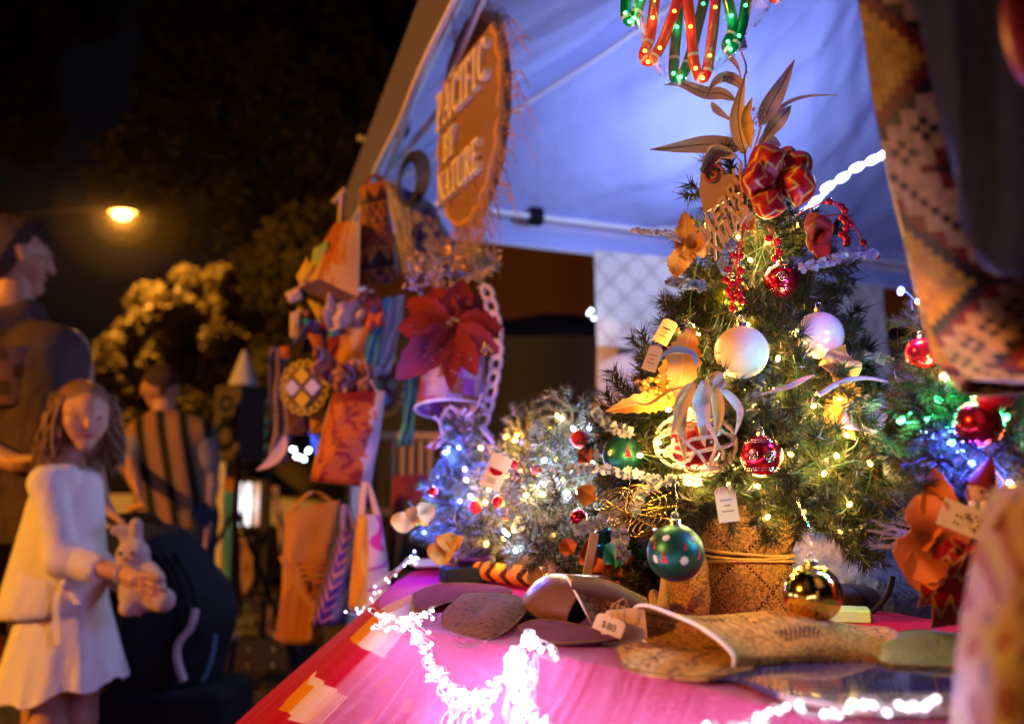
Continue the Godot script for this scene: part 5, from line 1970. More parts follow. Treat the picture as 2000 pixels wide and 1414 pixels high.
func spray(called: String, label: String, px: Array, d: float, n: int, size: float, m: Material, stem: Material, group := "") -> Node3D:
	var sp := curve(VV(px, d), 16)
	var o := thing(called, label, "spray", sp[0], group)
	var g := G.new()
	g.tube(sp, 0.0009, 4)
	obj("stem", g, stem, o)
	size *= 0.62
	n = int(n * 2.3)
	for k in n:
		var f := (k + 0.6) / n
		var q := f * 16.0
		var i0 := mini(int(q), 15)
		var p: Vector3 = sp[i0].lerp(sp[i0 + 1], q - i0)
		var tg: Vector3 = (sp[i0 + 1] - sp[i0]).normalized()
		var sd := tg.cross(Vector3(0, 0, 1)).normalized() * (1 if k % 2 else -1)
		var dd := (sd * R(0.2, 1.0) + tg * R(0.0, 0.9) + Vector3(0, R(-0.3, 0.3), R(-0.8, 0.9))).normalized()
		g = G.new()
		var l := size * R(0.7, 1.15)
		var ox := Vector3(R(-1, 1), R(-1, 1), R(-1, 1)) * l * 0.14
		g.leaf([p, p + dd * l * 0.3 + ox, p + dd * l * 0.6 - ox * 0.4, p + dd * l * 0.85 + ox * 0.5, p + dd * l - ox], l * 0.85, Vector3(R(-0.9, 0.9), R(-0.9, 0.9), 1).normalized(), R(-0.5, 0.6), 0.5, 0.22)
		obj("leaf", g, m, o)
	return o
func berries(label: String, paths: Array, d: float, group := "") -> void:
	var o := thing("berry_spray", label, "berry spray", V(paths[0][0][0], paths[0][0][1], d), group)
	for px in paths:
		var sp := curve(VV(px, d), 14)
		for k in sp.size():
			sp[k] += Vector3(R(-1, 1), R(-1, 1), R(-1, 1)) * 0.0008
		var g := G.new()
		g.tube(sp, 0.0011, 5)
		obj("stem", g, M.red_glitter, o)
		for k in [5, 8, 10, 12, 14]:
			g = G.new()
			g.ball(sp[k] + Vector3(R(-1, 1), R(-1, 1), R(-0.5, 1)) * 0.004, 0.0042, 12)
			obj("berry", g, M.red_gloss, o)

func main_tree() -> void:
	make_boughs()
	var X := V(1462, 1000, 1.13)
	var foot := Vector3(X.x - 0.004, TABLE, -1.13)
	var prof := [[395, 0.03], [440, 0.05], [480, 0.068], [540, 0.088], [600, 0.098], [660, 0.108], [720, 0.125], [780, 0.146], [840, 0.164], [880, 0.176], [920, 0.18], [950, 0.172], [970, 0.155]]
	var o := thing("christmas_tree", "small decorated evergreen tree in a plaited basket, at the middle of the stall table", "christmas tree", foot)
	var g := G.new()
	var top := V(1475, 395, 1.13)
	g.tube([Vector3(X.x, foot.y + 0.02, X.z), Vector3(X.x, X.y + 0.1, X.z), top], [0.009, 0.007, 0.003], 8)
	obj("trunk", g, M.bark, o)
	for k in prof.size():
		var c := V(lerpf(1476, 1452, k / 12.0), prof[k][0], 1.13)
		c.x = lerpf(top.x, X.x, clampf(k / 10.0, 0, 1))
		c.z = -1.13
		var n := 5 + k / 2 + 1
		for q in n:
			var an := TAU * (q + R(-0.25, 0.25)) / n + k * 1.1
			var r: float = prof[k][1] * R(0.85, 1.12)
			var up := lerpf(0.75, -0.02, k / 12.0) + R(-0.12, 0.12)
			bough(o, c + Vector3(0, R(-0.012, 0.012), 0), Vector3(cos(an), up, sin(an)), r)
	for k in 56:      # more twigs over the front, so that the crown is full
		var f := rng.randf()
		var pr: Array = prof[int(f * 12)]
		var an := R(PI * 0.05, PI * 0.95)
		var c := V(1462, pr[0], 1.13)
		c.x = lerpf(top.x, X.x, clampf(f, 0, 1)); c.z = -1.13
		var d := Vector3(cos(an), 0, sin(an))
		bough(o, c + d * pr[1] * 0.45, d + Vector3(0, R(-0.6, 0.7), 0), 0.08)
	for b in [[[1560, 1000], [1735, 1095], 1.08], [[1600, 990], [1700, 1110], 1.04], [[1590, 960], [1745, 1010], 1.1], [[1580, 985], [1650, 1060], 1.0], [[1400, 950], [1260, 1010], 1.0], [[1390, 940], [1240, 900], 1.06], [[1420, 960], [1330, 1020], 0.97],
		[[1560, 560], [1665, 575], 1.1], [[1580, 600], [1640, 640], 1.06], [[1400, 820], [1190, 790], 1.1], [[1400, 560], [1318, 600], 1.1], [[1380, 660], [1290, 650], 1.08], [[1370, 760], [1240, 810], 1.06], [[1380, 850], [1200, 870], 1.08], [[1420, 930], [1160, 960], 1.1], [[1620, 900], [1740, 930], 1.08]]:
		var a := V(b[0][0], b[0][1], b[2] + 0.03)
		var e := V(b[1][0], b[1][1], b[2])
		bough(o, a, e - a, a.distance_to(e) * 0.93)
	# the basket
	var p := thing("plaited_basket", "plaited pandanus basket with dotted dark lines, tied round the foot of the big tree", "basket", foot)
	g = G.new()
	var rows := []
	for r in 22:
		var f := r / 21.0
		var rad := lerpf(0.047, 0.0535, sin(f * PI * 0.62)) if f < 0.55 else lerpf(0.0525, 0.066, pow((f - 0.55) / 0.45, 1.6))
		var row := []
		for k in 48:
			var an := TAU * k / 48
			var fl := 0.006 * sin(an * 5.0 + 1.0) * smoothstep(0.62, 1.0, f) + 0.0012 * sin(an * 3.0 + f * 6.0)
			var tie := -0.0035 * exp(-pow((f - 0.56) / 0.05, 2.0))
			row.append(foot + Vector3(cos(an) * (rad + fl + tie), f * 0.125 + 0.004 * sin(an * 4.0) * smoothstep(0.8, 1.0, f), sin(an) * (rad + fl + tie)))
		rows.append(row)
	g.sheet(rows, true, 0.002, 1.0, 1.0, foot + Vector3(0, 0.06, 0))
	for k in g.t.size():      # the strips run diagonally
		var u := g.t[k].x * 3.4
		var w := g.t[k].y * 1.35
		g.t[k] = Vector2(u + w, u - w) * 0.62
	obj("basket_body", g, M.basket, p)
	g = G.new()
	for z in 5:
		var ring := []
		for k in 41:
			var an := TAU * k / 40
			var rr := 0.0535 + 0.0008 * sin(z * 3.0)
			ring.append(foot + Vector3(cos(an) * rr, 0.062 + z * 0.0032 + 0.004 * sin(an * 1.0 + z), sin(an) * rr))
		g = G.new()
		g.tube(ring, 0.0019, 5)
		obj("raffia_band", g, M.dried_gold, p)
	g = G.new()
	g.lathe([Vector2(0, 0.005), Vector2(0.045, 0.005), Vector2(0.052, 0.09), Vector2(0.03, 0.1), Vector2(0.0, 0.1)], foot, 24)
	obj("soil", g, M.bark, p)
	# the neighbouring folds of basket cloth behind, left
	g = bag_shape([[1318, 1085], [1372, 1075], [1380, 1205], [1316, 1205]], 1.08, 0.03, 0.2)
	one("plaited_pouch", g, M.plain, "brown plaited pouch standing just left of the big tree's basket", "pouch")

	# lights
	var lp := [[1560, 440], [1422, 532], [1460, 635], [1546, 650], [1412, 735], [1475, 792], [1590, 793], [1588, 812], [1286, 865], [1386, 925], [1545, 887], [1436, 912], [1655, 850], [1635, 890], [1360, 946], [1430, 560], [1345, 800], [1500, 470], [1466, 508], [1380, 440], [1345, 650], [1352, 700], [1306, 800], [1520, 700], [1640, 780], [1508, 760], [1610, 925], [1660, 985], [1570, 1000], [1250, 890], [1330, 905], [1480, 950], [1700, 905], [1640, 1040], [1500, 1010]]
	var pts := []
	for q in lp:
		var k := 0
		while k < 12 and prof[k][0] < q[1]:
			k += 1
		pts.append(V(q[0], q[1], 1.13 - prof[k][1] * R(0.72, 0.92)))
	light_string("fairy_lights", "warm white fairy lights wound through the big tree", pts, ["warm"], 0.0028, 0.009)
	added_inner_lights(prof)
	ornaments()

func added_inner_lights(prof: Array) -> void:  # extra hidden bulbs, added to warm and brighten the crown from within
	var pts := []
	for k in 26:
		var f := rng.randf()
		var pr: Array = prof[int(f * 12)]
		var an := R(0.1, PI - 0.1)
		pts.append(Vector3(V(1464, 1000, 1.13).x + cos(an) * pr[1] * 0.6, V(1464, pr[0], 1.13).y, -1.13 + sin(an) * pr[1] * 0.6))
	light_string("fairy_lights", "added warm white light string hidden inside the big tree to brighten its needles", pts, ["warm"], 0.0026, 0.009)

func ornaments() -> void:
	var g := G.new()
	ball_thing("matt cream glitter bauble at the centre of the big tree", V(1449, 688, 0.985), 0.0282, M.cream, "bauble", "", true)
	ball_thing("glossy pearl-white bauble on the right of the big tree", V(1602, 655, 1.03), 0.0265, M.pearl)
	var b := ball_thing("red bauble with one silver swirl high on the big tree", V(1526, 548, 1.05), 0.0195, M.red_metal)
	swirls(b, V(1526, 548, 1.05), 0.0195, [[0.1, 0.25]], M.silver)
	b = ball_thing("red bauble with two silver swirls low on the big tree", V(1488, 890, 0.95), 0.0208, M.red_metal)
	swirls(b, V(1488, 890, 0.95), 0.0208, [[-0.45, 0.0], [0.45, -0.1]], M.silver)
	ball_thing("olive green bauble half buried in the needles near the top of the tree", V(1432, 578, 1.06), 0.0195, mat(Color(0.2, 0.24, 0.02), 0.25, 0.7))
	ball_thing("mirror silver bauble at the left edge of the big tree", V(1342, 655, 1.06), 0.0165, M.silver)
	b = ball_thing("dark red faceted bauble inside a cage of curved twigs", V(1360, 868, 0.99), 0.027, mat(Color(0.2, 0.006, 0.02), 0.15, 0.6))
	g = G.new()
	var cc := V(1358, 866, 0.99)
	for k in 11:
		var ax := Vector3(R(-1, 1), R(-1, 1), R(-1, 1)).normalized()
		var s := ax.cross(Vector3.UP).normalized()
		var w := ax.cross(s)
		var ring := []
		var a0 := R(0, TAU)
		for q in 15:
			var an := a0 + q * 0.3
			ring.append(cc + (s * cos(an) * 1.25 + w * sin(an) + ax * R(-0.08, 0.08)) * 0.034)
		g = G.new()
		g.tube(ring, 0.0018, 6)
		obj("cage_twig", g, M.dried, b)
	# green baubles with glitter prints
	var motif := func(o: Node3D, c: Vector3, r: float, list: Array):
		var n: Vector3 = (EYE - c).normalized()
		var x: Vector3 = Vector3.UP.cross(n).normalized()
		var y: Vector3 = n.cross(x)
		for q in list:
			var gg := G.new()
			if q[3] == 0:
				for lv in 4:
					var hh: float = q[2] * (1.0 - lv * 0.24)
					for k in 1:
						var tipv: float = q[1] + q[2] * (0.25 + 0.34 * lv)
						var bot: float = q[1] + q[2] * (-0.35 + 0.34 * lv)
						var pl := []
						for z in [[0.0, tipv + q[2] * 0.2], [-hh * 0.55, bot], [-hh * 0.25, bot - q[2] * 0.06], [0.0, bot - q[2] * 0.02], [hh * 0.25, bot - q[2] * 0.06], [hh * 0.55, bot]]:
							pl.append(c + (n + x * (q[0] + z[0]) + y * z[1]).normalized() * r * 1.012)
						for z in range(1, 5):
							gg.flat(pl[0], pl[z], pl[z + 1])
				obj("tree_motif", gg, M.red_glitter, o)
			else:
				for k in 4:
					var an := PI * k / 4
					var a: Vector3 = c + (n + x * (q[0] + cos(an) * q[2]) + y * (q[1] + sin(an) * q[2])).normalized() * r * 1.01
					var e: Vector3 = c + (n + x * (q[0] - cos(an) * q[2]) + y * (q[1] - sin(an) * q[2])).normalized() * r * 1.01
					var m: Vector3 = c + (n + x * q[0] + y * q[1]).normalized() * r * 1.016
					gg.tube([a, m, e], r * 0.035, 5)
				obj("snowflake_motif", gg, M.paper, o)
	var c := V(1320, 1080, 0.93)
	b = ball_thing("matt green bauble with red trees and white snowflakes hanging lowest left of the basket", c, 0.0276, M.green_ball)
	motif.call(b, c, 0.0276, [[-0.45, -0.28, 0.3, 0], [0.36, 0.18, 0.2, 0], [-0.38, 0.62, 0.16, 1], [0.32, -0.28, 0.17, 1], [-0.95, -0.3, 0.2, 1], [0.95, 0.7, 0.2, 1], [-1.1, 0.3, 0.3, 0], [1.3, -0.2, 0.4, 0]])
	g = G.new()
	g.tube([c + Vector3(0, 0.034, 0), c + Vector3(0.002, 0.052, 0.004), c + Vector3(0, 0.07, 0.0)], 0.0004, 4)
	obj("hook_wire", g, M.silver, b)
	c = V(1216, 890, 1.04)
	b = ball_thing("dark green bauble with a red glitter tree at the left of the big tree", c, 0.022, M.green_ball)
	motif.call(b, c, 0.022, [[0.3, 0.1, 0.4, 0], [-0.8, 0.2, 0.2, 1]])
	c = V(1588, 1160, 0.86)
	b = ball_thing("shiny gold mirror bauble hanging on the right, just over the folded mat", c, 0.0258, M.gold)
	g = G.new()
	g.tube([c + Vector3(0, 0.033, 0), c + Vector3(0.0012, 0.055, 0), c + Vector3(-0.001, 0.082, -0.03)], 0.00035, 4)
	obj("hook_wire", g, M.silver, b)

	# dried leaves at the top
	var grp := "dried leaves fanned out above the tree top"
	var f := (EYE - V(1450, 250, 1.1)).normalized()
	leaf_thing("dried_leaf", "long dried leaf pointing left above the tree top", [[1452, 288], [1425, 284], [1375, 282], [1320, 288], [1270, 292]], 1.08, 0.021, M.dried_dark, f, 0.2, 0.4, grp, M.dark_wood)
	leaf_thing("dried_leaf", "dried leaf curling to the upper left above the tree", [[1436, 196], [1412, 183], [1375, 180], [1330, 163], [1298, 166]], 1.1, 0.015, M.dried_dark, f, 0.2, 0.4, grp, M.dark_wood)
	leaf_thing("dried_leaf", "arched dried leaf bending over near the top of the spray", [[1455, 180], [1442, 160], [1418, 150], [1395, 162], [1382, 188]], 1.08, 0.013, M.dried_dark, f, 0.3, 0.4, grp, M.dark_wood)
	leaf_thing("dried_leaf", "broad dried leaf pointing to the upper right", [[1484, 245], [1500, 215], [1525, 170], [1553, 116]], 1.08, 0.021, M.dried_dark, f, 0.25, 0.42, grp, M.dark_wood)
	leaf_thing("dried_leaf", "shorter dried leaf right below the broad one", [[1487, 278], [1510, 248], [1530, 225], [1546, 206]], 1.05, 0.017, M.dried_dark, f, 0.25, 0.45, grp, M.dark_wood)
	leaf_thing("dried_leaf", "thin dried blade reaching far right", [[1512, 222], [1540, 200], [1580, 187], [1636, 186]], 1.1, 0.0045, M.dried_dark, f, 0.2, 0.3, grp)
	leaf_thing("dried_leaf", "upright dried leaf at the middle of the spray", [[1457, 300], [1446, 262], [1442, 215], [1455, 150]], 1.06, 0.02, M.dried, f, 0.3, 0.45, grp, M.dark_wood)
	leaf_thing("dried_leaf", "second upright dried leaf with an orange edge", [[1466, 290], [1462, 255], [1458, 225], [1470, 190]], 1.05, 0.013, M.dried_gold, f, 0.3, 0.45, grp)
	leaf_thing("dried_leaf", "small dried leaf pointing left below the arched one", [[1437, 240], [1415, 226], [1398, 212], [1390, 198]], 1.08, 0.008, M.dried_dark, f, 0.25, 0.6, grp)
	leaf_thing("dried_leaf", "small grey leaf just above the red bow", [[1480, 285], [1500, 272], [1526, 286]], 1.08, 0.014, M.dried_dark, f, 0.25, 0.5, grp)
	leaf_thing("dried_leaf", "narrow leaf under the hanging candy canes", [[1448, 150], [1440, 128], [1422, 106], [1412, 98]], 1.08, 0.006, M.dried_dark, f, 0.25, 0.6, grp)
	g = G.new()
	for s in [[[1460, 420], [1458, 330], [1450, 250], [1452, 160], [1460, 140]], [[1452, 160], [1458, 130], [1448, 100], [1446, 80]], [[1460, 330], [1480, 270], [1490, 230]], [[1437, 196], [1450, 210]], [[1440, 288], [1452, 300]]]:
		g.tube(curve(VV(s, 1.09), 12), 0.0013, 5)
	for k in 16:
		var a := V(1470 + R(-2, 26), R(215, 275), 1.08)
		g.tube([a, a + Vector3(R(-0.006, 0.006), R(0, 0.008), 0)], 0.0011, 4)
		g.ball(a + Vector3(R(-0.006, 0.006), 0.006, 0), 0.0016, 6)
	one("dried_twigs", g, M.dried_dark, "thin dried stems with seed heads holding the leaf spray above the red bow", "stem")

	# the red and gold bow
	var bc := V(1515, 358, 1.0)
	var o := thing("ribbon_bow", "big red ribbon bow with gold chevrons near the tree top", "bow", bc - Vector3(0, 0.05, 0))
	var loops := [[[-64, -8], 0.044, 0.3], [[-30, -74], 0.044, 0.1], [[66, -54], 0.042, -0.2], [[76, 8], 0.048, 0.2], [[-22, 66], 0.040, 0.5], [[30, -70], 0.034, -0.4]]
	for l in loops:
		var tip := V(1515 + l[0][0], 358 + l[0][1], 0.985)
		var dir := tip - bc
		var nrm := (EYE - bc).normalized()
		var sd := dir.normalized().cross(nrm).normalized()
		var rows := []
		for k in 23:
			var an := (k / 22.0 - 0.5) * TAU * 0.88
			var row := []
			for q in 9:
				var c1 := q / 4.0 - 1.0
				var ca := cos(an)
				var wd: float = l[1] * 0.52 * (0.12 + 0.88 * pow(maxf(0.0, cos(an * 0.5)), 1.3))
				row.append(bc + dir * (0.5 + 0.52 * ca) * (1.0 - 0.34 * c1 * c1 * maxf(ca + 0.4, 0.0)) + sd * wd * c1 + nrm * (sin(an) * 0.026 * (1.0 - 0.35 * c1 * c1) + 0.012 + l[2] * 0.02 + 0.0015 * sin(k * 1.3 + q)))
			rows.append(row)
		g = G.new()
		g.sheet(rows, false, 0.0006, 1.0, 1.0)
		obj("loop", g, M.ribbon, o)
	g = G.new()
	g.ball(bc + (EYE - bc).normalized() * 0.004, Vector3(0.008, 0.011, 0.008), 12)
	obj("knot", g, M.ribbon, o)
	o = thing("ribbon_flower", "red and orange ribbon flower hanging on the upper right of the tree", "ribbon flower", V(1598, 500, 1.04))
	var fc := V(1600, 452, 1.04)
	var tips := []
	for t in [[1580, 415, 40], [1618, 425, 46], [1622, 470, 44], [1610, 512, 40], [1582, 490, 34], [1574, 450, 36]]:
		tips.append([V(t[0], t[1], 1.02), t[2] / F, 0.01])
	flower(o, fc, tips, (EYE - fc).normalized(), M.orange_fabric)
	var o5 := tips.slice(1, 4)
	for k in o5.size():
		o5[k] = [o5[k][0] + (EYE - fc).normalized() * 0.01, o5[k][1] * 0.8, 0.016]
	flower(o, fc, o5, (EYE - fc).normalized(), M.red_velvet)

	# carved wooden topper
	var wc := V(1412, 400, 1.0)
	o = thing("wooden_topper", "laser-cut wooden ornament with a curled top and MERRY XMAS lettering", "ornament", wc - Vector3(0, 0.04, 0))
	var x := facing(wc, Vector3(-0.5, 0.0, 0.9))
	var font := SystemFont.new()
	font.font_names = PackedStringArray(["Droid Sans"])
	font.font_weight = 700
	for ln in [["MERRY", Vector3(0.0, -0.004, 0.0)], ["XMAS", Vector3(0.006, -0.028, 0.0)]]:
		var tm := TextMesh.new()
		tm.text = ln[0]
		tm.font = font
		tm.font_size = 48
		tm.pixel_size = 0.00050
		tm.depth = 0.0035
		put("lettering", tm, M.wood, x * Transform3D(Basis(Vector3.BACK, 0.62).scaled(Vector3(0.78, 1.35, 1)), ln[1]), o)
	g = G.new()
	var poly := PackedVector2Array()
	for q in [[-0.022, -0.005], [-0.027, 0.02], [-0.024, 0.045], [-0.014, 0.062], [0.002, 0.066], [0.014, 0.056], [0.01, 0.052], [0.0, 0.056], [-0.008, 0.05], [-0.006, 0.04], [0.006, 0.036], [0.016, 0.03], [0.018, 0.012], [0.0, 0.004]]:
		poly.append(Vector2(q[0], q[1]))
	g.prism(poly, x * Transform3D(Basis(), Vector3(0, 0, -0.004)), 0.004)
	obj("carved_plate", g, mat(Color(0.26, 0.15, 0.11), 0.4), o)
	g = G.new()
	var sp := []
	for k in 30:
		var q := k / 29.0
		sp.append(x * Vector3(-0.010 + cos(q * 8.0) * 0.012 * (1.0 - q * 0.8), 0.036 + sin(q * 8.0) * 0.013 * (1.0 - q * 0.8), 0.0))
	g.tube(sp, 0.0021, 6)
	obj("curl", g, mat(Color(0.22, 0.02, 0.03), 0.4), o)
	g = G.new()
	g.band(curve([x * Vector3(-0.022, 0.04, 0), x * Vector3(-0.008, 0.064, 0.004), x * Vector3(0.012, 0.058, 0.01), x * Vector3(0.024, 0.044, 0.014)], 12), x.basis.z, 0.02, 0.0015)
	obj("bent_strip", g, mat(Color(0.2, 0.17, 0.18), 0.25), o)
	for k in 6:
		g = G.new()
		g.box(x * Transform3D(Basis(), Vector3(-0.02 + 0.008 * k, -0.018 + 0.006 * k, -0.005)), Vector3(0.0028, 0.07, 0.002), 0.0005)
		obj("slat", g, M.wood, o)

	# amber leaves
	grp = "amber fabric leaves on the big tree"
	for q in [["amber leaf pointing up at the upper left of the tree", [[1345, 520], [1340, 475], [1338, 410]], 1.06, 0.026], ["amber leaf spread to the right beside the upright amber leaf", [[1335, 490], [1360, 478], [1378, 500]], 1.05, 0.03], ["amber leaf drooping at the upper left of the tree", [[1335, 480], [1325, 510], [1318, 545]], 1.06, 0.024],
		["large amber leaf hanging at the left of the cream bauble", [[1352, 640], [1335, 700], [1325, 790]], 0.99, 0.034], ["second large amber leaf beside it, nearer the middle", [[1318, 690], [1312, 740], [1330, 800]], 1.0, 0.03], ["amber leaf reaching far left below the silver bauble", [[1330, 780], [1270, 785], [1185, 802]], 1.0, 0.022],
		["dark amber leaf below the copper leaf on the right", [[1620, 735], [1645, 770], [1650, 815]], 1.02, 0.04], ["torn amber leaf low on the right of the tree", [[1615, 780], [1630, 815], [1668, 860]], 1.0, 0.026], ["small amber leaf behind the wooden lettering", [[1432, 420], [1456, 432], [1470, 452]], 1.06, 0.026], ["amber leaf trailing at the far right of the tree", [[1665, 855], [1690, 890], [1720, 940]], 1.05, 0.02]]:
		leaf_thing("amber_leaf", q[0], q[1], q[2], q[3], M.amber, Vector3(R(-0.3, 0.3), 0.1, 1), 0.3, 0.5, grp, M.dried_gold)
	leaf_thing("glitter_leaf", "copper glitter leaf under the pearl bauble", [[1628, 745], [1640, 715], [1648, 676]], 0.99, 0.042, M.copper, Vector3(0.1, 0.1, 1), 0.15, 0.5)
	leaf_thing("glitter_leaf", "lilac glitter leaf at the right edge of the tree", [[1640, 840], [1690, 810], [1740, 780]], 1.0, 0.04, M.lilac_glitter, Vector3(0.1, 0.4, 1), 0.2, 0.5)
	leaf_thing("cream_petal", "cream fabric petal beside the lilac glitter leaf", [[1690, 850], [1705, 815], [1718, 780]], 1.0, 0.034, M.cream, Vector3(0.1, 0.1, 1), 0.2, 0.5)
	o = thing("gold_cluster", "cluster of gold glitter beads at the left of the tree", "bead cluster", V(1290, 770, 1.0))
	for k in 44:
		g = G.new()
		g.ball(V(R(1245, 1320), 760 + R(-22, 16) + 8 * sin(k), R(0.99, 1.03)), R(0.0022, 0.004), 8)
		obj("bead", g, M.gold_dull, o)
	# dried pale leaves in the middle
	grp = "pale dried leaves hanging at the middle of the tree"
	for q in [["pale dried leaf hanging in front of the twig cage, leftmost", [[1356, 748], [1330, 800], [1338, 905]], 0.015, M.dried_gold], ["pale dried leaf hanging in the middle of the bunch, with an orange side", [[1376, 742], [1370, 800], [1378, 872]], 0.018, M.dried], ["orange dried leaf between the pale leaves", [[1350, 760], [1330, 800], [1312, 850]], 0.013, M.dried_gold], ["small pale leaf hanging right of the bunch", [[1394, 752], [1404, 800], [1398, 858]], 0.012, M.dried_gold],
		["pale leaf curling down at the right of the bunch", [[1400, 755], [1430, 780], [1446, 805], [1436, 850]], 0.009, M.dried], ["short pale leaf behind the bunch, pointing up left", [[1412, 760], [1398, 742], [1386, 732]], 0.018, M.dried_dark]]:
		leaf_thing("dried_leaf", q[0], q[1], 0.955, q[2], q[3], Vector3(R(-0.3, 0.3), 0.2, 1), 0.35, 0.4, grp)
	leaf_thing("dried_leaf", "long thin pale leaf stretching left across the amber leaf", [[1372, 752], [1310, 765], [1262, 790], [1225, 782]], 0.955, 0.007, M.dried_gold, Vector3(0, 1, 0.4), 0.3, 0.5, grp)
	leaf_thing("dried_leaf", "thin pale leaf stretching right with a curled tip", [[1475, 775], [1530, 762], [1570, 740], [1592, 735]], 0.97, 0.01, M.dried, Vector3(0, 1, 0.5), 0.3, 0.5, grp)
	leaf_thing("dried_leaf", "arched lilac-white leaf above the amber leaves on the left", [[1358, 715], [1352, 690], [1325, 683], [1300, 690], [1290, 705]], 0.95, 0.007, M.frost_leaf, Vector3(0.5, 0.2, 1), 0.3, 0.35, grp)
	g = G.new()
	g.tube(curve(VV([[1600, 772], [1640, 748], [1690, 738], [1735, 746]], 0.97), 14), [0.002, 0.0026, 0.003, 0.003, 0.003, 0.003, 0.003, 0.0028, 0.0026, 0.0024, 0.002, 0.0018, 0.0016, 0.0014, 0.001], 6)
	one("glitter_twig", g, M.lilac_glitter, "arched lilac glitter twig right of the tree", "twig")
	# frosted sprays
	grp = "frosted leaf sprays on the big tree"
	for q in [["frosted spray above the olive bauble", [[1440, 470], [1420, 490], [1412, 530]], 12, 0.013, M.frost_leaf], ["frosted spray at the upper left edge", [[1380, 560], [1350, 555], [1310, 548]], 16, 0.013, M.frost_leaf], ["frosted spray below the cream bauble", [[1500, 705], [1485, 740], [1470, 780]], 20, 0.013, M.frost_leaf], ["icy round-leaved spray right of the pale leaves", [[1400, 860], [1420, 830], [1440, 815]], 14, 0.012, M.frost], ["icy round-leaved spray lit from inside below the lilac spray", [[1455, 815], [1475, 800], [1500, 790]], 12, 0.012, M.frost],
		["long icy spray arching left below the dark green bauble", [[1290, 940], [1230, 925], [1165, 915], [1110, 918]], 34, 0.012, M.frost], ["icy spray hanging left above the green bauble", [[1370, 935], [1300, 940], [1255, 960], [1240, 1000]], 34, 0.013, M.frost], ["frosted spray at the upper right with pale tips", [[1560, 525], [1620, 510], [1660, 490], [1705, 498]], 26, 0.012, M.frost_leaf], ["thin leafy sprig reaching out at the upper left", [[1330, 470], [1300, 455], [1265, 452], [1240, 450]], 16, 0.008, M.dried_dark], ["frosted sprig reaching right below the pearl bauble", [[1660, 705], [1700, 695], [1745, 708], [1775, 715]], 28, 0.011, M.frost_leaf],
		["frosted lilac spray low on the right", [[1590, 890], [1625, 905], [1660, 930]], 18, 0.012, M.frost_leaf], ["long pale spray trailing at the far right", [[1690, 820], [1720, 880], [1755, 950]], 30, 0.013, M.frost_leaf], ["grey-blue leafy spray hanging left of the green bauble", [[1215, 980], [1180, 1020], [1130, 1035]], 24, 0.016, M.frost_leaf], ["grey leaf spray drooping left of the green bauble", [[1200, 1010], [1212, 1050], [1215, 1085]], 12, 0.018, M.frost_leaf], ["pale spray behind the small green bauble at the left", [[1240, 850], [1190, 830], [1160, 800]], 20, 0.013, M.frost_leaf]]:
		spray("frosted_spray", q[0], q[1], 1.0 if q[1][0][0] > 1230 else 1.06, q[2], q[3], q[4], M.dried_dark, grp)
	berries("glittering red berry spray reaching out at the upper right of the tree", [[[1560, 420], [1610, 395], [1640, 400], [1670, 440], [1710, 505]], [[1600, 425], [1640, 420], [1652, 450], [1655, 480]], [[1630, 398], [1650, 420], [1648, 470]]], 1.03)
	berries("red berry strands hanging down the middle of the tree top", [[[1455, 430], [1445, 500], [1440, 570], [1428, 600]], [[1500, 440], [1512, 470], [1522, 505]], [[1445, 470], [1440, 520], [1452, 590]], [[1436, 500], [1425, 545], [1426, 575]]], 1.0)
	# gold wire butterfly
	c = V(1222, 1000, 0.97)
	o = thing("wire_butterfly", "gold wire butterfly at the lower left of the big tree", "ornament", c)
	for w in [[-0.012, 0.012, 0.02, 0.5], [0.02, 0.014, 0.022, -0.4], [0.022, -0.012, 0.02, 0.7], [-0.004, -0.008, 0.014, 0.2]]:
		for z in 3:
			g = G.new()
			var ring := []
			for k in 21:
				var an := TAU * k / 20
				ring.append(c + Vector3(w[0] + cos(an) * w[2] * (1.0 - z * 0.28), w[1] + sin(an) * w[2] * 0.55 * (1.0 - z * 0.28) + cos(an) * w[3] * w[2] * 0.5, 0.004 * sin(an)))
			g.tube(ring, 0.0007, 5)
			obj("wire_wing", g, M.gold, o)
	g = G.new()
	g.tube(curve([c + Vector3(-0.02, 0.01, 0.003), c, c + Vector3(0.03, -0.016, 0.004)], 8), 0.0014, 6)
	for k in 6:
		g.tube([c, c + Vector3(0.05 * cos(k * 0.35 - 0.3), 0.04 * sin(k * 0.35 - 0.2), 0.006)], 0.0005, 4)
	obj("wire_body", g, M.gold, o)
	# tags
	for q in [["small pale paper tag hanging at the left edge of the tree", [1275, 700], 0.98, M.kraft, -0.35, 0.015, 0.028], ["brown paper tag half hidden behind the silver bauble", [1300, 648], 1.05, M.kraft, -0.5, 0.018, 0.03], ["white label tag hanging under the lowest branches, over the basket", [1420, 985], 0.97, M.paper, 0.12, 0.021, 0.036]]:
		x = facing(V(q[1][0], q[1][1], q[2]), Vector3(-0.2, 0.15, 1), q[4])
		o = thing("price_tag", q[0], "tag", x.origin)
		g = G.new()
		g.prism(PackedVector2Array([Vector2(-0.5 * q[5], -0.5 * q[6]), Vector2(0.5 * q[5], -0.5 * q[6]), Vector2(0.5 * q[5], 0.4 * q[6]), Vector2(0.3 * q[5], 0.5 * q[6]), Vector2(-0.3 * q[5], 0.5 * q[6]), Vector2(-0.5 * q[5], 0.4 * q[6])]), x, 0.0007)
		obj("card", g, q[3], o)
		g = G.new()
		for k in 3:
			g.box(x * Transform3D(Basis(), Vector3(0, (-0.2 + 0.16 * k) * q[6], 0.0007)), Vector3(q[5] * [0.55, 0.3, 0.6][k], 0.0008, 0.0004), 0.0001)
		obj("print", g, M.ink, o)

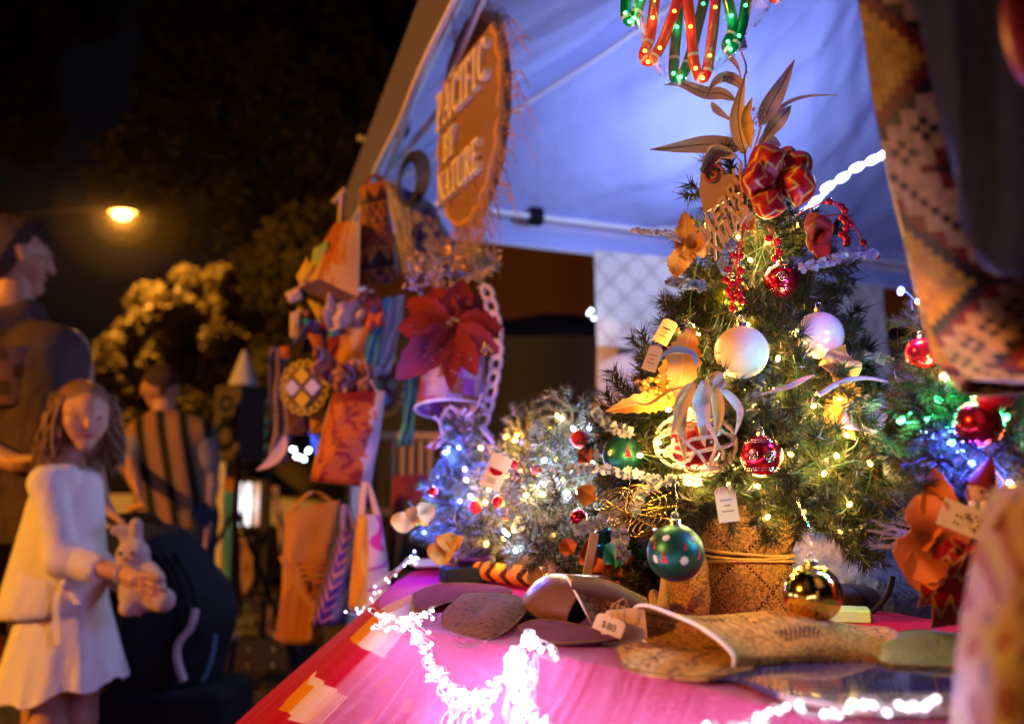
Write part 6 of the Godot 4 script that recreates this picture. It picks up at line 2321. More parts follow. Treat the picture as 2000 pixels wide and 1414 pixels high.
func small_tree(label: String, px: Array, topy: float, d: float, rad: float, kinds: Array, n: int, kind := "frosted", light_label := "", e := 0.002) -> void:
	var c := V(px[0], px[1], d)
	var top := V(px[0], topy, d)
	top.x = c.x
	var h := top.y - c.y
	var o := thing("christmas_tree", label, "christmas tree", Vector3(c.x, TABLE, c.z), "small lit trees on the table")
	var g := G.new()
	g.tube([Vector3(c.x, TABLE + 0.03, c.z), c, top], [0.007, 0.006, 0.002], 7)
	obj("trunk", g, M.bark, o)
	g = G.new()
	g.lathe([Vector2(0, 0), Vector2(0.032, 0.0), Vector2(0.04, 0.05), Vector2(0.041, 0.055), Vector2(0.034, 0.05), Vector2(0, 0.048)], Vector3(c.x, TABLE + 0.002, c.z), 20)
	obj("pot", g, M.burlap, o)
	for k in 9:
		var f := k / 8.0
		var m := 7 - k / 2
		for q in m:
			var an := TAU * (q + R(-0.3, 0.3)) / m + k
			var r := rad * lerpf(1.0, 0.22, f) * R(0.8, 1.15)
			bough(o, c.lerp(top, f * 0.95), Vector3(cos(an), lerpf(-0.05, 0.9, f), sin(an)), maxf(r, 0.05), kind)
	var pts := []
	for k in n:
		var f := pow(rng.randf(), 1.3)
		var an := R(-0.35, PI + 0.35)
		var r := rad * lerpf(0.98, 0.25, f) * R(0.8, 1.0)
		pts.append(c.lerp(top, f * 0.95) + Vector3(cos(an) * r, R(-0.01, 0.01), sin(an) * r))
	var kk := []
	for k in n:
		kk.append(kinds[rng.randi() % kinds.size()])
	light_string("fairy_lights", light_label, pts, kk, 0.0036, e)

func small_trees() -> void:
	small_tree("small bluish tree with coloured lights at the far left end of the table", [905, 1045], 845, 1.66, 0.1, ["blue", "blue", "green", "blue", "cold", "blue", "warm", "blue", "redbulb"], 34, "green", "blue, green and red fairy lights on the far left small tree", 0.009)
	small_tree("small frosted tree with warm white lights, second from the left", [1030, 1050], 815, 1.6, 0.125, ["warm", "warm", "warm", "amberbulb"], 30, "frosted", "warm white fairy lights on the second small tree from the left", 0.0065)
	small_tree("small frosted tree with icy blue-white lights just left of the big tree", [1120, 1065], 790, 1.42, 0.12, ["cold", "cold", "cold", "warm"], 26, "frosted", "icy white fairy lights on the frosted tree nearest the big tree", 0.0065)
	small_tree("dark low tree with teal glints behind the green bauble", [1240, 1120], 1000, 1.3, 0.1, ["cold", "green"], 5, "green", "few teal lights on the dark low tree behind the green bauble", 0.0012)
	var grp := "small red baubles on the small trees"
	for q in [["red glitter ball at the top of the icy-lit small tree", [1132, 858], 1.3, 0.0125, M.red_glitter], ["red bauble low in the blue-lit tree", [928, 990], 1.55, 0.011, M.red_glitter], ["red bauble at the middle of the warm-lit tree", [1012, 932], 1.46, 0.0085, M.red_gloss], ["red bauble high in the warm-lit tree", [1004, 908], 1.46, 0.007, M.red_gloss], ["red bauble at the right of the warm-lit tree", [1082, 922], 1.42, 0.008, M.red_gloss], ["red bauble between the blue-lit and the warm-lit tree", [972, 980], 1.5, 0.009, M.red_gloss], ["red bauble left in the blue-lit tree", [845, 960], 1.55, 0.008, M.red_gloss], ["small red bauble at the foot of the warm-lit tree", [990, 1008], 1.48, 0.007, M.red_gloss], ["dark red bauble low in the icy-lit tree", [1130, 1012], 1.3, 0.012, M.red_metal], ["red bauble above the icy spray", [1048, 918], 1.45, 0.009, M.red_gloss]]:
		ball_thing(q[0], V(q[1][0], q[1][1], q[2]), q[3], q[4], "bauble", grp)
	ball_thing("shiny teal-blue bauble low behind the grey spray", V(1180, 1062, 1.2), 0.019, mat(Color(0.02, 0.14, 0.22), 0.12, 0.8))
	# gold and pale leaves tucked in the small trees
	grp = "gold and pale leaves in the small trees"
	for q in [["gold leaf at the foot of the blue-lit tree, left", [[835, 1070], [860, 1078], [890, 1062]], 1.5, 0.04, M.amber], ["second gold leaf at the foot of the blue-lit tree", [[850, 1050], [880, 1060], [905, 1050]], 1.5, 0.03, M.amber], ["pale pink petal sticking out left of the blue-lit tree", [[764, 1012], [785, 1020], [815, 1022]], 1.55, 0.034, M.cream], ["cream petal left of the blue-lit tree", [[790, 1000], [815, 1008], [835, 1025]], 1.53, 0.03, M.dried_gold], ["white petal at the left of the blue-lit tree", [[815, 985], [830, 1000], [835, 1020]], 1.52, 0.03, M.pale_cloth],
		["gold leaf between the warm-lit and the icy-lit tree", [[1140, 990], [1148, 965], [1160, 950]], 1.25, 0.03, M.amber], ["orange leaf above the icy spray", [[1130, 905], [1142, 890], [1152, 872]], 1.25, 0.022, M.orange_fabric], ["rust leaves low behind the wooden stick", [[1130, 1100], [1170, 1085], [1220, 1120]], 1.25, 0.05, M.orange_fabric], ["second rust leaf low behind the wooden stick", [[1150, 1130], [1200, 1110], [1250, 1130]], 1.25, 0.05, M.orange_fabric], ["orange leaf beside the clear box", [[1100, 1085], [1110, 1070], [1128, 1062]], 1.25, 0.026, M.orange_fabric], ["pale pink leaf behind the small dark green bauble", [[1160, 850], [1185, 868], [1205, 900]], 1.15, 0.035, M.dried], ["gold leaf at the right foot of the warm-lit tree", [[1000, 1040], [1020, 1025], [1040, 1010]], 1.45, 0.03, M.dried_gold], ["silver leaf at the tip of the warm-lit tree", [[1042, 880], [1048, 850], [1052, 818]], 1.5, 0.024, M.frost_leaf]]:
		leaf_thing("fabric_leaf", q[0], q[1], q[2], q[3], q[4], Vector3(R(-0.3, 0.3), 0.2, 1), 0.3, 0.5, grp)
	leaf_thing("glitter_leaf", "teal glitter star leaf low behind the green bauble", [[1180, 1100], [1200, 1085], [1225, 1088]], 1.15, 0.03, mat(Color(0.05, 0.4, 0.35), 0.3, 0.5), Vector3(0, 0.2, 1), 0.3, 0.5)
	# pink tag with a red smile
	var x := facing(V(968, 922, 1.4), Vector3(-0.1, 0.1, 1), -0.42)
	var o := thing("price_tag", "pink paper tag with a red half circle on the warm-lit small tree", "tag", x.origin)
	var g := G.new()
	g.prism(PackedVector2Array([Vector2(-0.016, -0.026), Vector2(0.016, -0.026), Vector2(0.016, 0.026), Vector2(-0.016, 0.026)]), x, 0.0008)
	obj("card", g, mat(Color(0.6, 0.42, 0.36), 0.8), o)
	g = G.new()
	var poly := PackedVector2Array()
	for k in 13:
		poly.append(Vector2(cos(PI + PI * k / 12.0) * 0.011, sin(PI + PI * k / 12.0) * 0.009 + 0.004))
	g.prism(poly, x * Transform3D(Basis(), Vector3(0, 0, 0.0007)), 0.0005)
	obj("half_circle", g, M.red_gloss, o)
	g = G.new()
	for k in 3:
		g.box(x * Transform3D(Basis(), Vector3(0, -0.011 - 0.003 * k, 0.0007)), Vector3(0.014, 0.0008, 0.0004), 0.0001)
	obj("print", g, M.ink, o)
	# gold and white pot beside the far tree
	g = G.new()
	var c := PY(900, 1128, TABLE) + Vector3(0, 0.03, 0)
	g.lathe([Vector2(0, 0), Vector2(0.024, 0), Vector2(0.029, 0.05), Vector2(0.027, 0.05), Vector2(0.022, 0.004), Vector2(0, 0.004)], c, 20)
	one("pot", g, M.gold_dull, "small gold pot standing on the purple plate at the left end of the table", "pot")

# ---------------------------------------------------------------- right tree, hanging canes and near mats
func right_tree() -> void:
	var X := V(1985, 900, 0.92)
	var o := thing("christmas_tree", "larger tree with blue and green lights, partly hidden by the near mat", "christmas tree", Vector3(X.x, TABLE, X.z))
	var g := G.new()
	g.tube([Vector3(X.x, TABLE, X.z), X, V(1975, 520, 0.92)], [0.009, 0.008, 0.003], 8)
	obj("trunk", g, M.bark, o)
	for k in 9:
		var c := Vector3(X.x, V(1985, 560 + 50 * k, 0.92).y, X.z)
		for q in 7:
			var an := TAU * (q + R(-0.3, 0.3)) / 7 + k * 0.9
			bough(o, c, Vector3(cos(an), lerpf(0.6, -0.1, k / 8.0), sin(an)), lerpf(0.06, 0.14, k / 8.0) * R(0.85, 1.1))
	for b in [[[1960, 800], [1752, 748], 0.86], [[1950, 830], [1740, 800], 0.84], [[1950, 720], [1778, 628], 0.9], [[1800, 690], [1782, 585], 0.92], [[1880, 690], [1800, 600], 0.9], [[1960, 850], [1770, 860], 0.84], [[1960, 870], [1800, 930], 0.84], [[1980, 860], [1880, 950], 0.82], [[1900, 790], [1800, 720], 0.88], [[1990, 800], [1960, 860], 0.78], [[2030, 850], [1990, 700], 0.78], [[1990, 760], [1880, 740], 0.84], [[1900, 930], [1840, 990], 0.86], [[1930, 880], [1740, 900], 0.9]]:
		var a := V(b[0][0], b[0][1], b[2] + 0.03)
		var e := V(b[1][0], b[1][1], b[2])
		bough(o, a, e - a, a.distance_to(e) * 0.95)
	var lights := [[1760, 568, "blue"], [1797, 590, "amberbulb"], [1900, 735, "green"], [1850, 740, "green"], [1785, 808, "green"], [1805, 840, "cold"], [1820, 850, "blue"], [1855, 840, "green"], [1842, 735, "redbulb"], [1965, 815, "green"], [1935, 927, "blue"], [1880, 885, "blue"], [1900, 905, "blue"], [1915, 870, "blue"], [1975, 945, "amberbulb"], [1830, 905, "blue"], [1835, 780, "green"], [1760, 820, "green"], [1870, 820, "green"], [1930, 800, "blue"], [1860, 865, "blue"], [1815, 815, "green"], [1950, 850, "redbulb"]]
	var pts := []
	var kk := []
	for l in lights:
		pts.append(V(l[0], l[1], 0.865 if l[0] < 1900 else 0.83))
		kk.append(l[2])
	light_string("fairy_lights", "blue, green and amber fairy lights on the tree at the right edge", pts, kk, 0.0034, 0.011)
	ball_thing("small shiny red bauble on the left of the right-hand tree", V(1800, 690, 0.88), 0.0148, M.red_gloss)
	ball_thing("glittering red bauble under the near hanging mat", V(1948, 765, 0.82), 0.0168, M.red_glitter)
	ball_thing("large dark red mirror bauble in the right-hand tree", V(1912, 828, 0.83), 0.0208, M.red_metal)
	# the big orange and red bow with its tail
	var c := V(1850, 1060, 0.84)
	var f := (EYE - c).normalized()
	o = thing("fabric_flower", "big orange fabric flower with a red chevron ribbon tail, right of the big tree", "ribbon flower", V(1850, 1220, 0.84))
	for q in [[[1852, 1075], [1838, 1000], [1826, 912], 0.030], [[1845, 1070], [1815, 1010], [1790, 968], 0.034], [[1846, 1065], [1800, 1090], [1768, 1120], 0.044], [[1840, 1078], [1810, 1110], [1790, 1152], 0.034], [[1855, 1060], [1880, 1030], [1895, 1000], 0.024], [[1850, 1070], [1842, 1040], [1812, 1035], 0.044], [[1862, 1064], [1885, 1070], [1882, 1110], 0.03]]:
		g = G.new()
		var pp := VV(q.slice(0, 3), 0.83)
		pp[1] += f * 0.014
		g.leaf(curve(pp, 14), q[3], f, 0.4, 0.5, 0.05, 0.001)
		obj("petal", g, M.orange_fabric, o)
	for q in [[[1860, 1062], [1860, 1120], [1852, 1222], 0.036], [[1858, 1070], [1832, 1130], [1822, 1180], 0.03], [[1875, 1064], [1890, 1040], [1900, 1085], 0.036]]:
		g = G.new()
		var pp := curve(VV(q.slice(0, 3), 0.82), 14)
		for k in pp.size():
			pp[k] += f * 0.006 * sin(k * 0.7)
		var sd := []
		for k in pp.size():
			sd.append(Vector3(1, 0.1, 0.35 * sin(k * 0.4)).normalized())
		g.band(pp, sd, q[3], 0.0007, 1.0, 0.6, 5)
		obj("ribbon_tail", g, M.ribbon, o)
	g = G.new()
	var pp2 := curve(VV([[1868, 1130], [1876, 1180], [1878, 1222]], 0.825), 10)
	g.band(pp2, Vector3(1, 0, 0.2).normalized(), [0.01, 0.012, 0.015, 0.018, 0.02, 0.022, 0.025, 0.027, 0.029, 0.031, 0.033], 0.0007)
	obj("ribbon_tail", g, mat(Color(0.55, 0.02, 0.04), 0.5), o, "plain red ribbon end")
	g = G.new()
	for k in 22:
		var a := V(1850, 1070 + R(-25, 10), 0.85)
		var e := V(R(1690, 1760), R(1010, 1070), 0.88)
		g.tube(curve([a, a.lerp(e, 0.5) + Vector3(0, R(-0.004, 0.004), 0), e], 5), 0.0005, 4)
	obj("silver_threads", g, M.lilac_glitter, o)
	# little bearded doll and glitter label
	c = V(1915, 965, 0.82)
	o = thing("doll_ornament", "small bearded doll in a red hat hanging in the right-hand tree", "ornament", c - Vector3(0, 0.03, 0))
	g = G.new()
	g.ball(c, Vector3(0.012, 0.013, 0.012), 16)
	obj("head", g, M.skin, o)
	g = G.new()
	g.lathe([Vector2(0.0, 0.034), Vector2(0.005, 0.026), Vector2(0.010, 0.014), Vector2(0.0135, 0.004), Vector2(0.0125, 0.003)], c + Vector3(0, 0.001, 0), 16, Basis(Vector3.BACK, -0.4))
	obj("hat", g, M.red_velvet, o)
	g = G.new()
	for k in 9:
		g.ball(c + Vector3(-0.010 + 0.0025 * k, -0.010 - 0.006 * sin(PI * k / 8.0), 0.008), 0.0052, 8)
	g.ball(c + Vector3(0.0, -0.016, 0.009), Vector3(0.009, 0.011, 0.006), 10)
	obj("beard", g, M.white_cloth, o)
	for s in [-1, 1]:
		g = G.new()
		g.ball(c + Vector3(0.0042 * s, 0.002, 0.0115), 0.0013, 8)
		obj("eye", g, M.ink, o)
	g = G.new()
	g.ball(c + Vector3(0, -0.001, 0.013), 0.0022, 8)
	obj("nose", g, M.skin, o)
	g = G.new()
	g.lathe([Vector2(0.006, 0.0), Vector2(0.014, -0.008), Vector2(0.018, -0.03), Vector2(0.02, -0.045), Vector2(0.0, -0.046)], c + Vector3(0, -0.012, -0.002), 16)
	obj("robe", g, M.red_velvet, o)
	var x := facing(V(1895, 1020, 0.8), Vector3(-0.2, 0.3, 1), -0.42)
	g = G.new()
	g.prism(PackedVector2Array([Vector2(-0.024, -0.012), Vector2(0.03, -0.012), Vector2(0.03, 0.012), Vector2(-0.024, 0.013)]), x, 0.001)
	o = one("ribbon_end", g, M.cream, "cream ribbon end with gold glitter below the bearded doll", "ribbon")
	g = G.new()
	for k in 50:
		g.ball(x * Vector3(R(-0.012, 0.026), R(-0.007, 0.006), 0.001), R(0.0008, 0.0015), 6)
	obj("gold_glitter", g, M.gold, o)
	g = G.new()
	for k in 16:
		var a := V(1885 + 2.6 * k, 1075, 0.87)
		g.tube(curve([a, a + Vector3(0.002, -0.03, 0.0), a + Vector3(R(-0.004, 0.008), -0.075, 0)], 5), 0.0005, 4)
	for k in 18:
		var a := V(1880, 1075 + 6 * k, 0.87)
		g.tube([a, a + Vector3(0.022, R(-0.002, 0.002), 0)], 0.0004, 4)
	one("mesh_ribbon", g, M.frost, "grey open-mesh ribbon behind the red chevron tail", "ribbon")

func top_things() -> void:
	var canes := [["green", [[1262, -40], [1245, 22], [1232, 42], [1222, 22], [1226, -40]]], ["red", [[1285, -60], [1272, 60], [1258, 108], [1272, 118], [1300, 70], [1338, -40]]], ["green", [[1330, -40], [1322, 60], [1316, 140], [1326, 154], [1345, 120], [1366, 40], [1390, -60]]], ["red", [[1338, -60], [1350, 60], [1358, 130], [1370, 152], [1382, 135], [1394, 50], [1404, -60]]], ["green", [[1412, -40], [1432, 50], [1420, 88], [1432, 92], [1450, 50], [1464, -40]]], ["red", [[1498, -60], [1510, -8], [1524, -14], [1532, -60]]]]
	var o := thing("candy_cane_lights", "cellophane-wrapped bundle of red and green candy cane lights hanging from above", "string lights", V(1350, 152, 0.96))
	var bs := G.new()
	bs.ball(Vector3.ZERO, 0.0022, 8)
	var bm := bs.mesh()
	var g: G
	for cn in canes:
		var sp := curve(VV(cn[1], 0.94 + R(-0.02, 0.02)), 26)
		g = G.new()
		g.tube(sp, 0.0058, 12)
		obj("cane", g, M.red_cane if cn[0] == "red" else M.green_cane, o)
		for k in [4, 9, 14, 19, 23]:
			var q: Vector3 = sp[k] + (EYE - sp[k]).normalized() * 0.006
			put("bulb", bm, M.amberbulb if cn[0] == "red" else M.green, Transform3D(Basis(), q), o)
			if k % 2 == 0:
				lamp(q + (EYE - q).normalized() * 0.004, Color(1.0, 0.3, 0.05).linear_to_srgb() if cn[0] == "red" else Color(0.05, 0.9, 0.3).linear_to_srgb(), 0.0004, 0.004, o, 1.0)
		for k in [7, 12, 17]:
			var ring := []
			var tg: Vector3 = (sp[k + 1] - sp[k]).normalized()
			g = G.new()
			g.tube([sp[k] - tg * 0.0016, sp[k] + tg * 0.0016], 0.0061, 12)
			obj("stripe", g, M.pale_cloth, o)
	g = G.new()
	var rows := []
	for r in 12:
		var f := r / 11.0
		var row := []
		var c := V(lerpf(1372, 1345, f), lerpf(-80, 150, f), 0.94)
		for k in 60:
			var an := TAU * k / 60
			var rad := lerpf(0.082, 0.03, pow(f, 1.4)) * (1.0 + 0.09 * sin(an * 9.0 + f * 2.0) + 0.05 * sin(an * 17.0 + r * 1.3))
			row.append(c + Vector3(cos(an) * rad, 0.008 * sin(an * 5.0 + r), sin(an) * rad * 0.4))
		rows.append(row)
	g.sheet(rows, true, 0.0)
	obj("cellophane", g, M.cellophane, o)
	g = G.new()
	g.box(Transform3D(Basis(Vector3.BACK, 0.2), V(1446, 82, 0.95)), Vector3(0.012, 0.018, 0.006), 0.001)
	obj("paper_label", g, M.lilac_cloth, o)

func right_mats() -> void:
	var sg := G.new()  # added mat out of view, keeps the street lamp off the plaited bag
	var sr := []
	for r in 9:
		var row := []
		for k in 13:
			var lz := -0.58 + 0.040 * k
			row.append(Vector3(-0.17 + 0.01 * sin(k * 0.8), lerpf(1.8, 0.915 + 0.563 * absf(lz), r / 8.0), lz))
		sr.append(row)
	sg.sheet(sr, false, 0.006, 0.7, 0.7)
	one("hanging_mat", sg, M.hanging, "unseen plaited mat added above the frame to shade the large plaited bag", "mat")
	# the big plaited bag hanging close by on the right
	var g := G.new()
	var o := thing("plaited_bag", "large plaited bag with yellow, red and black diamonds hanging close by at the right edge", "bag", V(1940, 730, 0.56))
	var left := [[1655, -130], [1690, 20], [1710, 160], [1735, 290], [1772, 430], [1806, 560], [1840, 650], [1900, 715]]
	var lc := curve(left.map(func(q): return Vector3(q[0], q[1], 0)), 24)
	var rows := []
	for r in 25:
		var row := []
		var l: Vector3 = lc[r]
		for k in 30:
			var u := k / 29.0
			var ex := 470.0 - 60.0 * r / 24.0
			var px := l.x + ex * u
			var py := l.y + (18.0 + 14.0 * u) * smoothstep(0.6, 1.0, r / 24.0)
			row.append(V(px, py, 0.62 - 0.075 * sin(PI * minf(u * 1.25 + 0.05, 1.0)) + 0.02 * (1.0 - r / 24.0)))
		rows.append(row)
	g.sheet(rows, false, 0.004, 0.62, 0.46)
	obj("bag_body", g, M.hanging, o)
	g = G.new()
	var lip := []
	for r in 25:
		lip.append(rows[r][0])
	for k in range(1, 30):
		lip.append(rows[24][k])
	g.tube(lip, 0.0034, 7)
	obj("edge_binding", g, M.paper, o)
	# the back of the same bag, so that it closes
	g = G.new()
	var back := []
	for r in 25:
		var row := []
		for k in 30:
			var u := k / 29.0
			row.append(rows[r][k] + Vector3(0, 0, -0.055 * sin(PI * u) - 0.075 * sin(PI * minf(u * 1.25 + 0.05, 1.0)) * 0.6))
		back.append(row)
	g.sheet(back, false, 0.003, 0.7, 0.62)
	obj("bag_back", g, M.hanging, o)
	# dark blue cloth hanging over it
	g = G.new()
	rows = []
	var edge := curve([Vector3(1765, -120, 0), Vector3(1800, 60, 0), Vector3(1830, 200, 0), Vector3(1862, 330, 0), Vector3(1890, 440, 0), Vector3(1905, 500, 0), Vector3(1925, 525, 0)], 20)
	for r in 21:
		var row := []
		for k in 16:
			var u := k / 15.0
			row.append(V(edge[r].x + 340 * u, edge[r].y + 8.0 * sin(u * 5.0), 0.505 - 0.03 * sin(u * 4.0 + r * 0.15) - 0.012 * sin(u * 17.0 + r * 0.4)))
		rows.append(row)
	g.sheet(rows, false, 0.004)
	one("blue_cloth", g, M.blue_cloth, "dark blue woolly cloth hanging over the plaited bag at the upper right", "cloth")
	g = G.new()
	g.ball(V(2002, 70, 0.42), Vector3(0.008, 0.026, 0.012), 18, Basis(Vector3.BACK, 0.15))
	one("red_bauble", g, mat(Color(0.5, 0.03, 0.05), 0.4), "blurred red and orange trinket at the extreme upper right", "trinket")
	# lower right: the floral mat standing close to the camera
	g = G.new()
	rows = []
	var le := curve([Vector3(1950, 955, 0), Vector3(1922, 1060, 0), Vector3(1895, 1180, 0), Vector3(1880, 1300, 0), Vector3(1868, 1440, 0), Vector3(1862, 1560, 0)], 20)
	for r in 21:
		var row := []
		for k in 14:
			var u := k / 13.0
			row.append(V(le[r].x + 250 * u, le[r].y - 30.0 * sin(u * 2.0) * (1.0 - r / 20.0), 0.50 - 0.03 * sin(u * 3.0) + 0.004 * sin(r * 0.9)))
		rows.append(row)
	g.sheet(rows, false, 0.004, 0.8, 1.0)
	o = one("floral_mat", g, M.floral, "blurred pink and yellow flowered mat standing close by at the lower right", "mat")
	g = G.new()
	lip = []
	for r in 21:
		lip.append(rows[r][0])
	g.tube(lip, 0.0022, 6)
	obj("edge_binding", g, M.paper, o)
	g = G.new()
	g.leaf(curve(VV([[1985, 960], [2010, 1000], [2030, 1060]], 0.49), 8), 0.05, Vector3(0, 0.1, 1), 0.2, 0.5)
	one("pale_leaf", g, M.beige, "blurred peach leaf at the right edge above the flowered mat", "leaf")
	# cables
	g = G.new()
	g.tube(curve(VV([[1745, 1125], [1735, 1160], [1710, 1190], [1680, 1202], [1655, 1196]], 1.15), 20), 0.0034, 7)
	one("cable", g, M.cable, "thick black cable looping down behind the gold bauble", "cable")
	g = G.new()
	g.tube(curve(VV([[1790, 1272, 0.95], [1840, 1262, 0.9], [1890, 1240, 0.85], [1960, 1210, 0.8]], 0.9), 16), 0.0016, 6)
	one("cable", g, M.cable, "thin black cable running over the pebbled mat at the right", "cable")

# ---------------------------------------------------------------- people
func fingers(list: Array, palm: Vector3, along: Vector3, across: Vector3, curl: Vector3, s: float) -> void:
	# adds palm, four unequal fingers of three bones and a thumb to a list of bones
	along = along.normalized(); across = across.normalized()
	for k in 3:
		list.append([palm + across * (k - 1) * 0.018 * s - along * 0.03 * s, palm + across * (k - 1) * 0.021 * s + along * 0.03 * s, 0.015 * s, 0.012 * s])
	for k in 4:
		var l: float = [0.066, 0.078, 0.073, 0.056][k] * s
		var a := palm + across * (k - 1.5) * 0.0195 * s + along * 0.036 * s
		var d := (along + across * (k - 1.5) * 0.12).normalized()
		var b := a + d * l * 0.45 + curl * l * 0.08
		var c := b + (d + curl * 0.5).normalized() * l * 0.32
		var e := c + (d + curl * 1.1).normalized() * l * 0.25
		list.append([a, b, 0.0092 * s, 0.0084 * s]); list.append([b, c, 0.0084 * s, 0.0076 * s]); list.append([c, e, 0.0076 * s, 0.0062 * s])
	var t0 := palm - across * 0.026 * s - along * 0.015 * s
	var t1 := t0 + (along * 0.6 - across * 0.8).normalized() * 0.034 * s + curl * 0.008 * s
	list.append([t0, t1, 0.0115 * s, 0.0095 * s]); list.append([t1, t1 + (along - across * 0.25 + curl * 0.4).normalized() * 0.028 * s, 0.0095 * s, 0.0075 * s])
func head_bones(c: Vector3, f: Vector3, s: float) -> Array:   # f: where the face looks
	f = f.normalized()
	var r := f.cross(Vector3.UP).normalized()
	var u := r.cross(f)
	var P := func(x, y, z): return c + (r * x + u * y + f * z) * s
	var out := [[P.call(0, 0.03, -0.02), P.call(0, 0.025, 0.012), 0.082 * s, 0.076 * s], [P.call(0, -0.02, 0.03), P.call(0, -0.075, 0.05), 0.058 * s, 0.032 * s], [P.call(0, -0.09, 0.066), P.call(0, -0.088, 0.06), 0.018 * s, 0.02 * s],
		[P.call(0, 0.012, 0.092), P.call(0, -0.028, 0.106), 0.009 * s, 0.0125 * s], [P.call(0.0, 0.03, 0.07), P.call(0, 0.05, 0.066), 0.028 * s, 0.03 * s]]
	for q in [-1, 1]:
		out.append([P.call(0.042 * q, -0.02, 0.05), P.call(0.03 * q, -0.05, 0.056), 0.026 * s, 0.022 * s])
		out.append([P.call(0.05 * q, 0.022, 0.066), P.call(0.014 * q, 0.02, 0.082), 0.01 * s, 0.01 * s])
		out.append([P.call(0.078 * q, 0.008, -0.005), P.call(0.08 * q, -0.022, 0.002), 0.012 * s, 0.009 * s])
	return out
func face_parts(o: Node3D, c: Vector3, f: Vector3, s: float) -> void:
	f = f.normalized()
	var r := f.cross(Vector3.UP).normalized()
	var u := r.cross(f)
	var bas := Basis(r, u, -f)
	for q in [-1, 1]:
		var g := G.new()
		g.ball(c + (r * 0.031 * q + u * 0.004 + f * 0.074) * s, Vector3(0.0155, 0.0105, 0.011) * s, 14, bas)
		obj("eye", g, mat(Color(0.55, 0.5, 0.48), 0.2), o)
		g = G.new()
		g.ball(c + (r * 0.031 * q + u * 0.006 + f * 0.083) * s, Vector3(0.009, 0.0098, 0.004) * s, 12, bas)
		obj("iris", g, M.ink, o)
		g = G.new()
		g.tube(curve([c + (r * 0.05 * q + u * 0.026 + f * 0.071) * s, c + (r * 0.033 * q + u * 0.033 + f * 0.082) * s, c + (r * 0.015 * q + u * 0.03 + f * 0.088) * s], 6), 0.0036 * s, 5)
		g.tube(curve([c + (r * 0.046 * q + u * 0.010 + f * 0.074) * s, c + (r * 0.031 * q + u * 0.0165 + f * 0.083) * s, c + (r * 0.018 * q + u * 0.009 + f * 0.083) * s], 6), 0.0024 * s, 5)
		obj("brow", g, M.hair, o)
	var g := G.new()
	g.tube(curve([c + (r * -0.024 - u * 0.058 + f * 0.076) * s, c + (-u * 0.055 + f * 0.090) * s, c + (r * 0.024 - u * 0.058 + f * 0.076) * s], 8), [0.002 * s, 0.0045 * s, 0.006 * s, 0.0066 * s, 0.0066 * s, 0.0066 * s, 0.006 * s, 0.0045 * s, 0.002 * s], 6)
	obj("lips", g, mat(Color(0.34, 0.1, 0.09), 0.4), o)

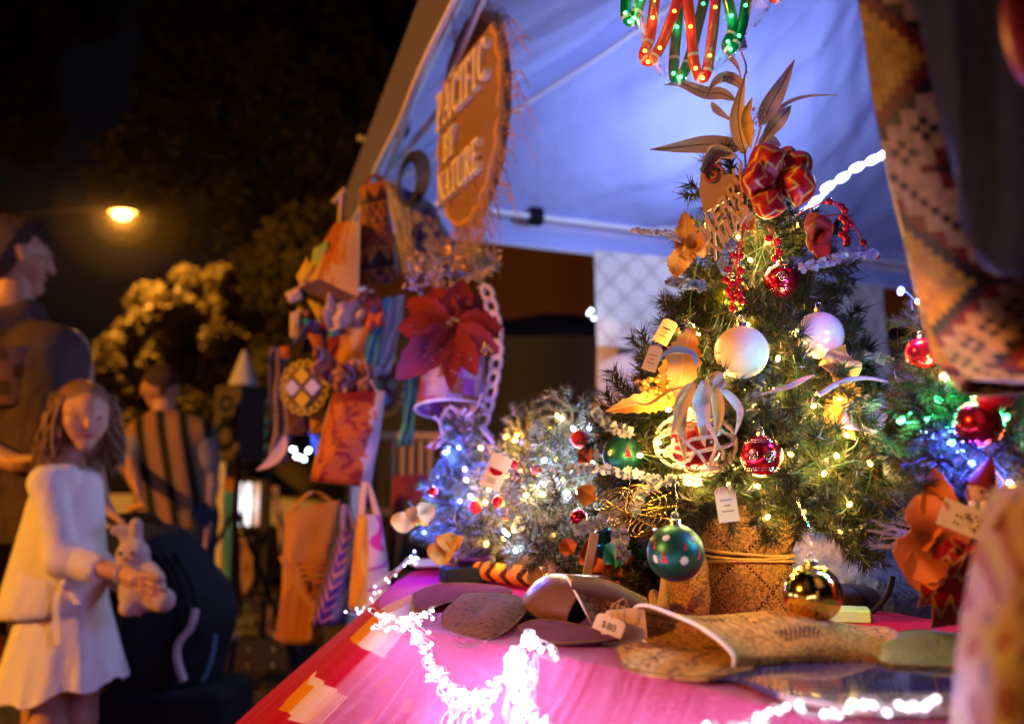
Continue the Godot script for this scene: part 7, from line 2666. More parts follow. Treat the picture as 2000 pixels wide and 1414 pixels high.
func people() -> void:
	var g: G
	# ---- the girl in white
	var o := thing("person", "girl in a white blouse and skirt holding a plush rabbit, looking towards the stall", "person", Vector3(V(120, 1400, 2.6).x, 0, -2.6))
	var hc := V(163, 818, 2.58)
	var look := Vector3(0.55, -0.06, 0.83)
	var neck := V(128, 915, 2.6)
	var hip := V(128, 1150, 2.6)
	var sh := V(92, 945, 2.51)
	var el := V(120, 1092, 2.47)
	var wr := V(236, 1120, 2.43)
	var palm := V(262, 1132, 2.41)
	var sh2 := V(150, 945, 2.69)
	var el2 := V(165, 1085, 2.68)
	var wr2 := V(245, 1150, 2.53)
	g = G.new()
	var gx: float = hip.x
	var bones := [[neck, neck + Vector3(0.02, 0.06, 0), 0.038, 0.036], [neck + Vector3(0, -0.06, 0), hip + Vector3(0, 0.08, 0), 0.08, 0.075], [hip, hip + Vector3(0, -0.05, 0), 0.085, 0.08], [neck + Vector3(0, -0.03, 0), sh, 0.045, 0.04], [neck + Vector3(0, -0.03, 0), sh2, 0.045, 0.04],
		[sh, el, 0.036, 0.03], [el, wr, 0.03, 0.021], [sh2, el2, 0.036, 0.03], [el2, wr2, 0.03, 0.022]]
	for z in [[-2.55, 0.02], [-2.66, 0.05]]:
		var kn := Vector3(gx + z[1] - 0.02, 0.30, z[0])
		var an := Vector3(gx + z[1] - 0.03, 0.06, z[0])
		bones.append([Vector3(gx + z[1] - 0.02, hip.y - 0.06, z[0]), kn, 0.062, 0.044]); bones.append([kn, an, 0.044, 0.028])
		bones.append([an + Vector3(-0.01, -0.03, 0), an + Vector3(0.1, -0.04, 0.01), 0.028, 0.02])
	body(g, bones, 0.025, 0.013)
	body(g, head_bones(hc, look, 0.80), 0.018, 0.006)
	var hb := []
	fingers(hb, palm, palm - wr + Vector3(0.02, -0.012, 0), Vector3(0.1, 0.8, 0.2), Vector3(-0.1, -0.1, -0.6), 0.86)
	hb.append([wr, palm, 0.02, 0.018])
	body(g, hb, 0.006, 0.0042)
	hb = []
	fingers(hb, wr2 + Vector3(0.03, -0.01, 0), Vector3(1, -0.1, 0.2), Vector3(0.1, 0.8, -0.2), Vector3(0, 0, 0.6), 0.86)
	hb.append([wr2, wr2 + Vector3(0.03, -0.01, 0), 0.02, 0.018])
	body(g, hb, 0.006, 0.0045)
	obj("body", g, M.skin, o)
	face_parts(o, hc, look, 0.80)
	# hair: a cap with the face left open, and wavy locks to the shoulders
	var lf := look.normalized()
	var lr := lf.cross(Vector3.UP).normalized()
	g = G.new()
	var hair := [[hc + Vector3(0, 0.038, 0) - lf * 0.03, hc + Vector3(0, 0.04, 0) + lf * 0.0, 0.073, 0.060], [hc - lf * 0.045 + Vector3(0, 0.01, 0), hc - lf * 0.055 + Vector3(0, -0.06, 0), 0.068, 0.062]]
	for s in [-1, 1]:
		for k in 6:
			var a = hc + lr * s * (0.052 + 0.006 * (k % 2)) + Vector3(0, 0.03 - 0.004 * k, 0) - lf * (0.0 + 0.018 * k)
			var b = a + lr * s * 0.022 + Vector3(R(-0.01, 0.01), -0.07, 0) + lf * R(-0.012, 0.012)
			var d = b + lr * s * R(-0.014, 0.02) + Vector3(0, -R(0.045, 0.075), 0) - lf * R(0.0, 0.02)
			hair.append([a, b, 0.019, 0.017]); hair.append([b, d, 0.017, 0.009])
	for k in 7:
		var a := hc - lf * 0.075 + lr * (k - 3) * 0.022 + Vector3(0, 0.0, 0)
		var b := a - lf * R(0.01, 0.03) + Vector3(0, -0.085, 0)
		hair.append([a, b, 0.03, 0.026]); hair.append([b, b + Vector3(R(-0.015, 0.015), -R(0.04, 0.07), R(-0.015, 0.015)), 0.024, 0.01])
	body(g, hair, 0.009, 0.007)
	for k in 150:
		var an := R(0.9, TAU - 0.9)
		var d := lf * cos(an) + lr * sin(an)
		var a := hc + d * 0.062 + Vector3(0, R(0.0, 0.075), 0) - lf * 0.025
		var w := R(0.004, 0.013)
		var ph := R(0, 6)
		var st := []
		for q in 9:
			var t := q / 8.0
			st.append(a + d * (0.012 + 0.035 * t + w * sin(ph + t * 7.0)) + lr * w * cos(ph * 1.3 + t * 6.0) + Vector3(0, -R(0.13, 0.14) * t - 0.03 * t * absf(sin(ph)), 0))
		g.tube(st, [0.003, 0.0045, 0.005, 0.005, 0.0045, 0.004, 0.0034, 0.0026, 0.001], 5)
	obj("hair", g, M.hair, o)
	# blouse, sleeves, skirt, bow, bracelet
	g = G.new()
	var hemy := V(110, 1128, 2.6).y
	body(g, [[neck + Vector3(-0.01, -0.05, 0), V(112, 1175, 2.6), 0.068, 0.125], [neck + Vector3(0, -0.04, 0), sh, 0.05, 0.052], [neck + Vector3(0, -0.04, 0), sh2, 0.05, 0.05], [V(140, 960, 2.6), V(140, 1130, 2.58), 0.08, 0.09], [V(82, 1190, 2.6), V(100, 1000, 2.6), 0.115, 0.062]], 0.03, 0.013, [[Vector3(0, hemy, 0), Vector3(0.08, -1, 0).normalized()], [neck + Vector3(0, 0.012, 0), Vector3(0.25, 1, 0.1).normalized()]])
	obj("blouse", g, M.white_cloth, o)
	g = G.new()
	var cuff := V(198, 1114, 2.45)
	body(g, [[sh, el, 0.046, 0.045], [el, cuff, 0.045, 0.038], [sh, sh + Vector3(0.03, 0.01, -0.03), 0.046, 0.046]], 0.02, 0.012, [[cuff, (cuff - el).normalized()]])
	obj("sleeve", g, M.white_cloth, o)
	g = G.new()
	body(g, [[sh2, el2, 0.05, 0.048], [el2, el2.lerp(wr2, 0.6), 0.048, 0.04]], 0.02, 0.013, [[el2.lerp(wr2, 0.6), (wr2 - el2).normalized()]])
	obj("sleeve", g, M.white_cloth, o)
	g = G.new()
	var rows := []
	for r in 22:
		var f := r / 21.0
		var c := V(lerpf(130, 112, f), lerpf(1122, 1352, f), 2.6)
		var row := []
		for k in 72:
			var an := TAU * k / 72
			var rad := lerpf(0.088, 0.168, pow(f, 0.9)) * (1.0 + (0.035 * sin(an * 9.0 + 0.5) + 0.03 * sin(an * 14.0 + 2.0)) * f + (0.03 * sin(an * 23.0) * smoothstep(0.78, 1.0, f)))
			row.append(c + Vector3(cos(an) * rad, cos(an) * 0.035 * f + 0.01 * sin(an * 7.0) * f, sin(an) * rad * 0.9))
		rows.append(row)
	g.sheet(rows, true, 0.002, 4.0, 2.0)
	obj("skirt", g, M.white_cloth, o)
	g = G.new()
	for q in [[[126, 1142], [112, 1160], [108, 1185], [112, 1260]], [[126, 1142], [140, 1165], [150, 1180]], [[126, 1142], [104, 1140], [120, 1150]]]:
		g.band(curve(VV(q, 2.46), 10), Vector3(1, 0, 0.1), 0.018, 0.002)
	g.ball(V(126, 1142, 2.455), 0.014, 10)
	obj("waist_bow", g, M.white_cloth, o)
	g = G.new()
	var ring := []
	var wd := (wr - el).normalized()
	var ws := wd.cross(Vector3.UP).normalized()
	var wu := ws.cross(wd)
	for k in 15:
		ring.append(wr + (ws * cos(TAU * k / 14) + wu * sin(TAU * k / 14)) * 0.024)
	g.tube(ring, 0.003, 6)
	obj("bracelet", g, M.pale_cloth, o)
	for s in [-2.55, -2.66]:
		g = G.new()
		g.ball(Vector3(gx + 0.04, 0.03, s), Vector3(0.1, 0.034, 0.042), 16)
		obj("shoe", g, M.white_paint, o)
	# the plush rabbit
	var rb := V(259, 1085, 2.46)
	o = thing("plush_rabbit", "cream plush rabbit held in the girl's hands", "soft toy", rb - Vector3(0, 0.15, 0))
	g = G.new()
	body(g, [[rb, rb + Vector3(0.006, 0.0, 0.01), 0.042, 0.04], [V(276, 1152, 2.46), V(266, 1120, 2.46), 0.058, 0.044], [V(264, 1062, 2.46), V(265, 1024, 2.46), 0.017, 0.0165], [V(251, 1064, 2.46), V(240, 1038, 2.46), 0.016, 0.016], [V(240, 1038, 2.46), V(224, 1036, 2.45), 0.016, 0.013], [V(300, 1165, 2.44), V(318, 1172, 2.42), 0.034, 0.03], [V(262, 1180, 2.44), V(250, 1186, 2.42), 0.028, 0.024], [V(290, 1112, 2.44), V(306, 1130, 2.42), 0.021, 0.02]], 0.007, 0.006)
	obj("plush_body", g, M.plush, o)
	for s in [-1, 1]:
		g = G.new()
		g.ball(rb + Vector3(0.016 * s, 0.008, 0.046), 0.0055, 10)
		obj("eye", g, M.ink, o)
	g = G.new()
	g.ball(rb + Vector3(0, -0.008, 0.05), Vector3(0.007, 0.005, 0.004), 10)
	obj("nose", g, mat(Color(0.4, 0.15, 0.12), 0.6), o)

	# ---- the man in the dark vest
	o = thing("person", "man in a dark sleeveless vest seen from behind at the left edge, pushing a stroller", "person", Vector3(V(40, 800, 3.0).x, 0, -3.0))
	hc = V(28, 502, 3.0)
	look = Vector3(0.74, 0.0, -0.67)
	var mx: float = V(45, 700, 3.0).x
	var mn := V(26, 585, 3.02)
	var ms := V(132, 684, 3.05)
	var ms2 := V(-88, 655, 2.95)
	var chest := V(40, 760, 3.0)
	var mh := V(50, 1000, 3.0)
	g = G.new()
	bones = [[mn, mn + Vector3(0, 0.09, 0), 0.062, 0.06], [mn + Vector3(-0.06, -0.05, 0), ms + Vector3(-0.03, 0, 0), 0.06, 0.07], [mn + Vector3(0.0, -0.05, 0), ms2, 0.06, 0.07], [chest + Vector3(-0.08, 0.06, 0), mh + Vector3(-0.06, 0, 0), 0.125, 0.11], [chest + Vector3(0.08, 0.06, 0), mh + Vector3(0.06, 0, 0), 0.125, 0.11],
		[ms, V(152, 805, 3.02), 0.066, 0.05], [V(152, 800, 3.02), V(196, 985, 2.95), 0.048, 0.03], [ms2, V(-110, 850, 2.9), 0.07, 0.05], [V(-110, 850, 2.9), V(30, 905, 2.8), 0.048, 0.03]]
	for z in [-0.09, 0.09]:
		var hp := Vector3(mh.x + z, mh.y - 0.06, -3.0)
		var kn := Vector3(mh.x + z, 0.48, -2.97)
		var an := Vector3(mh.x + z, 0.08, -3.0)
		bones.append([hp, kn, 0.1, 0.062]); bones.append([kn, an, 0.062, 0.04]); bones.append([an + Vector3(0, -0.03, 0), an + Vector3(0.04, -0.04, -0.15), 0.04, 0.03])
	body(g, bones, 0.035, 0.018)
	body(g, head_bones(hc, look, 1.1), 0.02, 0.009)
	for q in [[V(208, 1000, 2.93), V(196, 985, 2.95), Vector3(0.7, -0.5, 0.1)], [V(50, 903, 2.78), V(30, 905, 2.8), Vector3(1, 0.1, 0.3)]]:
		hb = []
		fingers(hb, q[0], q[2], Vector3(0.3, 0.3, 0.9), Vector3(0, -0.8, 0), 1.05)
		hb.append([q[1], q[0], 0.029, 0.024])
		body(g, hb, 0.008, 0.006)
	obj("body", g, M.skin, o)
	face_parts(o, hc, look, 1.1)
	g = G.new()
	lf = look.normalized()
	hair = [[hc + Vector3(0, 0.05, 0) - lf * 0.04, hc + Vector3(0, 0.055, 0) + lf * 0.045, 0.088, 0.07], [hc - lf * 0.06 + Vector3(0, 0.01, 0), hc - lf * 0.055 + Vector3(0, -0.03, 0), 0.068, 0.05]]
	lr = lf.cross(Vector3.UP).normalized()
	hair.append([hc + lr * 0.03 - lf * 0.02 + Vector3(0, 0.04, 0), hc + lr * 0.03 - lf * 0.05 + Vector3(0, -0.01, 0), 0.066, 0.055])
	for k in 26:
		var d := Vector3(R(-1, 1), R(0.3, 1), R(-1, 1)).normalized()
		var a := hc + Vector3(0, 0.05, 0) + d * 0.075
		hair.append([a, a + d * 0.012 + lf * 0.02, 0.016, 0.008])
	body(g, hair, 0.012, 0.009)
	obj("hair", g, M.dark_hair, o)
	g = G.new()
	body(g, [[chest + Vector3(-0.09, 0.07, 0), mh + Vector3(-0.07, -0.06, 0), 0.14, 0.125], [chest + Vector3(0.075, 0.08, 0), mh + Vector3(0.065, -0.06, 0), 0.135, 0.13], [mn + Vector3(-0.05, -0.06, 0), ms + Vector3(-0.10, 0.03, 0), 0.062, 0.056], [mn + Vector3(0.04, -0.06, 0), ms2 + Vector3(0.06, 0, 0), 0.066, 0.064]], 0.04, 0.016, [[Vector3(0, mh.y - 0.1, 0), Vector3.DOWN], [mn + Vector3(0, 0.0, 0), Vector3(-0.12, 1, 0).normalized()]])
	obj("vest", g, M.vest, o)
	g = G.new()
	for z in [-0.09, 0.09]:
		body(g, [[Vector3(mh.x + z, mh.y + 0.0, -3.0), Vector3(mh.x + z, 0.5, -2.97), 0.125, 0.095]], 0.02, 0.018, [[Vector3(0, 0.48, 0), Vector3.DOWN]])
	obj("shorts", g, mat(Color(0.05, 0.03, 0.03), 0.9), o)
	for z in [-0.09, 0.09]:
		g = G.new()
		g.ball(Vector3(mh.x + z + 0.02, 0.045, -3.06), Vector3(0.055, 0.05, 0.14), 16)
		obj("shoe", g, M.black, o)
	g = G.new()
	rows = []
	for r in 6:
		var row := []
		for k in 6:
			var uu := (k - 2.5) / 2.5
			row.append(V(2, 732, 2.842) + Vector3(0.075 * uu + 0.004 * r, 0.09 - 0.036 * r, -0.02 * uu - 0.022 * uu * uu - 0.004 * r))
		rows.append(row)
	g.sheet(rows, false, 0.003)
	obj("back_print", g, mat(Color(1, 1, 1), 0.8, 0.0, paint(48, 64, func(u, v):
		var q := sin(u * 9.0 + 1.0) * sin(v * 11.0)
		return Color(0.42, 0.3, 0.26) if q > -0.2 else Color(0.24, 0.16, 0.14))), o)

	# ---- the person in the striped shirt
	o = thing("person", "person in a striped shirt walking away beyond the stroller", "person", Vector3(V(330, 900, 4.5).x, 0, -4.5))
	hc = V(312, 762, 4.5)
	look = Vector3(-0.45, 0.0, -0.9)
	var sn := V(318, 805, 4.5)
	var s1 := V(272, 848, 4.48)
	var s2 := V(392, 850, 4.5)
	var shp := V(340, 1035, 4.5)
	g = G.new()
	bones = [[sn, sn + Vector3(0, 0.06, 0), 0.05, 0.05], [sn + Vector3(0, -0.04, 0), s1, 0.05, 0.06], [sn + Vector3(0, -0.04, 0), s2, 0.05, 0.06], [V(330, 880, 4.5), shp, 0.095, 0.1], [s1, V(250, 900, 4.4), 0.05, 0.04], [V(250, 900, 4.4), V(262, 940, 4.25), 0.04, 0.03], [s2, V(408, 950, 4.5), 0.055, 0.042], [V(408, 950, 4.5), V(402, 1030, 4.45), 0.042, 0.028]]
	for z in [-0.07, 0.09]:
		bones.append([Vector3(shp.x + z, shp.y, -4.5), Vector3(shp.x + z, 0.42, -4.46), 0.085, 0.055]); bones.append([Vector3(shp.x + z, 0.42, -4.46), Vector3(shp.x + z, 0.07, -4.5), 0.055, 0.036])
	body(g, bones, 0.03, 0.018)
	body(g, head_bones(hc, look, 1.0), 0.02, 0.009)
	for q in [[V(402, 1050, 4.45), V(402, 1030, 4.45), Vector3(0, -1, 0)], [V(268, 955, 4.2), V(262, 940, 4.25), Vector3(0.4, -0.8, 0.3)]]:
		hb = []
		fingers(hb, q[0], q[2], Vector3(0.2, 0, 0.9), Vector3(-0.4, 0, 0.2), 0.95)
		hb.append([q[1], q[0], 0.027, 0.022])
		body(g, hb, 0.008, 0.0065)
	obj("body", g, M.skin, o)
	face_parts(o, hc, look, 1.0)
	g = G.new()
	lf = look.normalized()
	body(g, [[hc + Vector3(0, 0.045, 0) - lf * 0.03, hc + Vector3(0, 0.048, 0) + lf * 0.04, 0.08, 0.062], [hc - lf * 0.045 + Vector3(0, 0.03, 0), hc - lf * 0.05, 0.066, 0.04]], 0.012, 0.009)
	obj("hair", g, M.dark_hair, o)
	g = G.new()
	body(g, [[V(310, 860, 4.5), V(318, 1040, 4.5), 0.115, 0.13], [V(352, 860, 4.5), V(362, 1040, 4.5), 0.115, 0.13], [sn + Vector3(0, -0.04, 0), s1, 0.062, 0.07], [sn + Vector3(0, -0.04, 0), s2, 0.062, 0.075]], 0.04, 0.016, [[Vector3(0, shp.y, 0), Vector3.DOWN], [sn + Vector3(0, 0.01, 0), Vector3.UP]])
	for k in g.t.size():
		g.t[k] = Vector2((g.v[k].x - g.v[k].z * 0.2 + (g.v[k].y - 1.0) * 0.22) * 2.4, g.v[k].y)
	obj("shirt", g, mat(Color(1, 1, 1), 0.85, 0.0, T.stripes), o)
	g = G.new()
	body(g, [[s1, V(248, 905, 4.4), 0.062, 0.056]], 0.02, 0.016)
	obj("sleeve", g, mat(Color(0.24, 0.2, 0.22), 0.85), o)
	g = G.new()
	body(g, [[s2, V(404, 905, 4.5), 0.07, 0.062]], 0.02, 0.016)
	obj("sleeve", g, mat(Color(0.24, 0.2, 0.22), 0.85), o)
	g = G.new()
	for z in [-0.07, 0.09]:
		body(g, [[Vector3(shp.x + z, shp.y + 0.06, -4.5), Vector3(shp.x + z, 0.1, -4.48), 0.115, 0.07]], 0.02, 0.02)
	obj("trousers", g, mat(Color(0.02, 0.03, 0.07), 0.85), o)

	# ---- the person bending behind the table
	o = thing("person", "person in a pale lilac shirt bending low behind the table, mostly hidden by the tree", "person", Vector3(V(1660, 1100, 1.7).x, 0, -1.75))
	hc = V(1545, 1000, 1.56)
	look = Vector3(-0.3, -0.75, 0.6)
	var pn := V(1590, 1040, 1.6)
	var pa := V(1640, 1085, 1.5)
	var pe := V(1722, 1196, 1.42)
	var pw := V(1650, 1178, 1.28)
	g = G.new()
	var px: float = V(1740, 1100, 2.0).x
	bones = [[pn, pn.lerp(hc, 0.5), 0.055, 0.055], [pn, V(1700, 1060, 1.95), 0.09, 0.12], [pn, pa, 0.06, 0.055], [pa, pe, 0.05, 0.04], [pe, pw, 0.04, 0.028], [V(1700, 1060, 1.95), Vector3(px, 0.8, -2.05), 0.12, 0.12], [Vector3(px, 0.8, -2.05), Vector3(px - 0.05, 0.42, -1.9), 0.1, 0.07], [Vector3(px - 0.05, 0.42, -1.9), Vector3(px, 0.06, -2.1), 0.06, 0.04]]
	body(g, bones, 0.03, 0.018)
	body(g, head_bones(hc, look, 0.95), 0.02, 0.01)
	hb = []
	fingers(hb, pw + Vector3(-0.035, 0.005, 0.03), Vector3(-0.8, 0.05, 0.5), Vector3(0.5, 0.1, 0.8), Vector3(0, -0.6, 0), 1.0)
	hb.append([pw, pw + Vector3(-0.035, 0.005, 0.03), 0.026, 0.022])
	body(g, hb, 0.008, 0.005)
	obj("body", g, mat(Color(0.16, 0.08, 0.05), 0.5), o)
	face_parts(o, hc, look, 0.95)
	g = G.new()
	body(g, [[hc + Vector3(0, 0.05, -0.02), hc + Vector3(0, 0.02, -0.06), 0.085, 0.075]], 0.01, 0.012)
	obj("hair", g, M.dark_hair, o)
	g = G.new()
	body(g, [[pn + Vector3(0, -0.01, -0.02), V(1700, 1060, 1.95), 0.11, 0.15], [pn, pa, 0.075, 0.075], [pa, pe, 0.072, 0.062], [pe, pe.lerp(pw, 0.55), 0.06, 0.05], [V(1640, 1090, 1.7), V(1690, 1160, 1.75), 0.11, 0.12]], 0.03, 0.014, [[pe.lerp(pw, 0.6), (pw - pe).normalized()]])
	obj("shirt", g, bumpy(mat(Color(0.46, 0.46, 0.6), 0.85), T.fine, 0.8, Vector3.ONE * 5), o)

func street_things() -> void:
	var g: G
	# stroller
	var c := Vector3(V(300, 1200, 2.95).x, 0, -2.95)
	var o := thing("stroller", "black stroller with rounded hood and pale piping, pushed by the vest man", "stroller", c)
	g = G.new()
	body(g, [[V(300, 1130, 2.95), V(330, 1200, 2.95), 0.17, 0.2], [V(300, 1260, 2.95), V(330, 1300, 2.95), 0.2, 0.16], [V(250, 1080, 2.95), V(280, 1200, 2.95), 0.1, 0.16]], 0.05, 0.022, [[V(300, 1340, 2.95), Vector3.DOWN]])
	obj("hood", g, M.black_cloth, o)
	for k in 3:
		g = G.new()
		g.tube(curve(VV([[262 + 34 * k, 1046 + 10 * k, 2.86], [330 + 22 * k, 1120 + 14 * k, 2.77], [352 + 18 * k, 1240 + 8 * k, 2.74]], 2.8), 12), 0.006, 5)
		obj("hood_seam", g, M.black, o)
	g = G.new()
	g.tube(curve(VV([[381, 1190], [372, 1225], [348, 1258], [346, 1290], [358, 1330]], 2.7), 16), 0.011, 6)
	obj("piping", g, M.pale_cloth, o)
	g = G.new()
	g.tube(curve(VV([[420, 1240], [412, 1290], [395, 1330]], 2.75), 8), 0.006, 6)
	obj("piping", g, M.teal_cloth, o)
	g = G.new()
	g.tube(curve(VV([[190, 990], [215, 1012], [262, 1010], [300, 1015], [330, 1060]], 2.92), 14), 0.016, 8)
	obj("handle", g, M.black, o)
	g = G.new()
	g.tube(VV([[252, 996], [282, 986]], 2.9), 0.012, 8)
	obj("grip", g, mat(Color(0.6, 0.25, 0.01), 0.6), o)
	for z in [-0.2, 0.2]:
		g = G.new()
		g.tube([V(210, 1010, 2.95) + Vector3(0, 0, z * 0.4), Vector3(c.x + 0.1, 0.35, c.z + z * 0.5), Vector3(c.x + 0.35, 0.12, c.z + z)], 0.012, 6)
		g.tube([V(320, 1060, 2.95) + Vector3(0, 0, z), Vector3(c.x - 0.05, 0.4, c.z + z), Vector3(c.x - 0.25, 0.12, c.z + z)], 0.012, 6)
		obj("frame_tube", g, M.dark_metal, o)
		for x in [-0.25, 0.35]:
			var w := Vector3(c.x + x, 0.12, c.z + z)
			g = G.new()
			var ring := []
			for k in 21:
				ring.append(w + Vector3(cos(TAU * k / 20) * 0.1, sin(TAU * k / 20) * 0.1, 0))
			g.tube(ring, 0.02, 8)
			obj("wheel", g, M.black, o)
			g = G.new()
			for k in 5:
				g.tube([w, w + Vector3(cos(TAU * k / 5), sin(TAU * k / 5), 0) * 0.09], 0.006, 5)
			g.ball(w, Vector3(0.025, 0.025, 0.03), 10)
			obj("rim", g, M.steel, o)
	g = G.new()
	g.box(Transform3D(Basis(), Vector3(c.x + 0.05, 0.28, c.z)), Vector3(0.45, 0.14, 0.34), 0.03)
	obj("basket", g, M.black_cloth, o)
	g = G.new()
	g.box(Transform3D(Basis(), V(192, 1178, 2.74)), Vector3(0.035, 0.03, 0.01), 0.002)
	obj("label_patch", g, M.pale_cloth, o)
	# loudspeaker on its tripod
	var s := V(467, 828, 5.0)
	o = thing("loudspeaker", "black loudspeaker standing on a tripod left of the hanging bags", "loudspeaker", s - Vector3(0, 0.2, 0))
	var bx := Transform3D(Basis(Vector3.UP, -0.5), s)
	g = G.new()
	g.box(bx, Vector3(0.2, 0.4, 0.2), 0.015)
	obj("cabinet", g, bumpy(mat(Color(0.05, 0.035, 0.03), 0.6), T.grain, 0.1, Vector3.ONE * 10), o)
	for q in [[-0.07, 0.075], [0.1, 0.045]]:
		g = G.new()
		g.lathe([Vector2(0, -0.01), Vector2(q[1] * 0.4, -0.004), Vector2(q[1] * 0.85, 0.008), Vector2(q[1], 0.006), Vector2(q[1] * 1.05, 0.0)], bx * Vector3(0, q[0], 0.1), 24, bx.basis * Basis(Vector3.RIGHT, PI / 2))
		obj("speaker_cone", g, M.black, o)
	g = G.new()
	g.box(bx * Transform3D(Basis(), Vector3(0.02, 0.015, 0.104)), Vector3(0.1, 0.035, 0.01), 0.004)
	obj("handle", g, M.black, o)
	o = thing("tripod", "black tripod stand under the loudspeaker", "tripod", Vector3(s.x, 0, s.z))
	g = G.new()
	g.tube([Vector3(s.x, 0.3, s.z), s - Vector3(0, 0.2, 0)], 0.018, 8)
	obj("pole", g, M.black, o)
	for k in 3:
		g = G.new()
		var d := Vector3(cos(k * 2.09 + 0.4), 0, sin(k * 2.09 + 0.4))
		g.tube([Vector3(s.x, 0.85, s.z), Vector3(s.x, 0.0, s.z) + d * 0.45 + Vector3(0, 0.012, 0)], 0.012, 6)
		g.tube([Vector3(s.x, 0.4, s.z), Vector3(s.x, 0.42, s.z) + d * 0.22], 0.008, 6)
		obj("leg", g, M.black, o)
	g = G.new()
	g.lathe([Vector2(0.07, 0.0), Vector2(0.075, 0.01), Vector2(0.045, 0.1), Vector2(0.012, 0.19), Vector2(0.0, 0.2)], s + Vector3(0.01, 0.2, 0), 14)
	one("paper_hat", g, M.pale_cloth, "pale pointed paper hat standing on top of the loudspeaker", "hat")
	# flight case
	var fcs := PY(515, 1312, 0.0)
	o = thing("flight_case", "low black case with metal studs on the ground below the tripod", "case", fcs)
	g = G.new()
	g.box(Transform3D(Basis(Vector3.UP, 0.1), fcs + Vector3(0, 0.085, -0.1)), Vector3(0.5, 0.17, 0.3), 0.01)
	obj("case_body", g, bumpy(mat(Color(0.025, 0.02, 0.025), 0.5), T.grain, 0.1, Vector3.ONE * 8), o)
	for k in 8:
		g = G.new()
		g.ball(fcs + Vector3(-0.2 + 0.13 * (k % 4), 0.04 + 0.08 * (k / 4), 0.052), 0.009, 10)
		obj("stud", g, M.steel, o)
	# posts and hung cloth strips behind
	for q in [["white post left of the loudspeaker", 432, 5.6, 1.35, 0.035, M.white_paint], ["orange-brown timber post under the loudspeaker", 449, 5.5, 1.0, 0.05, mat(Color(0.45, 0.17, 0.03), 0.7)], ["dark steel post right of the loudspeaker", 520, 5.2, 1.15, 0.04, M.dark_metal]]:
		g = G.new()
		var b := V(q[1], 1000, q[2])
		g.box(Transform3D(Basis(), Vector3(b.x, q[3] / 2, b.z)), Vector3(q[4], q[3], q[4]), 0.006)
		var cap := G.new()
		cap.box(Transform3D(Basis(), Vector3(b.x, q[3] + 0.008, b.z)), Vector3(q[4] * 1.3, 0.015, q[4] * 1.3), 0.003)
		var po := one("post", g, q[5], q[0], "post")
		obj("post_cap", cap, q[5], po)
	for q in [["teal cloth strip hanging behind the tripod", [[447, 960], [445, 1060], [442, 1190]], 0.06, M.teal_cloth], ["tan cloth hanging behind the tripod, middle", [[478, 1050], [482, 1100], [476, 1160]], 0.08, mat(Color(0.3, 0.18, 0.1), 0.8)], ["long pale strip leaning beside the tan plaited bag", [[535, 950], [545, 1010], [556, 1090]], 0.05, mat(Color(0.42, 0.3, 0.18), 0.8)], ["dark green cloth hanging low behind the tripod", [[470, 1180], [478, 1220], [490, 1240]], 0.12, mat(Color(0.08, 0.1, 0.08), 0.8)], ["brown cloth hanging beside the tan plaited bag", [[520, 1160], [512, 1210], [505, 1255]], 0.1, mat(Color(0.16, 0.08, 0.08), 0.8)], ["teal cloth beside the loudspeaker, upper", [[508, 780], [502, 805], [512, 830]], 0.1, mat(Color(0.03, 0.2, 0.34), 0.8)], ["teal cloth beside the loudspeaker, lower", [[508, 840], [502, 862], [512, 885]], 0.1, mat(Color(0.03, 0.2, 0.34), 0.8)]]:
		one("hung_cloth", _fold(q[1], 5.3, q[2], Vector3(1, 0, 0.2)), q[3], q[0], "cloth")
	# parked car
	var cc := Vector3(V(330, 1000, 11.0).x, 0, -11.0)
	o = thing("car", "white car parked far back beyond the loudspeaker", "car", cc)
	g = G.new()
	var prof := [Vector2(-2.0, 0.3), Vector2(-2.05, 0.7), Vector2(-1.9, 0.85), Vector2(-1.2, 0.95), Vector2(1.1, 0.98), Vector2(1.9, 0.86), Vector2(2.1, 0.6), Vector2(2.05, 0.3)]
	g.prism(PackedVector2Array(prof), Transform3D(Basis(), cc), 1.6)
	obj("car_body", g, mat(Color(0.7, 0.72, 0.75), 0.25), o)
	g = G.new()
	g.prism(PackedVector2Array([Vector2(-1.1, 0.94), Vector2(-0.5, 1.38), Vector2(0.8, 1.4), Vector2(1.4, 0.96)]), Transform3D(Basis(), cc), 1.4)
	obj("cabin", g, mat(Color(0.02, 0.02, 0.03), 0.1), o)
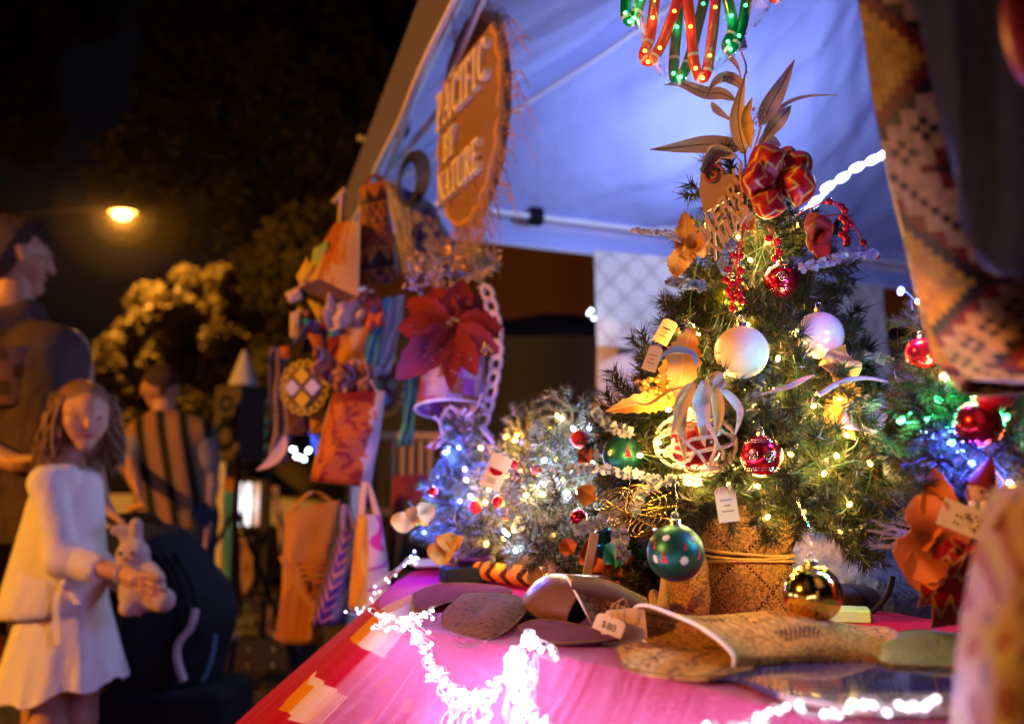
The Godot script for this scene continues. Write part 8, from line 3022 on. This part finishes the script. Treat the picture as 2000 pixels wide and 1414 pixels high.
	for x in [-1.3, 1.3]:
		for z in [-0.78, 0.78]:
			g = G.new()
			g.lathe([Vector2(0.0, -0.1), Vector2(0.3, -0.1), Vector2(0.33, -0.06), Vector2(0.33, 0.06), Vector2(0.3, 0.1), Vector2(0.0, 0.1)], cc + Vector3(x, 0.33, z), 20, Basis(Vector3.RIGHT, PI / 2))
			obj("wheel", g, M.black, o)
	# lit louvre of the building behind
	var lw := V(480, 985, 9.0)
	o = thing("lit_window", "small lit window with bright upright slats beyond the tripod", "window", lw - Vector3(0, 0.2, 0))
	g = G.new()
	g.box(Transform3D(Basis(), lw + Vector3(0.02, 0, -0.05)), Vector3(0.28, 0.46, 0.05), 0.006)
	obj("frame", g, M.dark_metal, o)
	for k in 3:
		g = G.new()
		g.box(Transform3D(Basis(), lw + Vector3(-0.07 + 0.085 * k, 0, -0.01)), Vector3(0.05, 0.4, 0.02), 0.004)
		obj("lit_pane", g, bulb_mat(Color(0.9, 0.92, 1.0) if k < 2 else Color(0.7, 0.3, 0.15), 1.3 if k < 2 else 0.5), o)
	lamp(lw + Vector3(0, 0, 0.05), Color(0.9, 0.92, 1.0), 0.05, 0.1, o, 6.0)
	# dark building behind the street so that the night does not end in nothing
	o = thing("building", "dark low building far behind the street", "building", Vector3(-6, 0, -34))
	g = G.new()
	g.box(Transform3D(Basis(), Vector3(-6, 1.6, -34)), Vector3(30, 3.2, 4), 0.05)
	obj("wall", g, bumpy(mat(Color(0.05, 0.045, 0.045), 0.9), T.patch, 3.0, Vector3.ONE * 0.5), o)
	g = G.new()
	g.prism(PackedVector2Array([Vector2(-2.6, 3.2), Vector2(0, 4.4), Vector2(2.6, 3.2)]), Transform3D(Basis(Vector3.BACK, Vector3.UP, Vector3.LEFT), Vector3(-6, 0, -34)), 31)
	obj("roof", g, mat(Color(0.03, 0.03, 0.035), 0.8), o)
	for k in 6:
		g = G.new()
		g.box(Transform3D(Basis(), Vector3(-17 + 4.2 * k, 1.6, -31.98)), Vector3(1.2, 1.2, 0.06), 0.02)
		obj("window", g, mat(Color(0.02, 0.02, 0.025), 0.1), o)
